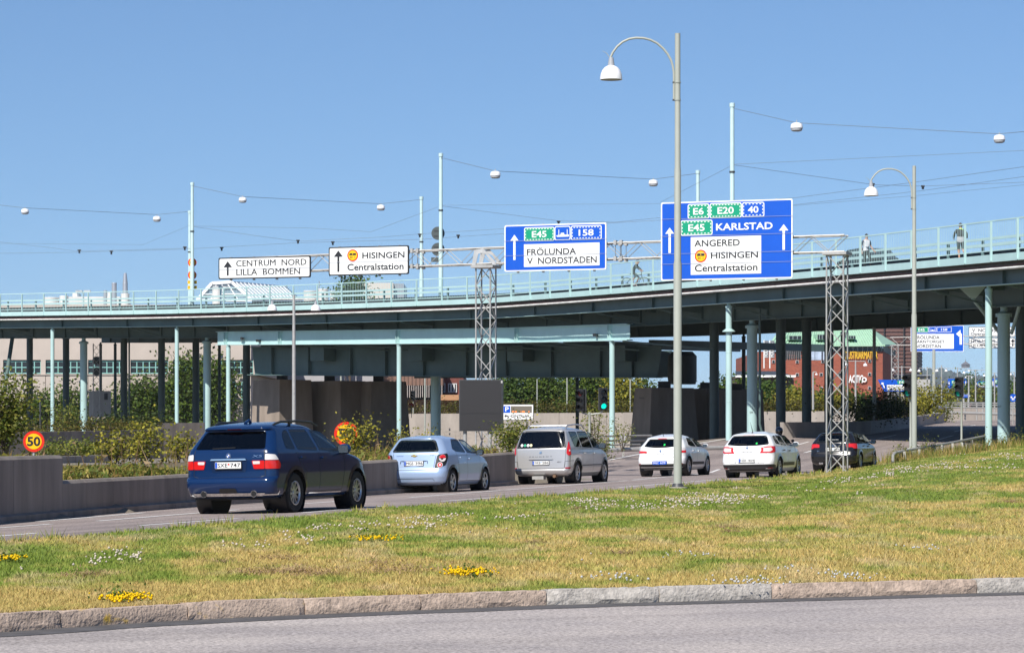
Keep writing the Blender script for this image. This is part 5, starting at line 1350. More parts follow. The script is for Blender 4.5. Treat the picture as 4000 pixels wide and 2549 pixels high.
        return link(name, me, parent or s.e)
    def ring(s, name, poly, mp, mat, off, w, parent=None, closed=True):
        """strip of width w inside a closed outline (or outside for negative w)"""
        n = len(poly); dense = []
        for i in range(n if closed else n-1):
            a, b = Vector(poly[i]), Vector(poly[(i+1) % n]); k = max(1, int((b-a).length/.05))
            dense += [a.lerp(b, j/k) for j in range(k)]
        if not closed: dense.append(Vector(poly[-1]))
        m = len(dense); area = sum(dense[i].x*dense[(i+1) % m].y-dense[(i+1) % m].x*dense[i].y for i in range(m)); sg = 1 if area > 0 else -1
        mb = MB(); A, B = [], []
        for i in range(m):
            t = (dense[(i+1) % m]-dense[i-1]) if closed else (dense[min(m-1, i+1)]-dense[max(0, i-1)])
            t.normalize(); nn = Vector((-t.y, t.x))*sg*w
            for q, o in ((dense[i], A), (dense[i]+nn, B)):
                p, nv = mp(q.x, q.y); p = p+nv*off; o.append((p.x, p.y-s.yR, p.z))
        if closed: A.append(A[0]); B.append(B[0])
        mb.sheet([A, B]); return mb.obj(name, mat, parent or s.e, world=False)
    def window(s, poly, glass, side=True, r=.06, frame=.045, name='side_window'):
        poly = roundp(poly, r)
        if side:
            s.holes_side.append(poly)
            for sg in (1, -1):
                o = s.patch(name, poly, s.side_at(sg), glass, .004, step=.12); s.ring('window_seal', poly, s.side_at(sg), TRIM, .0025, frame, o)
        else:
            s.holes_rear.append(poly); o = s.patch(name, poly, s.rear_at, glass, .005, step=.12); s.ring('window_seal', poly, s.rear_at, TRIM, .003, frame, o); return o
    def build(s):
        zs = [s.zz[0]]
        while zs[-1] < s.H-.001:
            z = zs[-1]; zs.append(min(s.H, z+(.024 if z < s.H-.12 else .010)))
        rings = [s.half(z) for z in zs]; m = len(rings[0]); V_, info = [], []
        for z, h in zip(zs, rings):
            full = [(x, y, k, 1) for x, y, k in h]+[(-x, y, k, -1) for x, y, k in h[-2:0:-1]]
            acc = 0; arcs = [0]
            for (x0, y0, _), (x1, y1, _) in zip(h, h[1:]): acc += math.hypot(x1-x0, y1-y0); arcs.append(acc)
            arcs = arcs+arcs[-2:0:-1]
            for (x, y, k, sg), a in zip(full, arcs): V_.append((x, y-s.yR, z)); info.append((k, sg, y, z, a*sg))
        M_ = 2*m-2; F_ = []; ra = s.wr+s.arch; wcs = (s.yR, s.yR+s.wb)
        for i in range(len(zs)-1):
            for k in range(M_):
                q = (i*M_+k, i*M_+(k+1) % M_, (i+1)*M_+(k+1) % M_, (i+1)*M_+k); inf = [info[j] for j in q]; kinds = {a[0] for a in inf}
                if kinds <= {'s', 'c', 'f'} and inf[0][3] < ra+s.wr+.1:
                    if any(math.hypot(a[2]-w, a[3]-s.wr) < ra for a in inf for w in wcs) and abs(V_[q[0]][0]) > s.W*.3: continue
                if kinds == {'s'} and any(all(pip((a[2], a[3]), p) for a in inf) for p in s.holes_side): continue
                if kinds <= {'r', 'c'} and any(all(pip((a[4], a[3]), p) for a in inf) for p in s.holes_rear): continue
                F_.append(q)
        F_.append(tuple((len(zs)-1)*M_+k for k in range(M_)))
        mb = MB(); mb.v = V_; mb.f = F_; body = mb.obj('body', s.m, s.e, world=False, ang=40)
        # arch lips, wheel wells, wheels
        for w in wcs:
            for sg in (1, -1):
                a0 = math.asin(max(-1, (s.zz[0]-s.wr)/ra)); n = 26
                pts = [(w+ra*math.cos(a0+(math.pi-2*a0)*k/n), s.wr+ra*math.sin(a0+(math.pi-2*a0)*k/n)) for k in range(n+1)]
                mb = MB(); A, B, C = [], [], []
                for y, z in pts:
                    dy, dz = (y-w)/ra, (z-s.wr)/ra
                    for rr, o, of in ((.0, A, -.03), (.0, B, .010), (.075, C, .004)):
                        p, nv = s.side_at(sg)(y+dy*rr, z+dz*rr); p = p+nv*of; o.append((p.x, p.y-s.yR, p.z))
                mb.sheet([A, B, C]); mb.obj('wheel_arch', s.m, body, world=False)
                xo = sg*(s.W/2-.03); xi = sg*(s.W/2-.34); mb = MB()
                mb.lathe((0, w-s.yR, s.wr), [(ra+.02, xo), (ra+.02, xi), (.001, xi)], 24, 'x', cap=False); mb.obj('wheel_well', BLACK, body, world=False)
        MB().box((-s.W/2+.12, .35-s.yR, s.zz[0]-.03), (s.W/2-.12, s.L-.4-s.yR, s.zz[0]+.12)).obj('underbody', BLACK, body, world=False)
        for x in (-.38, .38):
            MB().prism(rrect(-.25, 0, .25, .62, .1), (x, 1.75-s.yR+s.wb*.1, .42), (1,0,0), (0,.12,1), (0, .12, 0)).prism(rrect(-.12, 0, .12, .19, .06), (x, 1.82-s.yR+s.wb*.1, 1.03), (1,0,0), (0,.1,1), (0, .09, 0)).obj('seat', SEAT, s.e, world=False)
        MB().prism(rrect(-.62, 0, .62, .58, .08), (0, 1.02-s.yR, .42), (1,0,0), (0,.0,1), (0, .12, 0)).prism(rrect(-.45, 0, -.2, .15, .05), (0, 1.04-s.yR, .99), (1,0,0), (0,0,1), (0, .08, 0)).prism(rrect(.2, 0, .45, .15, .05), (0, 1.04-s.yR, .99), (1,0,0), (0,0,1), (0, .08, 0)).obj('rear_bench', SEAT, s.e, world=False)
        MB().box((-.7, s.wb*.98, .55), (.7, s.wb*.98+.35, .92)).obj('dashboard', SEAT, s.e, world=False)
        return body
    def wheels(s, style=10, tw=.22, rimr=.66, rim=ALLOY):
        r = s.wr
        ty = MB().lathe((0, 0, 0), [(r*.62, -tw*.42), (r*.80, -tw*.5), (r*.93, -tw*.47), (r*.985, -tw*.38), (r, -tw*.3), (r, tw*.3), (r*.985, tw*.38), (r*.93, tw*.47), (r*.80, tw*.5), (r*.62, tw*.42)], 36, 'x', cap=False)
        grv = MB()
        me_t = ty.mesh('wheel', TYRE)
        R_ = r*rimr; rb = MB(); rb.lathe((0, 0, 0), [(R_*1.0, tw*.46), (R_*.93, tw*.47), (R_*.88, tw*.36)], 32, 'x', cap=False); rb.lathe((0, 0, 0), [(.001, tw*.40), (R_*.2, tw*.40), (R_*.24, tw*.33)], 16, 'x', cap=False)
        for k in range(style):
            a = 2*math.pi*k/style; c, d = math.cos(a), math.sin(a); p = V(tw*.36, c*R_*.2, d*R_*.2); q = V(tw*.40, c*R_*.92, d*R_*.92)
            wdt = R_*(.20 if style >= 9 else (.34 if style <= 5 else .24)); t = V(0, -d, c); 
            rb.add([p-t*wdt*.5, p+t*wdt*.5, q+t*wdt*.36, q-t*wdt*.36, p-t*wdt*.5-V(.03, 0, 0), p+t*wdt*.5-V(.03, 0, 0), q+t*wdt*.36-V(.03, 0, 0), q-t*wdt*.36-V(.03, 0, 0)], [(0,1,2,3),(7,6,5,4),(0,4,5,1),(1,5,6,2),(2,6,7,3),(3,7,4,0)])
        me_r = rb.mesh('rim', rim); bk = MB().lathe((0, 0, 0), [(.001, tw*.12), (R_*.95, tw*.12)], 24, 'x', cap=False).mesh('brake_disc', DARKGREY)
        for y in (0, s.wb):
            for sg in (1, -1):
                o = link('wheel', me_t, s.e); o.location = (sg*(s.W/2-tw/2-.02-s.tin), y, r); o.rotation_euler = (random.uniform(0, 6), 0, 0 if sg > 0 else math.pi)
                link('rim', me_r, o); link('brake_disc', bk, o)
    def strip(s, name, pts, w, mp, mat, off=.005, parent=None):
        return s.ring(name, pts, mp, mat, off, w, parent, closed=False)
    def plate(s, st, z0, blue=True, flag=True, dy=-.012, w=.52, h=.115, invert=False):
        y = s.rear_at(0, z0+h/2)[0].y-s.yR+dy; o = MB().prism(rrect(-w/2, z0, w/2, z0+h, .012), (0, y, 0), (1,0,0), (0,0,1), (0, .012, 0)).obj('number_plate', SIGNBLUE if invert else PLATEW, s.e, world=False, smooth=False)
        MB().prism(rrect(-w/2-.012, z0-.02, w/2+.012, z0+h+.006, .012), (0, y+.006, 0), (1,0,0), (0,0,1), (0, .012, 0)).obj('plate_frame', BLACK, o, world=False, smooth=False)
        if blue: MB().box((-w/2+.004, y-.002, z0+.006), (-w/2+.046, y-.001, z0+h-.006)).obj('blue_band', SIGNBLUE, o, world=False)
        a, b = st.split(); x0 = -w/2+(.055 if blue else .03)
        for t, xx, ww in ((a, x0, w*.38), (b, x0+w*.49, w*.38)):
            mb = MB(); text_into(mb, t, (xx, y-.003, z0+h*.18), (1,0,0), (0,0,1), ww, h*.64, .008); mb.obj('lettering', PLATEW if invert else SIGNBLACK, o, world=False, smooth=False)
        if flag: MB().box((x0+w*.40, y-.002, z0+h*.5), (x0+w*.455, y-.001, z0+h*.8)).obj('sticker', SIGNRED if flag == 'r' else M('sticker_blue', (.2, .4, .7), .4), o, world=False)
    def text(s, st, x, z, w, h, mat, shear=0.0):
        mb = MB(); vs, fs, _ = text_geo(st, shear, .0); base = []
        for u, v in vs:
            p, n = s.rear_at(x+u*w, z+v*h); p = p+n*.008; base.append((p.x, p.y-s.yR, p.z))
        mb.add(base, fs); return mb.obj('badge_lettering', mat, s.e, world=False, smooth=False)
    def disc(s, name, x, z, r, mat, off, parent=None, sx=1.0): return s.patch(name, [(x+(a-x)*sx, b) for a, b in ngon(x, z, r, 22)], s.rear_at, mat, off, parent, step=.2)
    def mirror(s, y, z, sz=1.0, mat=None):
        for sg in (1, -1):
            x = sg*(s.hz(z)*s.pl(y)+.10); mb = MB(); n = 12; rows = []
            for i in range(9):
                t = -1+2*i/8; rr = math.sqrt(max(0, 1-abs(t)**2.6)); rows.append([(x+sg*t*.115*sz, y-s.yR+math.cos(2*math.pi*k/n)*.075*sz*rr+.02, z+math.sin(2*math.pi*k/n)*.085*sz*rr) for k in range(n+1)])
            mb.sheet(rows); o = mb.obj('mirror', mat or s.m, s.e, world=False, ang=80)
            MB().prism(rrect(-.085*sz, -.06*sz, .085*sz, .06*sz, .03), (x, y-s.yR-.062*sz, z), (1,0,0), (0,0,1), (0, .01, 0)).obj('mirror_glass', M('mirror_glass', (.25, .3, .33), .05, .8), o, world=False)
            MB().beam((x-sg*.10, y-s.yR+.05, z-.05), (x-sg*.02, y-s.yR+.02, z-.03), .05, .04).obj('mirror_arm', TRIM, o, world=False)
    def handle(s, y, z, mat=None, w=.19):
        for sg in (1, -1):
            p, n = s.side_at(sg)(y, z); MB().prism(rrect(-w/2, -.018, w/2, .018, .015), (p.x+sg*.01, p.y-s.yR, p.z), (0, 1, 0), (0, 0, 1), (sg*.03, 0, 0)).obj('door_handle', mat or s.m, s.e, world=False)
    def seams(s, lines):
        for pts in lines:
            for sg in (1, -1): s.strip('door_seam', pts, .009, s.side_at(sg), BLACK, .003)
    def wiper(s, x0, z0, x1, z1):
        a, n = s.rear_at(x0, z0); b, n2 = s.rear_at(x1, z1); sh = V(0, -s.yR, 0)
        MB().beam(a+n*.03+sh, b+n*.03+sh, .022, .018).obj('rear_wiper', BLACK, s.e, world=False)
    def tube(s, name, pts, r, mat, n=8): return MB().tube([(x, y-s.yR, z) for x, y, z in pts], r, n).obj(name, mat, s.e, world=False)

def car_loc(px, py, Y, W, tin=0.0):
    """rear axle centre from the near rear wheel's contact point"""
    c = P(px, py, Y); d = V(math.cos(-TH), math.sin(-TH), 0); p = c-d*(W/2-.13-tin); 
    l, dd = ld(c.x, c.y); return V(p.x, p.y, c.z-.02*(W/2-.13))

# ---------------------------------------------------------------- dark blue SUV
blue = paint('paint_dark_blue', (.004, .021, .078), .0, .17, .12)
c = Car('suv', 'dark blue SUV with roof rails and twin exhausts, nearest car', 4.667, 1.872,
    [(.30,.32),(.33,.12),(.40,.06),(.50,.015),(.58,.0),(.655,.015),(.675,.08),(.80,.085),(1.0,.075),(1.12,.095),(1.18,.12),(1.52,.41),(1.545,.33),(1.58,.34),(1.62,.50),(1.66,.9),(1.68,1.3)],
    [(.30,4.45),(.4,4.62),(.6,4.667),(.8,4.62),(.95,4.50),(1.03,4.2),(1.10,3.72),(1.14,3.55),(1.58,2.55),(1.63,2.25),(1.66,1.9),(1.68,1.5)],
    [(.30,.84),(.36,.90),(.5,.93),(.75,.936),(.95,.93),(1.12,.905),(1.18,.885),(1.5,.725),(1.56,.685),(1.60,.64),(1.645,.52),(1.68,.3)],
    .97, 2.82, .372, blue, car_loc(1140, 2003, 51.5, 1.872), rc=.17, bow=.05, head=-TH-R(3.2))
c.window([(.66,1.19),(1.04,1.165),(1.04,1.53),(.88,1.52),(.74,1.42)], GL_DARK); c.window([(1.13,1.16),(1.99,1.14),(1.87,1.54),(1.12,1.54)], GL_DARK); c.window([(2.07,1.14),(3.14,1.12),(2.98,1.19),(2.48,1.49),(2.02,1.54)], GL_MID)
c.window([(-.70,1.185),(.70,1.185),(.60,1.50),(-.60,1.50)], GL_DARK, side=False, r=.05, name='rear_window')
c.build(); c.wheels(10, .27, .60)
c.strip('tailgate_seam', [(-.70, 1.17), (-.72, .70), (-.62, .672), (.62, .672), (.72, .70), (.70, 1.17)], .011, c.rear_at, BLACK, .004)
for sg in (1, -1):
    o = c.patch('taillight', [(sg*a, z) for a, z in roundp([(.46,.975),(.50,.825),(.705,.825),(.705,.975)][::sg], .02)], c.rear_at, REDL, .012)
    c.patch('taillight', [(sg*a, z) for a, z in roundp([(.715,.975),(.715,.825),(1.02,.825),(1.06,.90),(1.0,.975)][::sg], .02)], c.rear_at, REDL, .012)
    c.patch('clear_lens', [(sg*a, z) for a, z in roundp([(.715,.985),(.99,.985),(.90,1.08),(.715,1.10)][::sg], .02)], c.rear_at, CLEARL, .012)
    c.patch('reverse_lens', [(sg*a, z) for a, z in roundp([(.48,.965),(.49,.91),(.62,.915),(.62,.965)][::sg], .015)], c.rear_at, CLEARL, .016, o)
    x = sg*.50; c.tube('exhaust', [(x, .25, .385), (x, .06, .38)], [.062, .065], CHROME, 16); c.tube('exhaust_bore', [(x, .10, .38), (x, .055, .378)], .050, BLACK, 14)
    p = [(sg*.575, .72, 1.60), (sg*.60, .80, 1.64), (sg*.62, 1.0, 1.675), (sg*.635, 1.7, 1.69), (sg*.63, 2.3, 1.67), (sg*.60, 2.62, 1.60)]
    c.tube('roof_rail', p, .022, TRIM); c.tube('rail_foot', [(sg*.62, 1.35, 1.58), (sg*.632, 1.35, 1.69)], .03, TRIM)
c.patch('plate_recess', roundp([(-.34,.77),(.34,.77),(.37,1.02),(-.37,1.02)], .04), c.rear_at, M('paint_recess_blue', (.004, .02, .07), .35, .25), .004)
c.plate('SXE 747', .84, flag='r', dy=-.03); c.patch('chrome_bar', roundp([(-.36,.985),(.36,.985),(.34,1.015),(-.34,1.015)], .01), c.rear_at, CHROME, .025)
o = c.disc('badge', 0, 1.065, .048, CHROME, .012); c.disc('badge_ring', 0, 1.065, .041, SIGNBLACK, .015, o)
for q0, mt in ((0, SIGNBLUE), (90, PLATEW), (180, SIGNBLUE), (270, PLATEW)):
    c.patch('badge_quadrant', [(0, 1.065)]+[(.027*math.cos(R(q0+90+a)), 1.065+.027*math.sin(R(q0+90+a))) for a in (0, 22, 45, 68, 90)], c.rear_at, mt, .018, o)
c.text('X5', .47, 1.035, .19, .042, CHROME, .15); c.wiper(.12, 1.215, -.33, 1.20)
c.patch('bumper_chrome', roundp([(-.66,.335),(.66,.335),(.72,.39),(-.72,.39)], .02), c.rear_at, CHROME, .03); c.patch('bumper_apron', roundp([(-.18,.40),(.18,.40),(.16,.48),(-.16,.48)], .03), c.rear_at, BLACK, .012)
c.strip('chrome_edge', [(-.92,.34),(-.70,.345),(.70,.345),(.95,.35),(1.05,.41)], .022, c.rear_at, CHROME, .012)
c.mirror(3.02, 1.16, 1.15); c.handle(1.28, 1.02); c.handle(2.2, 1.01); c.seams([[(1.08,1.15),(1.10,1.0),(1.42,.72),(1.46,.42)], [(2.03,1.14),(2.03,.42)], [(3.18,1.10),(3.16,.80),(3.05,.42)], [(1.46,.40),(3.05,.40)]])
for sg in (1, -1): c.strip('sill_chrome', [(1.55,.37),(3.0,.37)], .02, c.side_at(sg), CHROME, .012)
c.strip('brake_light', [(-.14,1.555),(.14,1.555)], .02, c.rear_at, REDDK, .006); c.tube('aerial', [(0, .8, 1.655), (0, .95, 1.72), (0, 1.02, 1.67)], [.03, .02, .03], blue)
c.patch('bumper_step', roundp([(-.80,.655),(.80,.655),(.78,.672),(-.78,.672)], .004), c.rear_at, TRIM, -.004)
SUV = c

# ---------------------------------------------------------------- light blue hatchback
lblue = paint('paint_light_blue', (.36, .47, .66), .30, .3)
c = Car('hatchback', 'light blue hatchback with four round tail lamps, second car in the queue', 4.039, 1.735,
    [(.24,.24),(.30,.06),(.45,.0),(.55,.0),(.61,.015),(.66,.05),(.85,.09),(1.05,.13),(1.08,.15),(1.42,.36),(1.44,.32),(1.46,.36),(1.49,.6),(1.517,1.1)],
    [(.24,3.85),(.4,4.02),(.6,4.039),(.75,3.97),(.9,3.75),(1.0,3.2),(1.04,2.95),(1.42,2.1),(1.47,1.85),(1.517,1.4)],
    [(.24,.76),(.32,.83),(.5,.867),(.8,.866),(1.0,.845),(1.08,.82),(1.40,.63),(1.45,.57),(1.49,.43),(1.517,.25)],
    .70, 2.525, .315, lblue, car_loc(1757, 1927, 73, 1.735), rc=.22, bow=.07)
c.window([(.86,1.16),(1.02,1.09),(1.74,1.06),(1.66,1.42),(1.16,1.42)], GL_CLEAR); c.window([(1.82,1.055),(2.72,1.02),(2.58,1.11),(2.14,1.39),(1.74,1.42)], GL_CLEAR)
c.window([(-.66,1.09),(.66,1.09),(.50,1.41),(-.50,1.41)], GL_CLEAR, side=False, r=.09, name='rear_window')
c.build(); c.wheels(5, .20, .68)
for sg in (1, -1):
    o = c.patch('taillight', [(sg*a, z) for a, z in roundp([(.56,.66),(.86,.74),(.96,.98),(.92,1.05),(.62,1.02)][::sg], .05)], c.rear_at, BLACK, .006)
    d = c.disc('upper_lamp', sg*.76, .93, .092, CLEARL, .014, o); c.patch('red_lens', [(sg*.76+.088*math.cos(R(a)), .93+.088*math.sin(R(a))) for a in range(0, 181, 15)], c.rear_at, REDL, .018, o)
    c.disc('lower_lamp', sg*.70, .755, .072, CLEARL, .012, o); c.disc('lower_red', sg*.70, .755, .055, REDL, .016, o); c.disc('lower_core', sg*.70, .755, .028, CLEARL, .019, o)
c.plate('MGS 396', .745, flag=False, dy=-.02); c.strip('plate_brow', [(-.38,.80),(-.37,.87),(.37,.87),(.38,.80)], .014, c.rear_at, lblue, .016)
c.strip('tailgate_seam', [(-.60,1.08),(-.54,.66),(-.48,.625),(.48,.625),(.54,.66),(.60,1.08)], .010, c.rear_at, BLACK, .004)
c.patch('badge', [(-.09,.985),(-.03,.985),(-.025,.968),(.045,.968),(.05,.985),(.09,.985),(.085,1.012),(.03,1.012),(.025,1.03),(-.045,1.03),(-.04,1.012),(-.085,1.012)], c.rear_at, M('badge_gold', (.65, .45, .12), .25, .8), .012)
c.text('CHEVROLET', -.50, .985, .20, .026, CHROME); c.text('AVEO', .42, .995, .13, .024, CHROME); c.wiper(.0, 1.125, -.26, 1.12)
c.strip('diffuser_line', [(-.56,.27),(-.52,.41),(.52,.41),(.60,.30)], .010, c.rear_at, GREYTRIM, .004)
c.mirror(2.62, 1.06, .95, BLACK); c.handle(1.20, .93, w=.05); c.handle(1.95, .90); c.seams([[(1.78,1.05),(1.78,.33)], [(2.78,1.0),(2.72,.33)], [(1.0,1.08),(1.12,.68),(1.20,.36)], [(1.20,.33),(2.72,.33)]])
c.tube('exhaust', [(-.42,.3,.27),(-.42,.08,.255)], .035, GREYTRIM, 12)

# ---------------------------------------------------------------- silver minivan
silver = paint('paint_silver', (.50, .49, .48), .45, .3)
c = Car('minivan', 'silver minivan with roof rails and round stickers in its dark rear window', 4.727, 1.854,
    [(.25,.24),(.30,.06),(.40,.0),(.465,.0),(.485,.05),(.7,.065),(1.08,.09),(1.10,.10),(1.62,.30),(1.64,.27),(1.67,.30),(1.71,.55),(1.75,1.1)],
    [(.25,4.5),(.4,4.7),(.6,4.727),(.8,4.6),(.95,4.35),(1.05,4.0),(1.12,3.85),(1.62,2.75),(1.70,2.3),(1.75,1.6)],
    [(.25,.80),(.34,.88),(.5,.925),(.9,.927),(1.05,.91),(1.12,.89),(1.60,.72),(1.66,.65),(1.71,.5),(1.75,.28)],
    .92, 2.823, .335, silver, car_loc(2246, 1888, 86, 1.854), rc=.13, bow=.05)
c.window([(.70,1.13),(1.36,1.12),(1.34,1.60),(.60,1.60)], GL_DARK); c.window([(1.45,1.12),(2.46,1.10),(2.36,1.61),(1.43,1.61)], GL_MID); c.window([(2.55,1.10),(3.38,1.06),(2.82,1.54),(2.46,1.61)], GL_MID); c.window([(3.46,1.06),(3.78,1.05),(3.20,1.32)], GL_MID, frame=.03)
c.window([(-.78,1.10),(.78,1.10),(.68,1.61),(-.68,1.61)], GL_DARK, side=False, r=.04, name='rear_window')
c.build(); c.wheels(7, .21, .68)
for sg in (1, -1):
    o = c.patch('taillight', [(sg*a, z) for a, z in roundp([(.80,.93),(.86,.87),(.98,.89),(.97,1.10),(.90,1.30),(.83,1.28)][::sg], .02)], c.rear_at, REDL, .014)
    c.disc('lamp_core', sg*.90, 1.02, .03, CLEARL, .018, o)
    c.patch('reflector', roundp([(sg*a, z) for a, z in [(.76,.475),(.96,.475),(.95,.515),(.77,.515)][::sg]], .005), c.rear_at, REDDK, .012)
    c.strip('bumper_corner', [(sg*.73,.49),(sg*.75,.70),(sg*1.2,.72)], .012, c.rear_at, GREYTRIM, .003)
    c.tube('roof_rail', [(sg*.60,.70,1.66),(sg*.61,.85,1.78),(sg*.63,1.6,1.815),(sg*.62,2.3,1.79),(sg*.60,2.6,1.68)], .024, ALLOY)
c.tube('cross_bar', [(-.61,.9,1.785),(.61,.9,1.785)], .02, ALLOY)
c.plate('WKB 286', .60, flag='b', dy=-.02); c.patch('chrome_bar', roundp([(-.36,.755),(.36,.755),(.40,.785),(-.40,.785)], .012), c.rear_at, silver, .03)
c.text('P E U G E O T', -.36, .83, .72, .03, GREYTRIM); c.text('807', .52, .66, .13, .035, GREYTRIM, .2)
c.patch('badge', [(-.045,.94),(-.02,.95),(-.025,.92),(.0,.945),(.025,.92),(.02,.955),(.05,.965),(.02,.975),(.04,1.02),(.0,.99),(-.02,1.02),(-.03,.98),(-.05,.97)], c.rear_at, CHROME, .012)
for i, (x, mt) in enumerate(((-.62, SIGNWHITE), (-.52, SIGNGREEN), (-.42, SIGNWHITE), (-.325, M('sticker_yellow', (.75, .68, .35), .5)))): c.disc('sticker', x, 1.195, .042, mt, .012)
c.wiper(-.10, 1.125, .30, 1.15); c.strip('bumper_line', [(-.95,.47),(.95,.47)], .012, c.rear_at, GREYTRIM, .004)
c.strip('tailgate_seam', [(-.80,1.3),(-.76,.52),(-.70,.49),(.70,.49),(.76,.52),(.80,1.3)], .010, c.rear_at, GREYTRIM, .004)
c.tube('exhaust', [(.42,.3,.26),(.42,.05,.25)], .05, M('rusty_exhaust', (.20, .12, .07), .6, .3), 14); MB().box((-.26,-.92-.02,.16),(.10,-.70,.26)).obj('tow_bar', STEEL, c.e, world=False)
c.mirror(3.30, 1.15, 1.1, DARKGREY); c.handle(1.62, .93); c.handle(2.62, .92); c.seams([[(1.40,1.1),(1.41,.36)], [(2.50,1.1),(2.50,.36)], [(3.42,1.05),(3.36,.36)], [(.98,.96),(2.4,.95)], [(1.41,.34),(3.36,.34)]])
for sg in (1, -1): c.strip('side_moulding', [(1.32,.58),(3.5,.58)], .03, c.side_at(sg), GREYTRIM, .006)

# ---------------------------------------------------------------- white hatchback
white = paint('paint_white', (.78, .78, .77), .0, .28)
MEG_F = [(.2,4.1),(.35,4.27),(.6,4.295),(.75,4.2),(.88,3.9),(.97,3.4),(1.0,3.2),(1.36,2.25),(1.42,2.0),(1.471,1.6)]
MEG_H = [(.2,.80),(.3,.87),(.5,.904),(.8,.90),(.98,.872),(1.02,.855),(1.33,.66),(1.38,.59),(1.43,.45),(1.471,.28)]
c = Car('hatchback', 'white hatchback with a blue number plate half behind the nearest lamp post', 4.295, 1.808,
    [(.2,.26),(.28,.07),(.4,.0),(.52,.0),(.60,.03),(.66,.10),(.98,.16),(1.02,.2),(1.28,.50),(1.30,.44),(1.34,.46),(1.40,.75),(1.471,1.4)], MEG_F, MEG_H,
    .80, 2.641, .315, white, car_loc(2682, 1852, 102, 1.808), rc=.24, bow=.09)
c.window([(.95,1.08),(1.15,1.03),(1.86,1.01),(1.78,1.35),(1.25,1.34)], GL_MID); c.window([(1.94,1.01),(2.95,.98),(2.80,1.05),(2.32,1.31),(1.86,1.35)], GL_MID)
c.window([(-.66,1.03),(-.2,.985),(.2,.985),(.66,1.03),(.54,1.28),(-.54,1.28)], GL_MID, side=False, r=.06, name='rear_window')
c.build(); c.wheels(9, .20, .68)
for sg in (1, -1):
    o = c.patch('taillight', [(sg*a, z) for a, z in roundp([(.50,.80),(.52,.86),(.78,1.0),(.92,.98),(1.0,.80)][::sg], .02)], c.rear_at, CLEARL, .010)
    c.patch('red_lens', [(sg*a, z) for a, z in roundp([(.50,.80),(.52,.865),(.98,.885),(1.0,.80)][::sg], .015)], c.rear_at, REDL, .014, o)
    c.patch('reflector', [(sg*a, z) for a, z in roundp([(.72,.385),(.84,.385),(.84,.42),(.74,.42)][::sg], .005)], c.rear_at, REDDK, .014)
c.patch('lower_bumper', [(-1.1,.21),(1.1,.21),(1.12,.38),(.9,.40),(-.9,.40),(-1.12,.38)], c.rear_at, TRIM, .008)
c.plate('MGC 639', .385, blue=False, flag=False, invert=True, dy=-.02); c.text('MEGANE', -.17, .74, .34, .03, GREYTRIM)
c.patch('badge', [(0,.80),(.04,.865),(0,.93),(-.04,.865)], c.rear_at, CHROME, .012); c.wiper(.05, 1.02, -.30, 1.045)
c.strip('brake_light', [(-.16,1.325),(.16,1.325)], .025, c.rear_at, REDL, .008); c.strip('tailgate_seam', [(-.60,.96),(-.56,.66),(-.5,.635),(.5,.635),(.56,.66),(.60,.96)], .010, c.rear_at, GREYTRIM, .004)
for sg in (1, -1): c.strip('door_moulding', [(1.25,.36),(2.85,.36)], -.10, c.side_at(sg), TRIM, .008)
c.mirror(2.86, 1.03, 1.0); c.handle(1.35, .86); c.handle(2.1, .84); c.seams([[(1.90,1.0),(1.90,.3)], [(2.98,.96),(2.92,.3)], [(1.15,1.0),(1.25,.66),(1.32,.36)]])
c.tube('aerial', [(-.05,.75,1.40),(-.05,.62,1.75)], [.012, .004], BLACK); c.disc('green_sticker', .12, 1.09, .035, M('sticker_green', (.02, .6, .1), .4), .012)

# ---------------------------------------------------------------- white estate
c = Car('estate_car', 'white estate car with wraparound red tail lights, between lamp post and lattice tower', 4.567, 1.808,
    [(.2,.26),(.28,.07),(.4,.0),(.52,.0),(.60,.02),(.70,.06),(1.0,.10),(1.04,.13),(1.36,.42),(1.38,.36),(1.42,.42),(1.46,.8),(1.507,1.4)],
    [(z*1.025, y+.27) for z, y in MEG_F], [(z*1.025, w) for z, w in MEG_H], 1.0, 2.703, .318, white, car_loc(3036, 1861, 93, 1.808), rc=.22, bow=.08)
c.window([(.72,1.10),(1.22,1.07),(1.20,1.37),(.86,1.35)], GL_MID); c.window([(1.30,1.06),(2.05,1.03),(1.97,1.38),(1.28,1.38)], GL_MID); c.window([(2.13,1.03),(3.18,1.0),(3.02,1.07),(2.52,1.34),(2.05,1.38)], GL_MID)
c.window([(-.72,1.075),(-.3,1.04),(.3,1.04),(.72,1.075),(.60,1.355),(-.60,1.355)], GL_MID, side=False, r=.07, name='rear_window')
c.build(); c.wheels(8, .20, .70)
for sg in (1, -1):
    o = c.patch('taillight', [(sg*a, z) for a, z in roundp([(.42,.80),(.48,.88),(.46,.98),(.66,1.02),(1.0,1.02),(1.16,.95),(1.05,.84),(.80,.80)][::sg], .03)], c.rear_at, REDL, .012)
    c.patch('clear_lens', [(sg*a, z) for a, z in roundp([(.52,.845),(.55,.89),(.53,.965),(.80,.985),(.86,.90),(.76,.84)][::sg], .03)], c.rear_at, CLEARL, .017, o)
    c.patch('reflector', [(sg*a, z) for a, z in roundp([(.66,.285),(.86,.285),(.86,.325),(.70,.325)][::sg], .005)], c.rear_at, REDDK, .018)
c.patch('lower_bumper', [(-1.15,.21),(1.15,.21),(1.15,.40),(.9,.43),(-.9,.43),(-1.15,.40)], c.rear_at, TRIM, .008); c.patch('bumper_insert', roundp([(-.60,.27),(.60,.27),(.66,.34),(-.66,.34)], .02), c.rear_at, GREYTRIM, .014)
c.plate('NSR 404', .50, flag=False, dy=-.02); c.text('MEGANE', -.19, .82, .36, .03, GREYTRIM); c.patch('badge', [(0,.92),(.045,.985),(0,1.045),(-.045,.985)], c.rear_at, CHROME, .012)
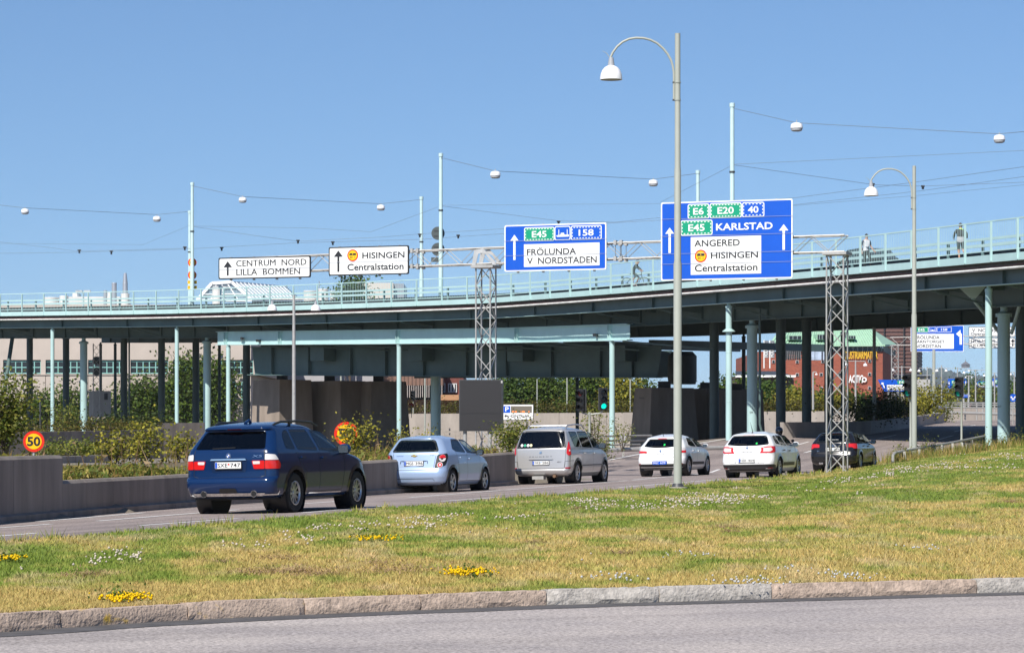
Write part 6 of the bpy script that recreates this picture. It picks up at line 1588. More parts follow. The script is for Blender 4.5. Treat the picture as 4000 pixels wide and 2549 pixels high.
c.wiper(-.02, 1.09, -.45, 1.11); c.strip('brake_light', [(-.20,1.395),(.20,1.395)], .03, c.rear_at, REDL, .008)
c.strip('tailgate_seam', [(-.66,1.02),(-.64,.78),(-.58,.46),(.58,.46),(.64,.78),(.66,1.02)], .009, c.rear_at, GREYTRIM, .004)
c.strip('plate_brow', [(-.40,.47),(-.34,.645),(.34,.645),(.40,.47)], .012, c.rear_at, GREYTRIM, .006)
for sg in (1, -1): c.strip('door_moulding', [(1.45,.37),(3.05,.37)], -.11, c.side_at(sg), TRIM, .008)
c.mirror(3.05, 1.06, 1.05); c.handle(1.52, .88, TRIM); c.handle(2.3, .86, TRIM); c.seams([[(2.09,1.03),(2.09,.3)], [(3.2,.98),(3.12,.3)], [(1.25,1.05),(1.35,.68),(1.45,.36)]])
c.tube('aerial', [(0,.85,1.46),(0,.92,1.49),(-.03,.72,1.82)], [.03, .014, .004], BLACK); c.disc('green_sticker', .30, 1.115, .03, MATS['sticker_green'], .012)

# ---------------------------------------------------------------- black hatchback
blackp = paint('paint_black', (.010, .0095, .011), .0, .16, .15)
c = Car('hatchback', 'black hatchback with red tail lights behind the right lattice tower', 4.285, 1.765,
    [(.2,.22),(.28,.06),(.4,.0),(.55,.0),(.62,.03),(.68,.06),(1.0,.10),(1.03,.12),(1.33,.46),(1.345,.40),(1.37,.45),(1.40,.8),(1.423,1.3)],
    [(.2,4.1),(.35,4.26),(.6,4.285),(.75,4.18),(.85,3.95),(.93,3.4),(.96,3.15),(1.32,2.2),(1.38,1.95),(1.423,1.5)],
    [(.2,.78),(.3,.85),(.5,.88),(.8,.88),(.96,.85),(1.0,.83),(1.30,.65),(1.35,.58),(1.39,.45),(1.423,.28)],
    .86, 2.578, .315, blackp, car_loc(3352, 1834, 103, 1.765), rc=.2, bow=.07)
c.window([(.86,1.08),(1.22,1.03),(1.20,1.32),(1.05,1.30)], GL_MID, frame=.03); c.window([(1.28,1.02),(1.98,1.0),(1.90,1.33),(1.26,1.33)], GL_CLEAR); c.window([(2.05,1.0),(3.02,.97),(2.88,1.04),(2.42,1.28),(1.98,1.33)], GL_CLEAR)
c.window([(-.64,1.04),(.64,1.04),(.54,1.32),(-.54,1.32)], GL_CLEAR, side=False, r=.06, name='rear_window')
c.build(); c.wheels(10, .22, .70)
for sg in (1, -1):
    c.patch('taillight', [(sg*a, z) for a, z in roundp([(.50,.84),(.50,.95),(.60,.97),(.98,.97),(1.08,.90),(1.0,.79),(.78,.79),(.70,.84)][::sg], .02)], c.rear_at, REDL, .010)
c.plate('WKX 034', .715, flag='b', dy=-.02); c.wiper(.0, 1.07, -.3, 1.06); c.strip('brake_light', [(-.22,1.352),(.22,1.352)], .02, c.rear_at, REDDK, .008)
for k in range(4):
    x = -.075+.05*k; c.ring('badge_ring', ngon(x, .905, .034, 18), c.rear_at, CHROME, .012, .008)
c.text('A3', -.60, .70, .09, .03, CHROME); c.text('Jeppsons', -.22, 1.10, .40, .04, SIGNWHITE)
c.strip('bumper_line', [(-1.0,.38),(1.0,.38)], .015, c.rear_at, GREYTRIM, .006); c.strip('tailgate_seam', [(-.62,1.02),(-.56,.64),(.56,.64),(.62,1.02)], .009, c.rear_at, BLACK, .004)
for x in (-.48, -.40): c.tube('exhaust', [(x,.25,.27),(x,.04,.265)], .036, CHROME, 12)
c.mirror(2.92, 1.02, 1.0); c.handle(1.45, .88); c.handle(2.2, .86); c.seams([[(2.02,1.0),(2.02,.3)], [(3.04,.95),(2.98,.3)]])
for sg in (1, -1): c.strip('sill_chrome', [(1.25,.30),(3.0,.30)], .018, c.side_at(sg), ALLOY, .010)
# ================================================================ walls along the road
def wall_at(px):
    x = [XC+p.x/p.y*FPX for p in WALLB]; i = int(np.clip(np.searchsorted(x, px)-1, 0, len(x)-2)); f = (px-x[i])/(x[i+1]-x[i]); 
    return WALLB[i].lerp(WALLB[i+1], f)
# refine by sight line so joints fall where they are seen
median_wall = thing('concrete_wall', wall_at(0), 'long shaded concrete retaining wall behind the blue car, stepping down at left', 'wall')
jts = [-420, -190, 47, 234, 330, 440, 552, 659, 770, 880, 985, 1090, 1190, 1290, 1390, 1490, 1590, 1690, 1790, 1900, 2012]
TOPY = lambda px: float(np.interp(px, [234, 800, 1430, 2012], [1877, 1848, 1800, 1765]))
def wdir(p, q):
    d = (q-p); d.z = 0; d.normalize(); return d, Vector((-d.y, d.x, 0))
for a_, b_ in zip(jts, jts[1:]):
    p, q = wall_at(a_), wall_at(b_); d, n = wdir(p, q)
    p = p+d*.008; q = q-d*.008
    if b_ <= 234: zt = (1.10, 1.10)
    else: zt = (zat(TOPY(a_), p.y), zat(TOPY(b_), q.y))
    mb = MB(); pts = []
    for base, z in ((p, zt[0]), (q, zt[1])): pts += [base, base+n*.30]
    mb.add([(p.x, p.y, -.3), (q.x, q.y, -.3), (q.x+n.x*.3, q.y+n.y*.3, -.3), (p.x+n.x*.3, p.y+n.y*.3, -.3), (p.x, p.y, zt[0]-.055), (q.x, q.y, zt[1]-.055), (q.x+n.x*.3, q.y+n.y*.3, zt[1]), (p.x+n.x*.3, p.y+n.y*.3, zt[0]), (p.x+n.x*.05, p.y+n.y*.05, zt[0]), (q.x+n.x*.05, q.y+n.y*.05, zt[1])],
           [(0,3,2,1),(8,9,6,7),(4,5,9,8),(0,1,5,4),(1,2,6,9,5),(2,3,7,6),(3,0,4,8,7)])
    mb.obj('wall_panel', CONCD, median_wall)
    MB().add([(p.x, p.y, -.3), (q.x, q.y, -.3), (p.x-n.x*.10, p.y-n.y*.10, -.3), (q.x-n.x*.10, q.y-n.y*.10, -.3), (p.x-n.x*.0, p.y, float(road_z(p.x, p.y))+.14), (q.x, q.y, float(road_z(q.x, q.y))+.14), (p.x-n.x*.10, p.y-n.y*.10, float(road_z(p.x, p.y))+.11), (q.x-n.x*.10, q.y-n.y*.10, float(road_z(q.x, q.y))+.11)],
             [(2,3,7,6),(6,7,5,4),(0,2,6,4),(1,5,7,3)]).obj('wall_foot', CONCD, median_wall)
# planted bed behind it
mb = MB(); rows = []
for px in np.linspace(-420, 2100, 40):
    p = wall_at(min(px, 2012)); i = min(px, 2012); d, n = wdir(wall_at(i-30), wall_at(i+.01)); zt = .95 if px < 225 else zat(TOPY(i), p.y)-.06
    rows.append([p+V(0, 0, zt-p.z)+n*.2, p+n*2.2+V(0, 0, zt+.12-p.z), p+n*5.5+V(0, 0, .74-p.z), p+n*7.5+V(0, 0, .60-p.z)])
mb.sheet(rows); mb.obj('planting_bed', M('bed_soil', (.13, .10, .055), .95, var=.3, scale=2.5, bump=.5), kind='structure')
# second carriageway behind the bed
def weeds(name, x0, x1, o0, o1, n, hmin, hmax, label, cols, seed):
    g = np.random.default_rng(seed); px = x0+(x1-x0)*g.random(n); base = []
    for x in px:
        i = min(x, 2010); p = wall_at(i); d, nn = wdir(wall_at(i-30), wall_at(i+.01)); o = o0+(o1-o0)*g.random(); zt = .95 if x < 225 else zat(TOPY(i), p.y)-.05
        q = p+nn*o; base.append((q.x, q.y, zt+.05*min(1, o/2)))
    base = np.array(base); h = (hmin+(hmax-hmin)*g.random(n)**1.6)[:, None]; ln = g.normal(size=(n, 3))*h*.33; ln[:, 2] = h[:, 0]; an = g.random(n)*6.28
    da = np.stack([np.cos(an), np.sin(an), 0*an], 1)*.016; c = np.array(cols)[g.integers(0, len(cols), n)]*(.7+.6*g.random((n, 1)))
    vs = np.stack([base-da, base+da, base+ln], 1).reshape(-1, 3)
    # a leaf spray near the top of each stalk
    t = base+ln*(.35+.6*g.random((n, 1))); dv = g.normal(size=(n, 3))*.05; dw = g.normal(size=(n, 3))*.03
    vs2 = np.stack([t-dv, t+dw, t+dv], 1).reshape(-1, 3); vs = np.concatenate([vs, vs2]); c2 = np.concatenate([np.repeat(c, 3, 0), np.repeat(c*1.15, 3, 0)])
    tag(link(name, np_mesh(name, vs, np.arange(len(vs)).reshape(-1, 3), c2, LEAF)), label, 'weeds', kind='stuff')
WC = [(.12,.14,.02), (.20,.18,.03), (.25,.20,.05), (.16,.11,.03), (.07,.10,.015)]
weeds('weeds', 236, 820, .25, 2.6, 5200, .06, .24, 'low yellow green weeds growing along the top of the wall', WC, 1)
weeds('weeds', 1180, 2010, .25, 3.0, 5200, .06, .28, 'dry weeds on the bed behind the light blue hatchback', WC, 2)
weeds('weeds', -100, 234, .4, 2.0, 900, .06, .2, 'sparse weeds behind the tall wall end', WC, 3)
weeds('tall_stalks', 240, 2000, .6, 3.4, 150, .4, .85, 'tall brown seed stalks standing above the bed', [(.22,.14,.07), (.26,.18,.09)], 4)
def bedshrub(px, ytop, wpx, Y, label, zb=None, pal='yellow', n=900, size=.085, seed=0, name='shrub', stems=6):
    zb = .75 if zb is None else zb; h = zat(ytop, Y)-zb; r = wpx/2/FPX*Y
    return shrub(name, ((px-XC)/FPX*Y, Y, zb), h, r, label, pal, n, size, seed, 'shrubs on the bed behind the wall', stems)
bedshrub(10, 1440, 250, 72, 'large loose green shrub at the left picture edge', n=3800, pal='shrub', seed=1, stems=12, size=.10)
bedshrub(440, 1682, 150, 66, 'leftmost yellow green shrub right of the whole 50 sign', seed=2, n=700)
bedshrub(548, 1664, 160, 67, 'tallest yellow shrub between the whole 50 sign and the blue car', seed=3, n=950)
bedshrub(692, 1690, 130, 70, 'yellow green shrub just left of the blue car', seed=4, n=700)
bedshrub(1392, 1646, 130, 78.5, 'yellow shrub growing over the half hidden 50 sign', seed=5, n=1100)
bedshrub(1575, 1678, 110, 90, 'sprigs behind the light blue hatchback at left', seed=6, n=350)
bedshrub(1665, 1668, 90, 92, 'sprigs behind the roof of the light blue hatchback', seed=7, n=300)
bedshrub(1990, 1630, 190, 95, 'dense green shrub right of the display board', seed=8, n=1900, pal='shrub')
bedshrub(2065, 1602, 110, 99, 'tall sparse shrub in front of the parking sign', seed=9, n=420)
bedshrub(2330, 1585, 150, 118, 'thin leafy climber around the traffic light pole', seed=10, n=620, pal='shrub')
bedshrub(2430, 1640, 110, 126, 'leaf spray behind the pale post near the minivan', seed=11, n=350, pal='shrub')
bedshrub(2360, 1690, 120, 122, 'low bush behind the minivan mirror', seed=12, n=500, pal='shrub', zb=.1)

def conc_wall(name, pts, z0, ztops, th, label, mat=CONC, panel=4.0, cat='wall', kind=None):
    e = thing(name, V(pts[0][0], pts[0][1], z0), label, cat)
    for (p, q, za, zb_) in zip(pts, pts[1:], ztops, ztops[1:]):
        p, q = Vector((*p, 0)), Vector((*q, 0)); L = (q-p).length; k = max(1, round(L/panel)); d, n = wdir(p, q)
        for i in range(k):
            a_, b_ = p.lerp(q, i/k)+d*.012, p.lerp(q, (i+1)/k)-d*.012; ta, tb = za+(zb_-za)*i/k, za+(zb_-za)*(i+1)/k
            MB().add([(a_.x, a_.y, z0), (b_.x, b_.y, z0), (b_.x+n.x*th, b_.y+n.y*th, z0), (a_.x+n.x*th, a_.y+n.y*th, z0), (a_.x, a_.y, ta), (b_.x, b_.y, tb), (b_.x+n.x*th, b_.y+n.y*th, tb), (a_.x+n.x*th, a_.y+n.y*th, ta)],
                     [(0,3,2,1),(4,5,6,7),(0,1,5,4),(1,2,6,5),(2,3,7,6),(3,0,4,7)]).obj('wall_panel', mat, e)
    return e
pp = lambda px, Y: ((px-XC)/FPX*Y, Y)
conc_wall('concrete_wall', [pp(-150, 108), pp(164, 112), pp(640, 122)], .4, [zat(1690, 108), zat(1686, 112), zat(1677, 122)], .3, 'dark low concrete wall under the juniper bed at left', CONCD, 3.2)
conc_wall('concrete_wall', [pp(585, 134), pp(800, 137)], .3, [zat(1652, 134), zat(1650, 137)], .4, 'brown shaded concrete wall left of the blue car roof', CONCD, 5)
conc_wall('concrete_wall', [pp(232, 86), pp(430, 92)], .4, [zat(1782, 86), zat(1776, 92)], .25, 'small pale topped wall between bed and low hedge at left', CONC, 3)
hedge('low_hedge', [V(*pp(150, 97), .7), V(*pp(410, 101), .7)], .38, .9, 'low clipped green hedge behind the whole 50 sign', 'shrub', 2600, .09, 21)
hedge('juniper_hedge', [V(*pp(-100, 112), 1.4), V(*pp(330, 117), 1.45), V(*pp(590, 124), 1.5)], .42, 1.1, 'brownish juniper growing along the wall top at left', 'hedge', 3600, .11, 22)
hedge('juniper_hedge', [V(*pp(400, 124), 1.55), V(*pp(600, 127), 1.6)], .62, 1.2, 'dark taller juniper mound under the far columns', 'dark', 2600, .11, 23)
bedshrub(255, 1585, 110, 120, 'green bush beside the pale column at left', zb=1.4, pal='shrub', n=900, seed=24)
# sunlit retaining wall with hedge beyond the bridge
wz = lambda y: zat(y, 258)
e = conc_wall('concrete_wall', [pp(1400, 262), pp(2000, 258), pp(2740, 256), pp(3340, 252)], -.5, [zat(1616, 262), wz(1613), zat(1608, 256), zat(1604, 252)], .4, 'long sunlit concrete wall with hedge on top beyond the bridge', CONC, 4.6)
for i, (y0, y1) in enumerate(((1682, 1690), (1698, 1706), (1714, 1722))):
    a_, b_ = Vector((*pp(1720, 254), 0)), Vector((*pp(3320, 248), 0)); MB().beam(V(a_.x, a_.y, zat((y0+y1)/2, 254)), V(b_.x, b_.y, zat((y0+y1)/2, 248)), .25, .19).obj('ledge', CONC, e)
hedge('wall_hedge', [V(*pp(1440, 264), zat(1616, 262)), V(*pp(2000, 260), wz(1614)), V(*pp(2760, 258), zat(1610, 258))], .95, 1.5, 'brown green hedge on the sunlit wall beyond the bridge, left stretch', 'hedge', 9000, .17, 25)
hedge('wall_hedge', [V(*pp(2860, 256), zat(1608, 256)), V(*pp(3330, 254), zat(1606, 254))], .85, 1.5, 'brown green hedge on the sunlit wall beyond the bridge, right stretch', 'hedge', 4600, .17, 26)
# shaded ramp wall at right
e = conc_wall('concrete_wall', [pp(3060, 158), pp(3300, 160), pp(3400, 163), pp(3560, 186), pp(3690, 214)], -.2, [zat(1648, 158), zat(1646, 160), zat(1644, 163), zat(1628, 186), zat(1611, 214)], .35, 'curving ramp wall behind the black hatchback', CONC, 3.2)
hedge('ramp_hedge', [V(*pp(3295, 163), zat(1645, 163)), V(*pp(3400, 167), zat(1643, 167)), V(*pp(3520, 186), zat(1630, 186))], 1.0, 1.6, 'dark dense hedge on top of the ramp wall', 'dark', 6500, .13, 27)
bedshrub(3410, 1520, 150, 172, 'dark purple leaved bush above the ramp wall', zb=2.0, pal='dark', n=1500, size=.14, seed=28, stems=8)
bedshrub(3480, 1515, 130, 180, 'green bush right of the dark one on the ramp', zb=2.2, pal='shrub', n=1300, size=.14, seed=29, stems=8)
bedshrub(3620, 1500, 190, 205, 'large yellow green bush right of the second lamp post', zb=2.2, pal='yellow', n=2400, size=.17, seed=30, stems=10)
bedshrub(3560, 1515, 120, 196, 'yellow green bush behind the second lamp post', zb=2.2, pal='yellow', n=1200, size=.16, seed=31, stems=8)
bedshrub(3690, 1560, 90, 216, 'dull green bush at the end of the ramp wall', zb=2.0, pal='shrub', n=700, size=.15, seed=32)
MB().tube([P(3560, 1590, 208), P(3685, 1590, 214), P(3692, 1594, 215)], .14, 10).obj('pipe_rail', STEEL, label='fat steel pipe rail on top of the ramp wall', cat='railing')
# railings and abutment beyond
rail2 = thing('guard_rail', P(3700, 1640, 225), 'far steel guard rails beyond the road at right', 'guard rail')
for y0, y1, r in ((1610, 1618, .11), (1590, 1594, .05), (1572, 1575, .05), (1580, 1583, .05)): MB().tube([P(3690, y0, 222), P(3990, y1, 214)], r, 8).obj('rail', STEEL, rail2)
for px in (3695, 3718, 3770, 3815, 3840, 3885, 3950): MB().tube([P(px, 1570, 221), P(px, 1640, 221)], .07, 6).obj('rail_post', STEEL, rail2)
ab = conc_wall('concrete_wall', [pp(3700, 236), pp(4000, 228)], 1.0, [zat(1594, 236), zat(1592, 228)], .5, 'beige concrete abutment behind the far guard rails', CONC, 5)
# near pipe guard rail behind the white hatchback
rail1 = thing('guard_rail', P(2400, 1800, 128), 'grey pipe guard rail behind the white hatchback', 'guard rail')
for y0, y1, r, x0, x1 in ((1703, 1700, .045, 2325, 2545), (1721, 1718, .045, 2325, 2540), (1757, 1748, .10, 2325, 2830), (1738, 1735, .04, 2325, 2500)): MB().tube([P(x0, y0, 127), P(x1, y1, 131)], r, 10).obj('rail', STEEL, rail1)
for px in (2345, 2434, 2600): MB().cbox(P(px, 1745, 128.3), .10, .12, .9).obj('rail_post', STEEL, rail1)
MB().cbox(P(2434, 1711, 127.4), .26, .12, .24).obj('junction_box', STEEL, rail1)
# guard rail on the mound at right
rail3 = thing('guard_rail', P(3490, 1810, 106), 'low worn guard rail on white posts along the right grass mound', 'guard rail')
OLD = M('worn_white_paint', (.50, .48, .44), .7, var=.2, scale=6)
rp = [P(3488, 1812, 106), P(3488, 1778, 106), P(3496, 1768, 106.5), P(3530, 1760, 108), P(3640, 1742, 113), P(3740, 1724, 118), P(3845, 1703, 124)]
MB().tube(rp, .055, 10).obj('rail', STEEL, rail3)
for px, y0, y1, Y in ((3532, 1762, 1800, 107.5), (3590, 1753, 1795, 110), (3650, 1742, 1785, 113), (3680, 1737, 1778, 114.5), (3720, 1730, 1770, 116.5), (3795, 1716, 1755, 121)): MB().beam(P(px, y0, Y), P(px+4, y1+8, Y), .09, .09).obj('rail_post', OLD, rail3)
MB().lathe((0, 0, 0), [(.12, -.3), (.12, .42), (.08, .50), (.02, .52)], 14).obj('bollard', OLD, world=False, label='stubby rounded white bollard by the guard rail', cat='bollard').location = P(3766, 1775, 119.5)
def tallweeds(name, pts, n, hmin, hmax, label, cols, seed):
    g = np.random.default_rng(seed); pts = np.array([tuple(p) for p in pts]); i = g.integers(0, len(pts)-1, n); f = g.random((n, 1)); b = pts[i]*(1-f)+pts[i+1]*f+g.normal(size=(n, 3))*np.array([.35, .9, .03])
    h = (hmin+(hmax-hmin)*g.random(n)**2)[:, None]; ln = g.normal(size=(n, 3))*h*.25; ln[:, 2] = h[:, 0]; an = g.random(n)*6.28; da = np.stack([np.cos(an), np.sin(an), 0*an], 1)*.02
    c = np.array(cols)[g.integers(0, len(cols), n)]*(.7+.6*g.random((n, 1)))
    vs = np.stack([b-da, b+da, b+ln], 1).reshape(-1, 3); tag(link(name, np_mesh(name, vs, np.arange(len(vs)).reshape(-1, 3), np.repeat(c, 3, 0), LEAF)), label, 'weeds', kind='stuff')
tallweeds('tall_weeds', [P(3500, 1806, 107), P(3600, 1797, 110.5), P(3700, 1782, 115), P(3800, 1766, 121), P(3990, 1740, 128)], 5200, .12, .55, 'long straw and green weeds under the right guard rail', [(.34,.25,.09), (.42,.30,.11), (.14,.18,.03), (.20,.20,.04)], 40)
for i, (px, y0, y1, Y, lab) in enumerate(((3520, 1735, 1800, 108, 'leafy weed at the foot of the second lamp post'), (3640, 1715, 1795, 113, 'yellow green weed under the guard rail'), (3600, 1730, 1795, 111, 'tall leafy weed left under the guard rail'), (3840, 1700, 1765, 124, 'green weed left of the pale column foot'), (3930, 1680, 1760, 127, 'leafy weed growing by the thick column at right'), (3990, 1690, 1755, 127, 'leafy weed at the right picture edge'))):
    b = P(px, y1, Y); shrub('weed_plant', tuple(b), zat(y0, Y)-b.z, .32, lab, 'shrub', 170, .075, 50+i, 'weed plants by the right guard rail', 5, 'weed')

# ================================================================ buildings
BEIGE = M('beige_render', (.46, .395, .345), .9, var=.06, scale=.4, bump=.2, bscale=5)
WINTEAL = M('window_frame_teal', (.22, .44, .40), .5)
PANE = M('window_pane', (.022, .024, .026), .12)
b1 = thing('beige_building', P(450, 1690, 300), 'long beige concrete building with teal window bands behind the left columns', 'building')
YB1 = 300; kk = YB1/FPX
def bx_px(mb, x0, x1, y0, y1, Ya, Yb, Yr=None):
    """box whose front face at Ya covers the given photograph pixels"""
    p, q = P(x0, y1, Ya), P(x1, y0, Ya); return mb.box((p.x, Ya, p.z), (q.x, Yb, q.z))
wins = [(12+166*k, 12+166*k+147) for k in range(-1, 6)]
bx_px(MB(), -260, 980, 1190, 1405, YB1, YB1+60).obj('upper_wall', BEIGE, b1)
for k in range(-2, 6):
    bx_px(MB(), 12+166*k+1, 12+166*(k+1)-1 if k < 5 else 980, 1462, 1760, YB1, YB1+60).obj('wall_panel', BEIGE, b1)
for k in range(-1, 6): bx_px(MB(), 12+166*k+147, 12+166*(k+1), 1405, 1462, YB1, YB1+60).obj('pier_panel', BEIGE, b1)
bx_px(MB(), -260, 980, 1405, 1462, YB1+2.5, YB1+50).obj('interior', DARKGREY, b1)
bx_px(MB(), -260, 980, 1460, 1464, YB1-.12, YB1+.05).obj('sill', BEIGE, b1)
pane_me = MB().box((-.5, 0, -.5), (.5, .02, .5)).mesh('pane', PANE)
def win_band(e, x0, x1, y0, y1, Y, n, rows=2, frame=WINTEAL):
    p, q = P(x0, y1, Y), P(x1, y0, Y); W, H = q.x-p.x, q.z-p.z; mb = MB(); t = .10
    for k in range(n+1): mb.box((p.x+W*k/n-t/2, Y-.02, p.z), (p.x+W*k/n+t/2, Y+.08, q.z))
    for k in range(rows+1): mb.box((p.x-t/2, Y-.024, p.z+H*k/rows-t/2), (q.x+t/2, Y+.084, p.z+H*k/rows+t/2))
    o = mb.obj('window', frame, e)
    for i in range(n):
        for k in range(rows):
            g = link('pane', pane_me, o); g.location = Vector((p.x+W*(i+.5)/n, Y+.04, p.z+H*(k+.5)/rows))-wloc(e); g.scale = (W/n, 1, H/rows)
for x0, x1 in wins: win_band(b1, x0, x1, 1411, 1457, YB1+.2, 6)
for x0, x1 in ((640, 700), (890, 920), (944, 968)): win_band(b1, x0, x1, 1492, 1560, YB1-.1, 2, 2)
# ivy
def ivy(px0, px1, ytops, label, seed):
    bl = []; n = len(ytops)
    for i, yt in enumerate(ytops):
        x = px0+(px1-px0)*(i+.5)/n; y = 1660
        while y > yt:
            q = P(x, y-14, YB1-1.2); bl.append((q.x, q.y, q.z, 1.0, .7, .75)); y -= 26
    e = thing('ivy', P((px0+px1)/2, 1690, YB1-1.2), label, 'climbing plant', 'ivy on the beige building'); MB().tube([P((px0+px1)/2, 1690, YB1-1), P((px0+px1)/2, max(ytops), YB1-1)], .06, 6).obj('stem', BARK, e)
    leaves_obj('foliage', leaves_geo(bl, 85*len(bl), .36, GREENS['ivy'], seed, clump=14, shell=.3), e)
ivy(90, 200, [1560, 1545, 1550, 1560], 'low ivy mass at the left of the beige building', 61)
ivy(225, 320, [1545, 1520, 1510], 'ivy mass between the first two pale columns', 62)
ivy(425, 640, [1575, 1545, 1530, 1515, 1505, 1500, 1515, 1535], 'wide ivy mass left of the centre of the beige building', 63)
ivy(640, 770, [1520, 1500, 1425, 1410, 1430], 'tall narrow ivy climbing over the windows', 64)
ivy(775, 905, [1500, 1425, 1405, 1440, 1500], 'tall ivy column at the right end of the beige building', 65)
# roof things above the bridge
YRF = 330
WHT = M('roof_white', (.62, .60, .57), .7, var=.06, scale=.6); GREYM = M('duct_metal', (.40, .42, .45), .4, .5)
def drum(px, y0, y1, wpx, label, mat=WHT, Y=YRF, cone=0.0, name='roof_tank', cat='tank'):
    a_, b_ = P(px, y1, Y), P(px, y0, Y); r = wpx/2/FPX*Y; h = b_.z-a_.z
    e = thing(name, (a_.x, Y, a_.z-3), label, cat, 'things on the roofs behind the bridge'); MB().lathe((0, 0, 0), [(r, 0), (r, h+3-cone), (r*(.55 if cone else .98), h+3)], 20).obj('shell', mat, e, world=False); MB().lathe((0, 0, h+3-cone), [(r*1.03, -.1), (r*1.05, 0), (r*1.0, .06)], 20, cap=False).obj('rim', mat, e, world=False)
    return e
drum(202, 1163, 1190, 56, 'broad white drum on the roof at far left'); drum(250, 1157, 1190, 34, 'white drum next to the broad one at far left')
e = thing('roof_plant', P(360, 1190, YRF), 'long white plant room on the roof at left', 'roof plant', 'things on the roofs behind the bridge'); bx_px(MB(), 268, 470, 1158, 1215, YRF+3, YRF+12).obj('walls', WHT, e); bx_px(MB(), 283, 300, 1143, 1158, YRF+4, YRF+7).obj('hatch', WHT, e); bx_px(MB(), 300, 306, 1147, 1158, YRF+4, YRF+6).obj('vent', GREYM, e)
drum(489, 1066, 1150, 20, 'tallest grey chimney behind the bridge at left', GREYM, cone=1.2, name='chimney', cat='chimney'); drum(489, 1148, 1190, 32, 'pale base drum below the tallest chimney')
drum(445, 1106, 1150, 12, 'slim flue stack left of the tallest chimney', GREYM, name='chimney', cat='chimney'); drum(446, 1106, 1133, 20, 'capped grey ventilator head on the slim flue', GREYM, name='ventilator', cat='ventilator')
drum(411, 1136, 1180, 14, 'short grey duct left of the flues', GREYM, name='chimney', cat='chimney'); drum(428, 1140, 1180, 16, 'short pale duct between flue and plant room', WHT, name='chimney', cat='chimney')
# barrel glass roof
gl = thing('glass_roof', P(950, 1170, YRF), 'white framed glass roof lantern above the bridge at left', 'glass roof')
PA = [(770, 1172), (828, 1106), (905, 1101), (985, 1172)]; PBk = [(905, 1172), (955, 1112), (1150, 1128), (1172, 1172)]
fr, bk = [P(x, y, YRF-6) for x, y in PA], [P(x, y, YRF+10) for x, y in ((960, 1178), (1010, 1112), (1120, 1120), (1180, 1172))]
WF = M('lantern_white', (.78, .79, .80), .4); LG = M('lantern_glass', (.20, .27, .33), .12, coat=.4)
for a_, b_ in ((0, 1), (1, 2), (2, 3)):
    MB().add([fr[a_], fr[b_], bk[b_], bk[a_]], [(0, 1, 2, 3)]).obj('glazing', LG, gl, smooth=False); MB().beam(fr[a_]-V(0, .1, 0), fr[b_]-V(0, .1, 0), .35, .35).obj('frame', WF, gl)
MB().add(fr, [(0, 3, 2, 1)]).obj('gable_glazing', LG, gl, smooth=False)
for i in range(4): MB().beam(fr[i], bk[i], .2, .2).obj('rafter', WF, gl)
for k in range(1, 14):
    t = k/14; MB().beam(fr[2].lerp(bk[2], t)+V(0, -.1, .05), fr[3].lerp(bk[3], t)+V(0, -.1, .05), .16, .14).obj('glazing_bar', WF, gl); 
for k in range(1, 4): MB().beam(fr[0].lerp(fr[3], k/4)-V(0, .1, 0), fr[1].lerp(fr[2], k/4)-V(0, .1, 0), .14, .14).obj('glazing_bar', WF, gl)
for f in (.35, .68): MB().beam(fr[0].lerp(fr[1], f)-V(0, .12, 0), fr[3].lerp(fr[2], f)-V(0, .12, 0), .12, .12).obj('glazing_bar', WF, gl)
MB().beam(fr[0]-V(0, .1, 0), fr[3]-V(0, .1, 0), .3, .3).obj('frame', WF, gl)
drum(848, 1128, 1175, 36, 'pale drum standing inside the glass lantern front', WHT, Y=YRF-8)
drum(1212, 1137, 1175, 52, 'white ribbed drum right of the glass lantern'); drum(1263, 1130, 1175, 40, 'white box drum left of the tree top'); drum(1300, 1137, 1175, 22, 'small white vent next to the tree top')
e = thing('roof_plant', P(1490, 1175, YRF+10), 'beige plant room on the roof behind the HISINGEN sign', 'roof plant', 'things on the roofs behind the bridge')
bx_px(MB(), 1395, 1536, 1104, 1180, YRF+10, YRF+24).obj('walls', M('plant_beige', (.55, .51, .45), .8), e); bx_px(MB(), 1534, 1577, 1107, 1180, YRF+11, YRF+22).obj('louvres', GREYM, e)
MB().tube([P(1247, 1098, YRF), P(1247, 1135, YRF)], .06, 6).obj('roof_mast', GREYM, label='thin mast among the roof drums', cat='mast')
tree('roofline_tree', P(1365, 1690, 316).x, 316, 0, zat(1078, 316), 1.55, 'dark tree top rising above the bridge railing between the white signs', 'tree', 9000, .36, 70, crown0=.6)
# backing block under those roofs
bb = thing('grey_building', P(1250, 1690, 336), 'grey building behind the left piers', 'building')
bx_px(MB(), 985, 1500, 1176, 1700, 336, 380).obj('walls', M('grey_wall', (.36, .35, .36), .85, var=.08, scale=.5), bb)
for x0, x1, y0, y1 in ((1117, 1136, 1486, 1560), (1452, 1507, 1496, 1565), (1010, 1060, 1486, 1560)): win_band(bb, x0, x1, y0, y1, 335.8, 3, 3, M('window_frame_pale', (.40, .52, .50), .5))
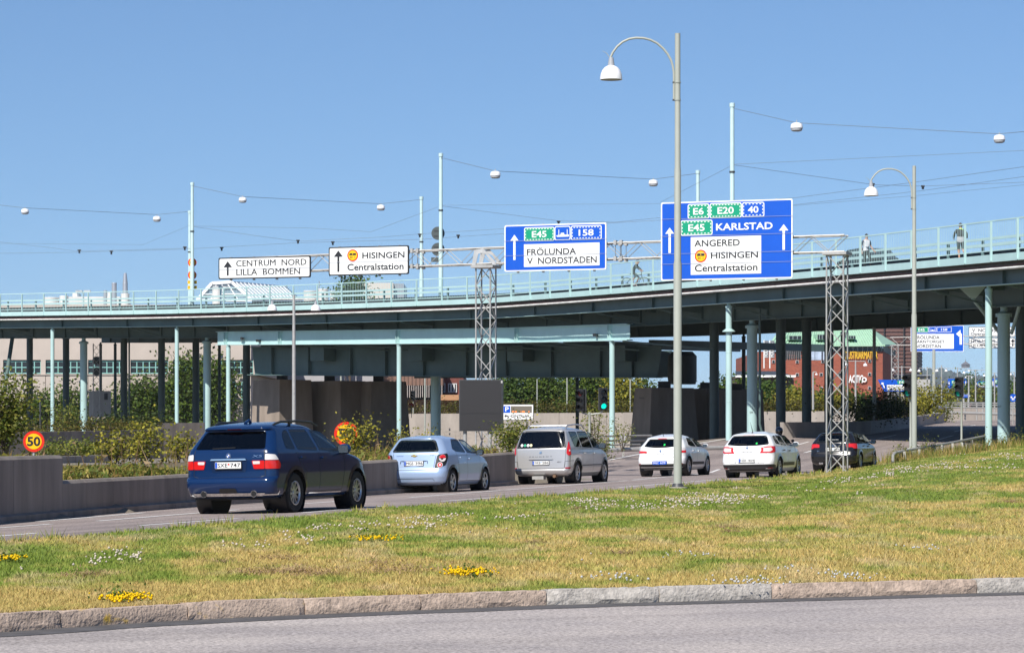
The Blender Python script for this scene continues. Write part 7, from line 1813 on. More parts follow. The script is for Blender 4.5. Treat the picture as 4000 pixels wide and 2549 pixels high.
# brown slatted building
BRN = M('brown_cladding', (.20, .115, .085), .8, var=.12, scale=1.2)
bs_ = thing('brown_building', P(1700, 1690, 320), 'brown clad building with vertical slats behind the girder', 'building')
bx_px(MB(), 1500, 1730, 1420, 1504, 320, 350).obj('upper_storey', BRN, bs_); bx_px(MB(), 1500, 1880, 1560, 1700, 322, 350).obj('lower_storey', M('brown_plinth', (.24, .15, .11), .8), bs_); bx_px(MB(), 1500, 1730, 1504, 1560, 324, 350).obj('glazing', PANE, bs_)
for k in range(27):
    x = 1506+k*8.4; MB().box((P(x, 0, 320).x, 320.0, zat(1552, 320)), (P(x, 0, 320).x+.09, 320.3, zat(1504, 320))).obj('slat', M('slat_grey', (.34, .30, .28), .7), bs_)
for k in range(16):
    x = 1503+k*15; MB().box((P(x, 0, 320).x, 319.93, zat(1503, 320)), (P(x, 0, 320).x+.07, 319.99, zat(1421, 320))).obj('panel_joint', M('joint_brown', (.12, .07, .05), .8), bs_)
bx_px(MB(), 1730, 1810, 1465, 1545, 326, 350).obj('brick_wing', M('wing_brick', (.16, .05, .04), .85, var=.2, scale=3), bs_); bx_px(MB(), 1722, 1792, 1541, 1562, 316, 330).obj('orange_fascia', M('orange_fascia', (.42, .22, .11), .7), bs_)
for x in (1730, 1752, 1764, 1775): win_band(bs_, x, x+8, 1498, 1530, 325.8, 1, 1, M('window_frame_white', (.6, .6, .6), .5))
# trees behind the wall under the girder
for i, (px, yt, Y, r, pal, lab) in enumerate(((1985, 1452, 285, 1.9, 'tree', 'leafy tree just right of the display board'), (2060, 1440, 292, 2.1, 'tree', 'leafy tree behind the parking sign'), (2130, 1450, 286, 1.8, 'ivy', 'leafy tree left of the double traffic light'), (2200, 1445, 290, 2.1, 'tree', 'leafy tree behind the red signal'), (2285, 1455, 284, 2.0, 'ivy', 'leafy tree between the two signal heads'), (2350, 1450, 291, 1.8, 'tree', 'leafy tree behind the green signal'), (2430, 1465, 283, 1.8, 'yellow', 'yellow green tree left of the numbered pier'), (2500, 1475, 288, 1.7, 'ivy', 'leafy tree behind the numbered pier'), (2830, 1490, 285, 1.8, 'tree', 'leafy tree between lamp post and numbered column'), (2930, 1500, 288, 1.7, 'ivy', 'leafy tree behind the column marked S18'),
     (2990, 1500, 284, 1.8, 'tree', 'leafy tree right of the column marked S18'), (3060, 1532, 290, 1.6, 'tree', 'leafy tree below the grey banners'), (3100, 1545, 280, 1.3, 'yellow', 'small yellow tree left of the dark columns'), (3200, 1556, 284, 1.4, 'tree', 'small tree before the brick wall'), (3330, 1552, 284, 1.2, 'tree', 'small tree below the letters ACTIC'), (3270, 1552, 282, 1.1, 'yellow', 'small yellow tree behind the right lattice tower'))):
    x = (px-XC)/FPX*Y; z0 = 2.2; tree('leafy_tree', x, Y, z0, zat(yt, Y)-z0, r, lab, pal, 4600, .34, 80+i, 'trees behind the sunlit wall', .08)
# brick building with green roof
def Mbrick():
    m = bpy.data.materials.new('red_brick'); m.use_nodes = True; t = m.node_tree; b = t.nodes['Principled BSDF']; tc = t.nodes.new('ShaderNodeTexCoord'); mp = t.nodes.new('ShaderNodeMapping'); mp.inputs['Rotation'].default_value = (R(90), 0, 0)
    br = t.nodes.new('ShaderNodeTexBrick'); br.inputs['Scale'].default_value = 1.6; br.inputs['Color1'].default_value = (.33, .085, .05, 1); br.inputs['Color2'].default_value = (.24, .06, .04, 1); br.inputs['Mortar'].default_value = (.34, .16, .11, 1); br.inputs['Mortar Size'].default_value = .018
    t.links.new(tc.outputs['Object'], mp.inputs[0]); t.links.new(mp.outputs[0], br.inputs[0]); nz = t.nodes.new('ShaderNodeTexNoise'); nz.inputs['Scale'].default_value = .25; nz.inputs['Detail'].default_value = 6; t.links.new(tc.outputs['Object'], nz.inputs[0])
    cr = t.nodes.new('ShaderNodeValToRGB'); cr.color_ramp.elements[0].color = (.75, .75, .75, 1); cr.color_ramp.elements[1].color = (1.2, 1.15, 1.1, 1); t.links.new(nz.outputs['Fac'], cr.inputs[0]); mx = t.nodes.new('ShaderNodeMix'); mx.data_type = 'RGBA'; mx.blend_type = 'MULTIPLY'; mx.inputs[0].default_value = 1
    t.links.new(br.outputs[0], mx.inputs[6]); t.links.new(cr.outputs[0], mx.inputs[7]); t.links.new(mx.outputs[2], b.inputs['Base Color']); b.inputs['Roughness'].default_value = .9; return m
BRICK = Mbrick(); COPPER = M('green_copper', (.36, .56, .40), .6, var=.07, scale=.8)
YK = 400; bk_ = thing('brick_building', P(3200, 1600, YK), 'red brick building with green copper roof and gold lettering', 'building')
def fp(zx, zy, Y=YK): return P(*Z6(zx, zy), Y)
def fbox(zx0, zx1, zy0, zy1, Ya, Yb): 
    p, q = fp(zx0, zy1, Ya), fp(zx1, zy0, Ya); return MB().box((p.x, Ya, p.z), (q.x, Yb, q.z))
p0, p1, p2 = fp(135, 900), fp(1200, 900), fp(1296, 900, YK+26); zt = fp(0, 378).z
MB().add([(p0.x, YK, 0), (p1.x, YK, 0), (p2.x, YK+26, 0), (p0.x, YK+40, 0), (p0.x, YK, zt), (p1.x, YK, zt), (p2.x, YK+26, zt), (p0.x, YK+40, zt)], [(0,1,5,4),(1,2,6,5),(2,3,7,6),(3,0,4,7),(4,5,6,7)]).obj('walls', BRICK, bk_)
z2 = fp(0, 326).z; MB().add([(p0.x+9, YK+.6, zt), (p1.x-.3, YK+.6, zt), (p2.x-.5, YK+25, zt), (p0.x+9, YK+38, zt), (p0.x+9, YK+.6, z2), (p1.x-.3, YK+.6, z2), (p2.x-.5, YK+25, z2), (p0.x+9, YK+38, z2)], [(0,1,5,4),(1,2,6,5),(2,3,7,6),(3,0,4,7)]).obj('clerestory', PANE, bk_)
for k in range(14):
    zx = 655+k*41; fbox(zx, zx+8, 326, 378, YK+.3, YK+.7).obj('mullion', M('mullion_grey', (.30, .36, .36), .5), bk_)
for k in range(12):
    f = (k+.5)/12; q = p1.lerp(p2, f); MB().cbox((q.x+.15, q.y, (zt+z2)/2), .25, .35, z2-zt).obj('mullion', MATS['mullion_grey'], bk_)
# hipped copper roof
ea = [fp(215, 328, YK-.7), fp(1205, 325, YK-.7), fp(1330, 322, YK+26), fp(215, 330, YK+38)]; rd = [fp(330, 175, YK+12), fp(1092, 175, YK+12)]
for i, (fc) in enumerate(((ea[0], ea[1], rd[1], rd[0]), (ea[1], ea[2], rd[1]), (ea[2], ea[3], rd[0], rd[1]), (ea[3], ea[0], rd[0]))): MB().add(list(fc), [tuple(range(len(fc)))]).obj('roof', COPPER, bk_, smooth=False)
for k in range(1, 42):
    a_ = ea[0].lerp(ea[1], k/42); b_ = rd[0].lerp(rd[1], k/42); MB().beam(a_+V(0, -.05, .05), b_+V(0, -.05, .05), .10, .12).obj('roof_seam', COPPER, bk_)
MB().beam(ea[0], ea[1], .5, .25).obj('eave', COPPER, bk_); MB().beam(ea[1], ea[2], .5, .25).obj('eave', COPPER, bk_)
for zx0, zx1, zy0, zy1 in ((395, 508, 236, 278), (636, 706, 226, 278), (905, 972, 236, 272)):
    d_ = fbox(zx0, zx1, zy0, zy1, YK+1, YK+9).obj('dormer', COPPER, bk_); fbox(zx0+6, zx1-6, zy0+7, zy1-4, YK+.9, YK+1.1).obj('dormer_glass', PANE, d_)
    for k in range(1, 3): fbox(zx0+(zx1-zx0)*k/3-2, zx0+(zx1-zx0)*k/3+2, zy0+7, zy1-4, YK+.8, YK+1).obj('mullion', MATS['mullion_grey'], d_)
for zx, zy in ((253, 450), (456, 452), (674, 450), (1075, 445), (456, 562), (661, 560), (1075, 558), (661, 678), (1075, 675), (820, 560), (820, 680)):
    w_ = fbox(zx, zx+26, zy, zy+26, YK-.12, YK+.05).obj('window', M('window_frame_white', (.6, .6, .6), .5), bk_); fbox(zx+3, zx+23, zy+3, zy+23, YK-.16, YK-.1).obj('pane', PANE, w_)
GOLD = M('gold_letters', (.85, .50, .04), .4, .3)
mb = MB(); q = fp(842, 440, YK-.3); text_into(mb, 'INDUSTRIARMATUR', q, V(1,0,0), V(0,0,1), (fp(1155, 440).x-fp(842, 440).x), 1.05, .02); mb.obj('gold_lettering', GOLD, bk_, smooth=False)
mb = MB(); q = fp(908, 645, YK-.3); text_into(mb, 'ACTIC', q, V(1,0,0), V(0,0,1), fp(1030, 645).x-q.x, 1.12, .03); mb.obj('white_lettering', SIGNWHITE, bk_, smooth=False); mb = MB().lathe(fp(1042, 617, YK-.3), [(.18, -.02), (.36, -.02), (.36, .02), (.18, .02)], 18, 'y', cap=False); mb.obj('white_lettering', SIGNWHITE, bk_)
# scaffold structures in front of the roof
sc = thing('scaffold', fp(440, 450, 392), 'grey scaffold frames on the left roof edge of the brick building', 'scaffold')
for k in range(7): zx = 376+k*19; MB().tube([fp(zx, 450, 392), fp(zx, 318+(k % 2)*8, 392)], .13, 6).obj('upright', DARKGREY, sc)
for zy in (345, 370, 395, 420): MB().tube([fp(372, zy, 392), fp(508, zy+6, 392)], .1, 6).obj('ledger', DARKGREY, sc)
for k in range(8): zx = 380+k*16; MB().beam(fp(zx, 340, 391.8), fp(zx+6, 440, 391.8), .35, .06).obj('board', M('scaffold_board', (.18, .19, .2), .6), sc)
e = thing('water_tanks', fp(640, 450, 392), 'white wrapped pallets stacked on the roof edge left of the lattice tower', 'containers')
for zx0, zx1 in ((588, 618), (622, 676), (690, 708)): fbox(zx0, zx1, 350, 450, 391, 394).obj('wrapped_pallet', M('wrap_blue', (.40, .47, .58), .4, var=.25, scale=1.2), e)
# banners
for zx, lab in ((207, 'left grey HOLMENS banner on a white flagpole'), (257, 'right grey HOLMENS banner on a white flagpole')):
    e = thing('banner', fp(zx-20, 520, 330), lab, 'banner', 'grey banners'); MB().tube([fp(zx-22, 520, 330), fp(zx-22, 280, 330)], .07, 8).obj('flagpole', SIGNWHITE, e); fbox(zx-18, zx+18, 284, 432, 329.9, 330.05).obj('cloth', M('banner_grey', (.17, .18, .20), .8), e)
    q0 = fp(zx-8, 420, 329.8); mb = MB(); text_into(mb, 'HOLMENS', fp(zx+9, 425, 329.8), V(0,0,1), V(-1,0,0), fp(0, 325).z-fp(0, 425).z, .42); mb.obj('lettering', SIGNWHITE, e, smooth=False)
# dark shed roof at left of the brick building
sh = thing('dark_shed', fp(200, 650, 340), 'dark shed with pale striped eave left of the brick building', 'building'); fbox(-60, 440, 585, 800, 340, 360).obj('walls', M('shed_wall', (.10, .07, .06), .8), sh)
pts = [fp(-60, 545, 345), fp(300, 545, 345), fp(455, 588, 338), fp(-60, 588, 338)]; MB().add(pts, [(3, 2, 1, 0)]).obj('roof', DARKGREY, sh, smooth=False); MB().beam(pts[3], pts[2], .3, .25).obj('eave', SIGNWHITE, sh)
# dark tower
TWR = M('dark_red_panel', (.085, .045, .042), .6, var=.15, scale=.6)
tw_ = thing('dark_tower', fp(1320, 700, 470), 'dark reddish tower block with horizontal ribs behind the green roof', 'building')
pa, pb, pc = fp(1105, 0, 470), fp(1492, 0, 470), fp(1536, 0, 500); H_ = fp(0, -160, 470).z
MB().add([(pa.x, 470, 0), (pb.x, 470, 0), (pc.x, 500, 0), (pa.x, 500, 0), (pa.x, 470, H_), (pb.x, 470, H_), (pc.x, 500, H_), (pa.x, 500, H_)], [(0,1,5,4),(1,2,6,5),(2,3,7,6),(3,0,4,7),(4,5,6,7)]).obj('walls', TWR, tw_)
for k in range(64):
    z = 8+k*.62
    if z < H_: MB().beam((pa.x, 469.95, z), (pb.x+.05, 469.95, z), .14, .24).obj('rib', M('rib_red', (.17, .085, .07), .6), tw_); MB().beam((pb.x+.03, 470, z), (pc.x+.03, 500, z), .12, .24).obj('rib', TWR, tw_)
for zx in (1210, 1378): fbox(zx, zx+5, -150, 640, 469.2, 469.6).obj('downpipe', DARKGREY, tw_)
lg = thing('low_grey_building', fp(1520, 660, 430), 'low pale grey building below the far blue sign', 'building'); fbox(1140, 1605, 582, 780, 430, 460).obj('walls', M('pale_grey_wall', (.42, .41, .40), .8), lg); fbox(1130, 1612, 576, 584, 429.5, 461).obj('roof_edge', GREYM, lg)
# far greenery, van, hill
for i, (px, yt, Y, r, pal, lab) in enumerate(((3740, 1500, 420, 2.2, 'tree', 'far tree left of the free standing traffic light'), (3800, 1455, 460, 3.0, 'tree', 'far tree above the white van'), (3830, 1500, 400, 2.2, 'hedge', 'far brownish tree right of the traffic light'), (3880, 1490, 430, 2.4, 'tree', 'far tree between the right columns'), (3950, 1480, 420, 2.6, 'tree', 'far tree beside the round blue sign'), (3700, 1520, 400, 2.0, 'hedge', 'far bush at the left end of the guard rails'), (3770, 1530, 380, 1.8, 'shrub', 'far bush below the far blue sign'), (3980, 1510, 380, 2.4, 'ivy', 'far tree at the right picture edge'))):
    x = (px-XC)/FPX*Y; tree('far_tree', x, Y, 2.5, zat(yt, Y)-2.5, r, lab, pal, 1700, .38, 120+i, 'far trees beyond the bridge at right', .1)
van = thing('white_van', P(3832, 1602, 330), 'small white van far away behind the guard rails', 'van'); a_ = P(3832, 1602, 330); Lx = 78/FPX*330; Hz = 34/FPX*330
MB().prism([(-Lx/2, .25), (Lx/2, .25), (Lx/2, Hz*.75), (Lx/2-.12, Hz), (-Lx/2+.25, Hz), (-Lx/2, Hz*.55)], (0, 0, 0), (1,0,0), (0,0,1), (0, 1.7, 0)).obj('body', white, van, world=False)
MB().box((-Lx/2+.3, -.02, Hz*.55), (Lx/2-.15, -.005, Hz*.82)).obj('window', PANE, van, world=False)
for x in (-Lx*.3, Lx*.3): MB().lathe((x, 0, .3), [(.001, -.03), (.3, -.03), (.3, .2)], 16, 'y').obj('wheel', TYRE, van, world=False)
HD = 6000.0; mb = MB(); rows = []; g_ = np.random.default_rng(5); xs = np.linspace(-1800, 4600, 110)
for j, dY in enumerate((0, 240, 600, 1000, 1500)):
    row = []
    for x in xs:
        px = XC+x/HD*FPX; base = np.interp(px, [-1500, 3300, 3560, 3700, 3760, 3850, 4000, 4300, 6000], [8, 18, 80, 118, 134, 138, 128, 118, 60])
        row.append((x, HD+dY, [-12, .45, .8, 1.0, .9][j]*base+(g_.random()*7 if j else 0)))
    rows.append(row)
mb.sheet(rows); mb.obj('hill', M('far_forest', (.045, .065, .05), 1.0, var=.35, scale=.025), kind='structure', ang=80)
hg = []
for x, Yh, zh in [(p[0], p[1], p[2]) for r_ in rows[1:4] for p in r_ if 700 < p[0] < 1400]:
    for _ in range(16): hg.append((x+g_.normal()*40, Yh+g_.normal()*40, zh+4+g_.random()*6))
hv_ = np.array(hg); n = len(hv_); hr = 9+10*g_.random(n); hc_ = np.array([[.035, .055, .04]])*(.6+.9*g_.random((n, 1)))
tag(link('far_wood', np_mesh('far_wood', *puffs(hv_, hr, hc_), LEAF)), 'far wooded crown of the hill at right', 'wood', kind='stuff')
hp = thing('hill_pavilion', P(3772, 1424, HD-40), 'small dark pavilion with a pointed roof on the far hill', 'pavilion'); c_ = P(3772, 1424, HD-40)
MB().lathe(c_, [(9, -6), (9, 0), (11, 0), (6, 3.2), (2.4, 5.8), (.6, 7.5), (.3, 13)], 12).obj('roof', M('far_slate', (.10, .09, .10), .9), hp)
# the city block across the street at right, outside the frame; the cars' flanks mirror it
cbk = MB().box((62, 30, -3), (84, 150, 16)).obj('city_block', M('block_brick', (.14, .075, .055), .9, var=.2, scale=.4), kind='structure')
for k in range(14):
    for j in range(4): MB().box((61.9, 34+k*8.2, 1.5+j*3.6), (61.97, 38.5+k*8.2, 3.7+j*3.6)).obj('window', PANE, cbk)
# ================================================================ people
SKIN = M('skin', (.50, .27, .18), .6)
def figure(name, loc, rz, joints, bones, radii, regions, label, root='pelvis', sub=1, sc=1.0):
    """one continuous skinned body; regions: list of (test(p) -> bool, material), first hit wins"""
    me = bpy.data.meshes.new(name); names = list(joints); me.from_pydata([Vector(joints[n])*sc for n in names], [(names.index(a), names.index(b)) for a, b in bones], [])
    o = bpy.data.objects.new(name, me); COL.objects.link(o)
    sk = o.modifiers.new('skin', 'SKIN'); sk.use_smooth_shade = True
    lay = me.skin_vertices[0] if me.skin_vertices else None
    if lay is None:
        a = me.attributes.new('dummy', 'FLOAT', 'POINT')
    for i, n in enumerate(names):
        r = radii[n]; r = r if isinstance(r, tuple) else (r, r); me.skin_vertices[0].data[i].radius = (r[0]*sc, r[1]*sc); me.skin_vertices[0].data[i].use_root = (n == root)
    s2 = o.modifiers.new('sub', 'SUBSURF'); s2.levels = s2.render_levels = sub
    dg = bpy.context.evaluated_depsgraph_get(); dg.update(); m2 = bpy.data.meshes.new_from_object(o.evaluated_get(dg))
    bpy.data.objects.remove(o); bpy.data.meshes.remove(me)
    m2.materials.clear(); mats = []
    for _, m in regions:
        if m not in mats: mats.append(m); m2.materials.append(m)
    for f in m2.polygons:
        c = f.center/sc; f.use_smooth = True
        for t, m in regions:
            if t(c): f.material_index = mats.index(m); break
    ob = bpy.data.objects.new(name, m2); COL.objects.link(ob); ob.location = loc; ob.rotation_euler = (0, 0, rz); m2.name = name
    return tag(ob, label, 'person')
B_STD = [('pelvis','waist'),('waist','chest'),('chest','neck'),('neck','jaw'),('jaw','head'),('head','crown'),('chest','shL'),('shL','elL'),('elL','wrL'),('wrL','haL'),('chest','shR'),('shR','elR'),('elR','wrR'),('wrR','haR'),('pelvis','hipL'),('hipL','knL'),('knL','anL'),('anL','toL'),('pelvis','hipR'),('hipR','knR'),('knR','anR'),('anR','toR')]
R_STD = dict(pelvis=(.15,.11), waist=(.14,.10), chest=(.17,.115), neck=.055, jaw=(.062,.07), head=(.075,.09), crown=(.055,.065), shL=.065, shR=.065, elL=.045, elR=.045, wrL=.03, wrR=.03, haL=(.026,.042), haR=(.026,.042), hipL=.095, hipR=.095, knL=.06, knR=.06, anL=.042, anR=.042, toL=(.045,.03), toR=(.045,.03))
def fingers(e, hand, dirv, mat=SKIN):
    d = Vector(dirv).normalized(); s_ = d.cross(Vector((0, 1, .2))).normalized()
    for k in range(4): MB().tube([Vector(hand)+s_*(-.03+.02*k), Vector(hand)+s_*(-.03+.02*k)+d*.05, Vector(hand)+s_*(-.026+.018*k)+d*.08+V(0, .015, 0)], [.009, .008, .006], 6).obj('finger', mat, e, world=False)
    MB().tube([Vector(hand)-d*.03+s_*.03, Vector(hand)+s_*.055+d*.015], [.010, .008], 6).obj('thumb', mat, e, world=False)
def face(e, c, fwd, hair, hairm, glasses=False, sc=1.0):
    """nose, ears, eyes and hair on a head centred at c"""
    c = Vector(c); f = Vector(fwd).normalized(); s_ = f.cross(V(0, 0, 1)).normalized()
    MB().tube([c+f*.085+V(0, 0, .01), c+f*.108-V(0, 0, .025), c+f*.085-V(0, 0, .03)], [.009, .014, .010], 6).obj('nose', SKIN, e, world=False)
    for k in (-1, 1):
        MB().lathe(c+s_*k*.078-V(0, 0, .01), [(.005, -.03), (.022, -.015), (.022, .02), (.005, .03)], 8).obj('ear', SKIN, e, world=False)
        MB().lathe(c+f*.086+s_*k*.032+V(0, 0, .01), [(.002, -.009), (.011, 0), (.002, .009)], 8).obj('eye', SIGNBLACK, e, world=False)
    MB().tube([c+f*.083-s_*.022-V(0, 0, .055), c+f*.09-V(0, 0, .056), c+f*.083+s_*.022-V(0, 0, .055)], .006, 5).obj('mouth', M('lips', (.30, .10, .09), .6), e, world=False)
    mb = MB(); rows = []
    for i in range(7):
        th = math.pi/2*i/6*1.0; rows.append([c-f*.012+V(0, 0, .02)+(f*math.cos(a)*.092+s_*math.sin(a)*.085)*math.cos(th)*(1 if math.cos(a) < .45 or i > hair else .82)+V(0, 0, .115*math.sin(th)-(.05 if math.cos(a) < -.1 and i == 0 else 0)) for a in [2*math.pi*k/16 for k in range(17)]])
    mb.sheet(rows); mb.obj('hair', hairm, e, world=False, ang=80)
    if glasses:
        for k in (-1, 1): MB().lathe(c+f*.102+s_*k*.035+V(0, 0, .012), [(.022, -.004), (.022, .004)], 10, 'y').obj('glasses', SIGNBLACK, e, world=False)
def on_bridge(px, o):
    t = b_t(px, o); p = boff(t, o); return p
# man with glasses walking to the right-front in a white and navy shirt
NAVY = M('navy_cloth', (.02, .03, .07), .8); SHIRT = M('white_shirt', (.62, .62, .64), .8); TROU = M('black_trousers', (.012, .012, .014), .8); SHOE = M('shoe', (.45, .45, .45), .7); BLK = M('black_top', (.015, .015, .017), .75); GRYT = M('grey_top', (.42, .43, .44), .8); NEON = M('neon_collar', (.5, .85, .08), .6); HAIRB = M('hair_brown', (.05, .025, .015), .8); HAIRL = M('hair_light', (.50, .42, .30), .8); HAIRK = M('hair_dark', (.02, .018, .016), .8)
# local frame: the figure faces -y (towards the camera); x is to the right
J = dict(pelvis=(0,0,.95), waist=(0,0,1.10), chest=(.0,.0,1.36), neck=(0,0,1.50), jaw=(.01,-.02,1.58), head=(.01,-.015,1.67), crown=(.01,0,1.745), shL=(-.19,0,1.42), elL=(-.25,.06,1.15), wrL=(-.25,.02,.92), haL=(-.25,-.01,.85), shR=(.19,0,1.42), elR=(.27,.02,1.15), wrR=(.36,-.10,.96), haR=(.39,-.13,.91), hipL=(-.10,0,.90), knL=(-.10,-.04,.50), anL=(-.10,.05,.09), toL=(-.11,-.08,.04), hipR=(.10,0,.90), knR=(.13,-.16,.52), anR=(.13,-.20,.12), toR=(.14,-.34,.07))
pb = on_bridge(3384, 1.5); face_z = lambda c: c.z > 1.49
man = figure('person', pb, .35, J, B_STD, R_STD, [(lambda c: c.z > 1.47, SKIN), (lambda c: c.z < .13, SHOE), (lambda c: c.z < .96 and abs(c.x) < .21, TROU), (lambda c: abs(c.x) > .215 and c.z < 1.22, SKIN), (lambda c: c.z < 1.18 and abs(c.x+c.z*.9-1.04) < .09, NAVY), (lambda c: abs(c.x) > .17, NAVY), (lambda c: True, SHIRT)], 'man in a white and navy shirt and black trousers walking on the bridge')
face(man, (.01, -.015, 1.66), (0.15, -1, 0), 7, HAIRK, True); fingers(man, (-.25, -.01, .85), (0, -.2, -1)); fingers(man, (.39, -.13, .91), (.3, -.3, -1))
# jogger seen from behind
J2 = dict(pelvis=(0,0,.93), waist=(0,0,1.08), chest=(0,.02,1.34), neck=(0,.04,1.48), jaw=(0,.06,1.55), head=(0,.05,1.63), crown=(0,.04,1.71), shL=(-.20,.02,1.40), elL=(-.30,-.06,1.16), wrL=(-.31,.10,1.02), haL=(-.30,.15,1.0), shR=(.20,.02,1.40), elR=(.30,-.10,1.18), wrR=(.30,.06,1.07), haR=(.28,.12,1.06), hipL=(-.10,0,.88), knL=(-.08,.10,.50), anL=(-.05,.0,.12), toL=(-.05,.14,.05), hipR=(.10,0,.88), knR=(.12,.02,.48), anR=(.22,-.28,.30), toR=(.26,-.36,.20))
pj = on_bridge(3752, 1.3)
R2 = dict(R_STD); R2.update(chest=(.19,.13), waist=(.17,.12), pelvis=(.17,.125), hipL=.115, hipR=.115, elL=.06, elR=.06)
jog = figure('person', pj, -.15, J2, B_STD, R2, [(lambda c: c.z > 1.50, SKIN), (lambda c: c.z > 1.455 and abs(c.x) < .12, NEON), (lambda c: (c.z < .10) or (c.z < .33 and c.y < -.22), SHOE), (lambda c: c.z < .56, SKIN), (lambda c: c.z < .90, TROU), (lambda c: abs(c.x) > .24 and c.z < 1.06, SKIN), (lambda c: c.z < 1.14 and abs(c.x) < .24, GRYT), (lambda c: True, BLK)], 'runner in a black and grey top and shorts seen from behind on the bridge')
face(jog, (0, .055, 1.62), (0, 1, 0), -1, HAIRB); fingers(jog, (-.30, .15, 1.0), (0, 1, 0)); fingers(jog, (.28, .12, 1.06), (0, 1, 0))
# cyclist and bicycle heading right
pc_ = on_bridge(2482, 1.3)
RUB = TYRE; FRM = M('bike_frame', (.03, .03, .035), .35, .3)
bike = thing('bicycle', pc_, 'dark bicycle ridden along the bridge walkway', 'bicycle', rz=-.35)
for x in (-.54, .54):
    w_ = MB().lathe((x, 0, .345), [(.318, -.018), (.345, 0), (.318, .018), (.305, 0), (.318, -.018)], 28, 'y', cap=False).obj('wheel', RUB, bike, world=False)
    for k in range(10):
        a = math.pi*k/10; MB().tube([(x-math.cos(a)*.31, 0, .345-math.sin(a)*.31), (x+math.cos(a)*.31, 0, .345+math.sin(a)*.31)], .003, 4).obj('spoke', STEEL, w_, world=False)
for a, b in (((-.10,0,.29),(-.2,0,.86)), ((-.10,0,.29),(.40,0,.72)), ((-.17,0,.75),(.38,0,.84)), ((-.10,0,.29),(-.54,0,.345)), ((-.17,0,.75),(-.54,0,.345)), ((.36,0,.92),(.54,0,.345))): MB().tube([a, b], .018, 8).obj('frame_tube', FRM, bike, world=False)
MB().tube([(.36,0,.92),(.40,0,1.02)], .014, 8).tube([(.40,-.28,1.05),(.42,0,1.03),(.40,.28,1.05)], .013, 8).obj('handlebar', BLACK, bike, world=False); MB().prism([(-.32,-.07),(-.32,.07),(-.05,.02),(-.05,-.02)], (0, 0, .88), (1,0,0), (0,1,0), (0,0,.05)).obj('saddle', BLACK, bike, world=False)
MB().lathe((-.10, 0, .29), [(.09, -.04), (.09, -.035)], 18, 'y').obj('chainring', STEEL, bike, world=False); MB().beam((-.10,.08,.29),(-.02,.08,.14),.02,.03).beam((-.10,-.08,.29),(-.18,-.08,.44),.02,.03).obj('crank', STEEL, bike, world=False)
J3 = dict(pelvis=(-.18,0,.99), waist=(-.12,0,1.13), chest=(.03,0,1.36), neck=(.12,0,1.47), jaw=(.17,0,1.54), head=(.17,0,1.62), crown=(.16,0,1.69), shL=(.05,.18,1.38), elL=(.24,.22,1.20), wrL=(.38,.24,1.08), haL=(.42,.25,1.06), shR=(.05,-.18,1.38), elR=(.24,-.23,1.20), wrR=(.38,-.25,1.08), haR=(.42,-.26,1.06), hipL=(-.12,.09,.93), knL=(.20,.10,.70), anL=(-.02,.10,.24), toL=(.10,.11,.17), hipR=(-.12,-.09,.93), knR=(.14,-.10,.82), anR=(-.18,-.10,.52), toR=(-.06,-.11,.46))
cy = figure('person', pc_, -.35, J3, B_STD, R_STD, [(lambda c: c.z > 1.49, SKIN), (lambda c: c.z < .24 or (c.z < .53 and c.y < 0 and c.x < -.08), SHOE), (lambda c: c.z < .66 and c.x < .3 and abs(c.y) < .2, SKIN), (lambda c: c.x > .33, SKIN), (lambda c: True, BLK)], 'cyclist in dark clothes with long fair hair riding along the bridge')
face(cy, (.17, 0, 1.61), (1, -.1, 0), 5, HAIRL); MB().tube([(.10, 0, 1.66), (.04, 0, 1.52), (.02, 0, 1.38)], [.07, .06, .03], 8).obj('long_hair', HAIRL, cy, world=False); fingers(cy, (.42, -.26, 1.06), (.5, 0, -.6))
MB().lathe((.15, 0, 1.65), [(.11, 0), (.105, .05), (.07, .09), (.01, .105)], 16).obj('helmet', M('helmet_blue', (.05, .10, .18), .3), cy, world=False)
# motorcyclist beyond the estate car
pm = P(3045, 1822, 106.0); pm.z = float(road_z(pm.x, pm.y))
mc = thing('motorcycle', pm, 'motorcycle mostly hidden behind the white estate car', 'motorcycle', rz=-TH-R(90)+R(180))
mc.rotation_euler = (0, 0, -TH)
for y in (-.7, .7): MB().lathe((0, y, .31), [(.2, -.06), (.29, -.055), (.31, 0), (.29, .055), (.2, .06)], 24, 'x').obj('wheel', RUB, mc, world=False)
MB().lathe((0, 0, 0), [(.02, -.55), (.13, -.35), (.16, .05), (.17, .35), (.10, .5)], 14, 'y').obj('tank', M('bike_black', (.015, .015, .018), .2, coat=.8), mc, world=False).location = (0, .05, .78)
MB().prism(rrect(-.12, -.75, .12, -.05, .08), (0, 0, .78), (1,0,0), (0,1,0), (0,0,.08)).obj('saddle', BLACK, mc, world=False); MB().box((-.16, -.25, .28), (.16, .3, .62)).obj('engine', DARKGREY, mc, world=False)
MB().tube([(0, .7, .31), (0, .5, .95)], .035, 8).tube([(-.36, .35, 1.03), (0, .48, 1.0), (.36, .35, 1.03)], .016, 8).obj('handlebar', CHROME, mc, world=False)
for sg in (-1, 1): MB().tube([(sg*.33, .38, 1.03), (sg*.40, .42, 1.17)], .008, 6).obj('mirror_stalk', BLACK, mc, world=False); MB().lathe((sg*.42, .42, 1.21), [(.001, -.03), (.055, -.03), (.06, .0), (.03, .03)], 16, 'y').obj('mirror', BLACK, mc, world=False)
MB().prism(rrect(-.1, -.05, .1, .05, .03), (0, -.80, .70), (1,0,0), (0,0,1), (0, .06, 0)).obj('tail_light', REDL, mc, world=False)
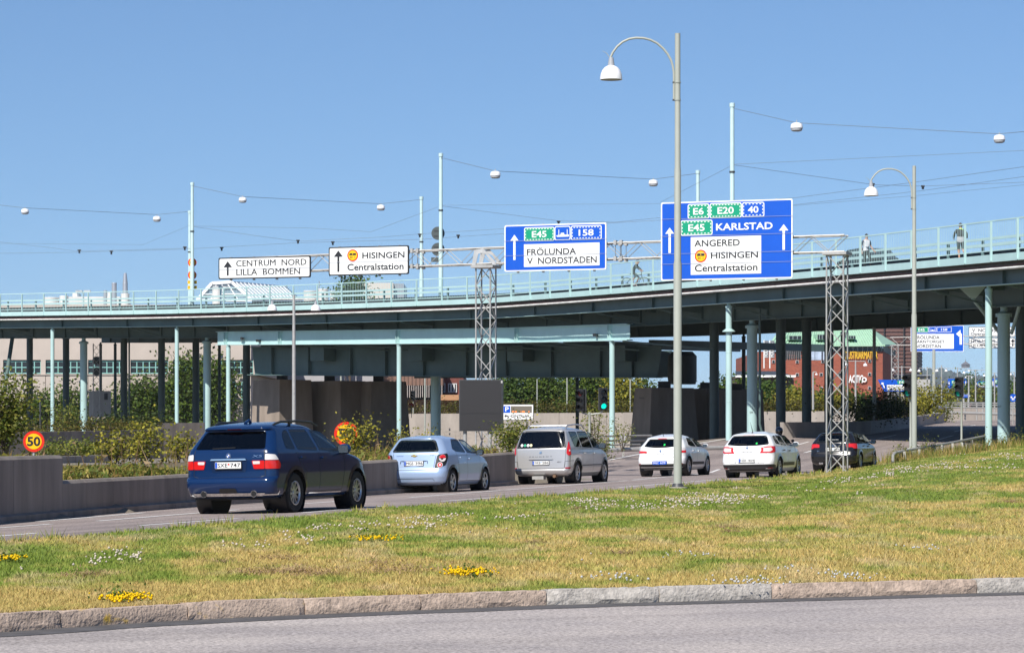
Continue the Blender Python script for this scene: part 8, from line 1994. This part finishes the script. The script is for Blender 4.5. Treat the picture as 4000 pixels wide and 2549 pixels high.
J4 = dict(pelvis=(0,-.30,.92), waist=(0,-.26,1.08), chest=(0,-.16,1.32), neck=(0,-.10,1.44), jaw=(0,-.07,1.52), head=(0,-.06,1.58), crown=(0,-.06,1.64), shL=(-.20,-.15,1.36), elL=(-.36,.02,1.16), wrL=(-.34,.25,1.06), haL=(-.33,.33,1.05), shR=(.20,-.15,1.36), elR=(.36,.02,1.16), wrR=(.34,.25,1.06), haR=(.33,.33,1.05), hipL=(-.12,-.25,.86), knL=(-.24,.15,.66), anL=(-.22,-.05,.26), toL=(-.22,.08,.20), hipR=(.12,-.25,.86), knR=(.24,.15,.66), anR=(.22,-.05,.26), toR=(.22,.08,.20))
R4 = dict(R_STD); R4.update(chest=(.20,.15), elL=.06, elR=.06, wrL=.045, wrR=.045)
rider = figure('person', pm, -TH, J4, B_STD, R4, [(lambda c: True, BLK)], 'motorcycle rider in black with a glossy black helmet behind the estate car')
MB().lathe((0, -.06, 1.58), [(.06, -.15), (.12, -.12), (.145, -.02), (.14, .06), (.10, .125), (.04, .155), (.001, .16)], 22, cap=False).obj('helmet', M('helmet_gloss', (.008, .008, .012), .06, coat=1.0), rider, world=False, ang=70)
fingers(rider, (.33, .33, 1.05), (0, .3, -1), BLK)
# car on the bridge behind the walking man
cb_ = on_bridge(3385, 6.0); bc_ = thing('bridge_car', cb_, 'dark red car passing behind the walking man on the bridge', 'car'); t = b_t(3385, 6.0); d_, n_ = bfr(t); bc_.rotation_euler = (0, 0, math.atan2(d_.y, d_.x)); bc_.location.z += .08
MB().prism([(-2.1, .25), (2.1, .25), (2.15, .6), (2.0, .82), (1.2, .95), (.6, 1.42), (-1.0, 1.45), (-1.7, .98), (-2.1, .85)], (0, -.85, 0), (1,0,0), (0,0,1), (0, 1.7, 0)).obj('body', paint('paint_dark_red', (.16, .02, .03)), bc_, world=False)
MB().prism([(1.1, .98), (.58, 1.36), (-.9, 1.38), (-1.5, 1.0)], (0, -.87, 0), (1,0,0), (0,0,1), (0, .015, 0)).prism([(1.1, .98), (.58, 1.36), (-.9, 1.38), (-1.5, 1.0)], (0, .855, 0), (1,0,0), (0,0,1), (0, .015, 0)).obj('side_window', PANE, bc_, world=False)
for x in (-1.3, 1.3):
    for y in (-.8, .66): MB().lathe((x, y, .3), [(.001, 0), (.3, 0), (.3, .16)], 18, 'y').obj('wheel', TYRE, bc_, world=False)
# ================================================================ summer haze: thin even air round the whole place
hz_m = bpy.data.materials.new('haze'); hz_m.use_nodes = True; t_ = hz_m.node_tree; t_.nodes.remove(t_.nodes['Principled BSDF'])
pv = t_.nodes.new('ShaderNodeVolumePrincipled'); pv.inputs['Color'].default_value = (.80, .88, .97, 1); pv.inputs['Density'].default_value = .00006; pv.inputs['Anisotropy'].default_value = 0.0
t_.links.new(pv.outputs[0], t_.nodes['Material Output'].inputs['Volume'])
MB().box((-6500, -2600, -14), (7500, 9800, 190)).obj('haze', hz_m, kind='stuff', smooth=False, label='thin summer haze over the whole place', cat='haze')
SC.cycles.volume_bounces = 0
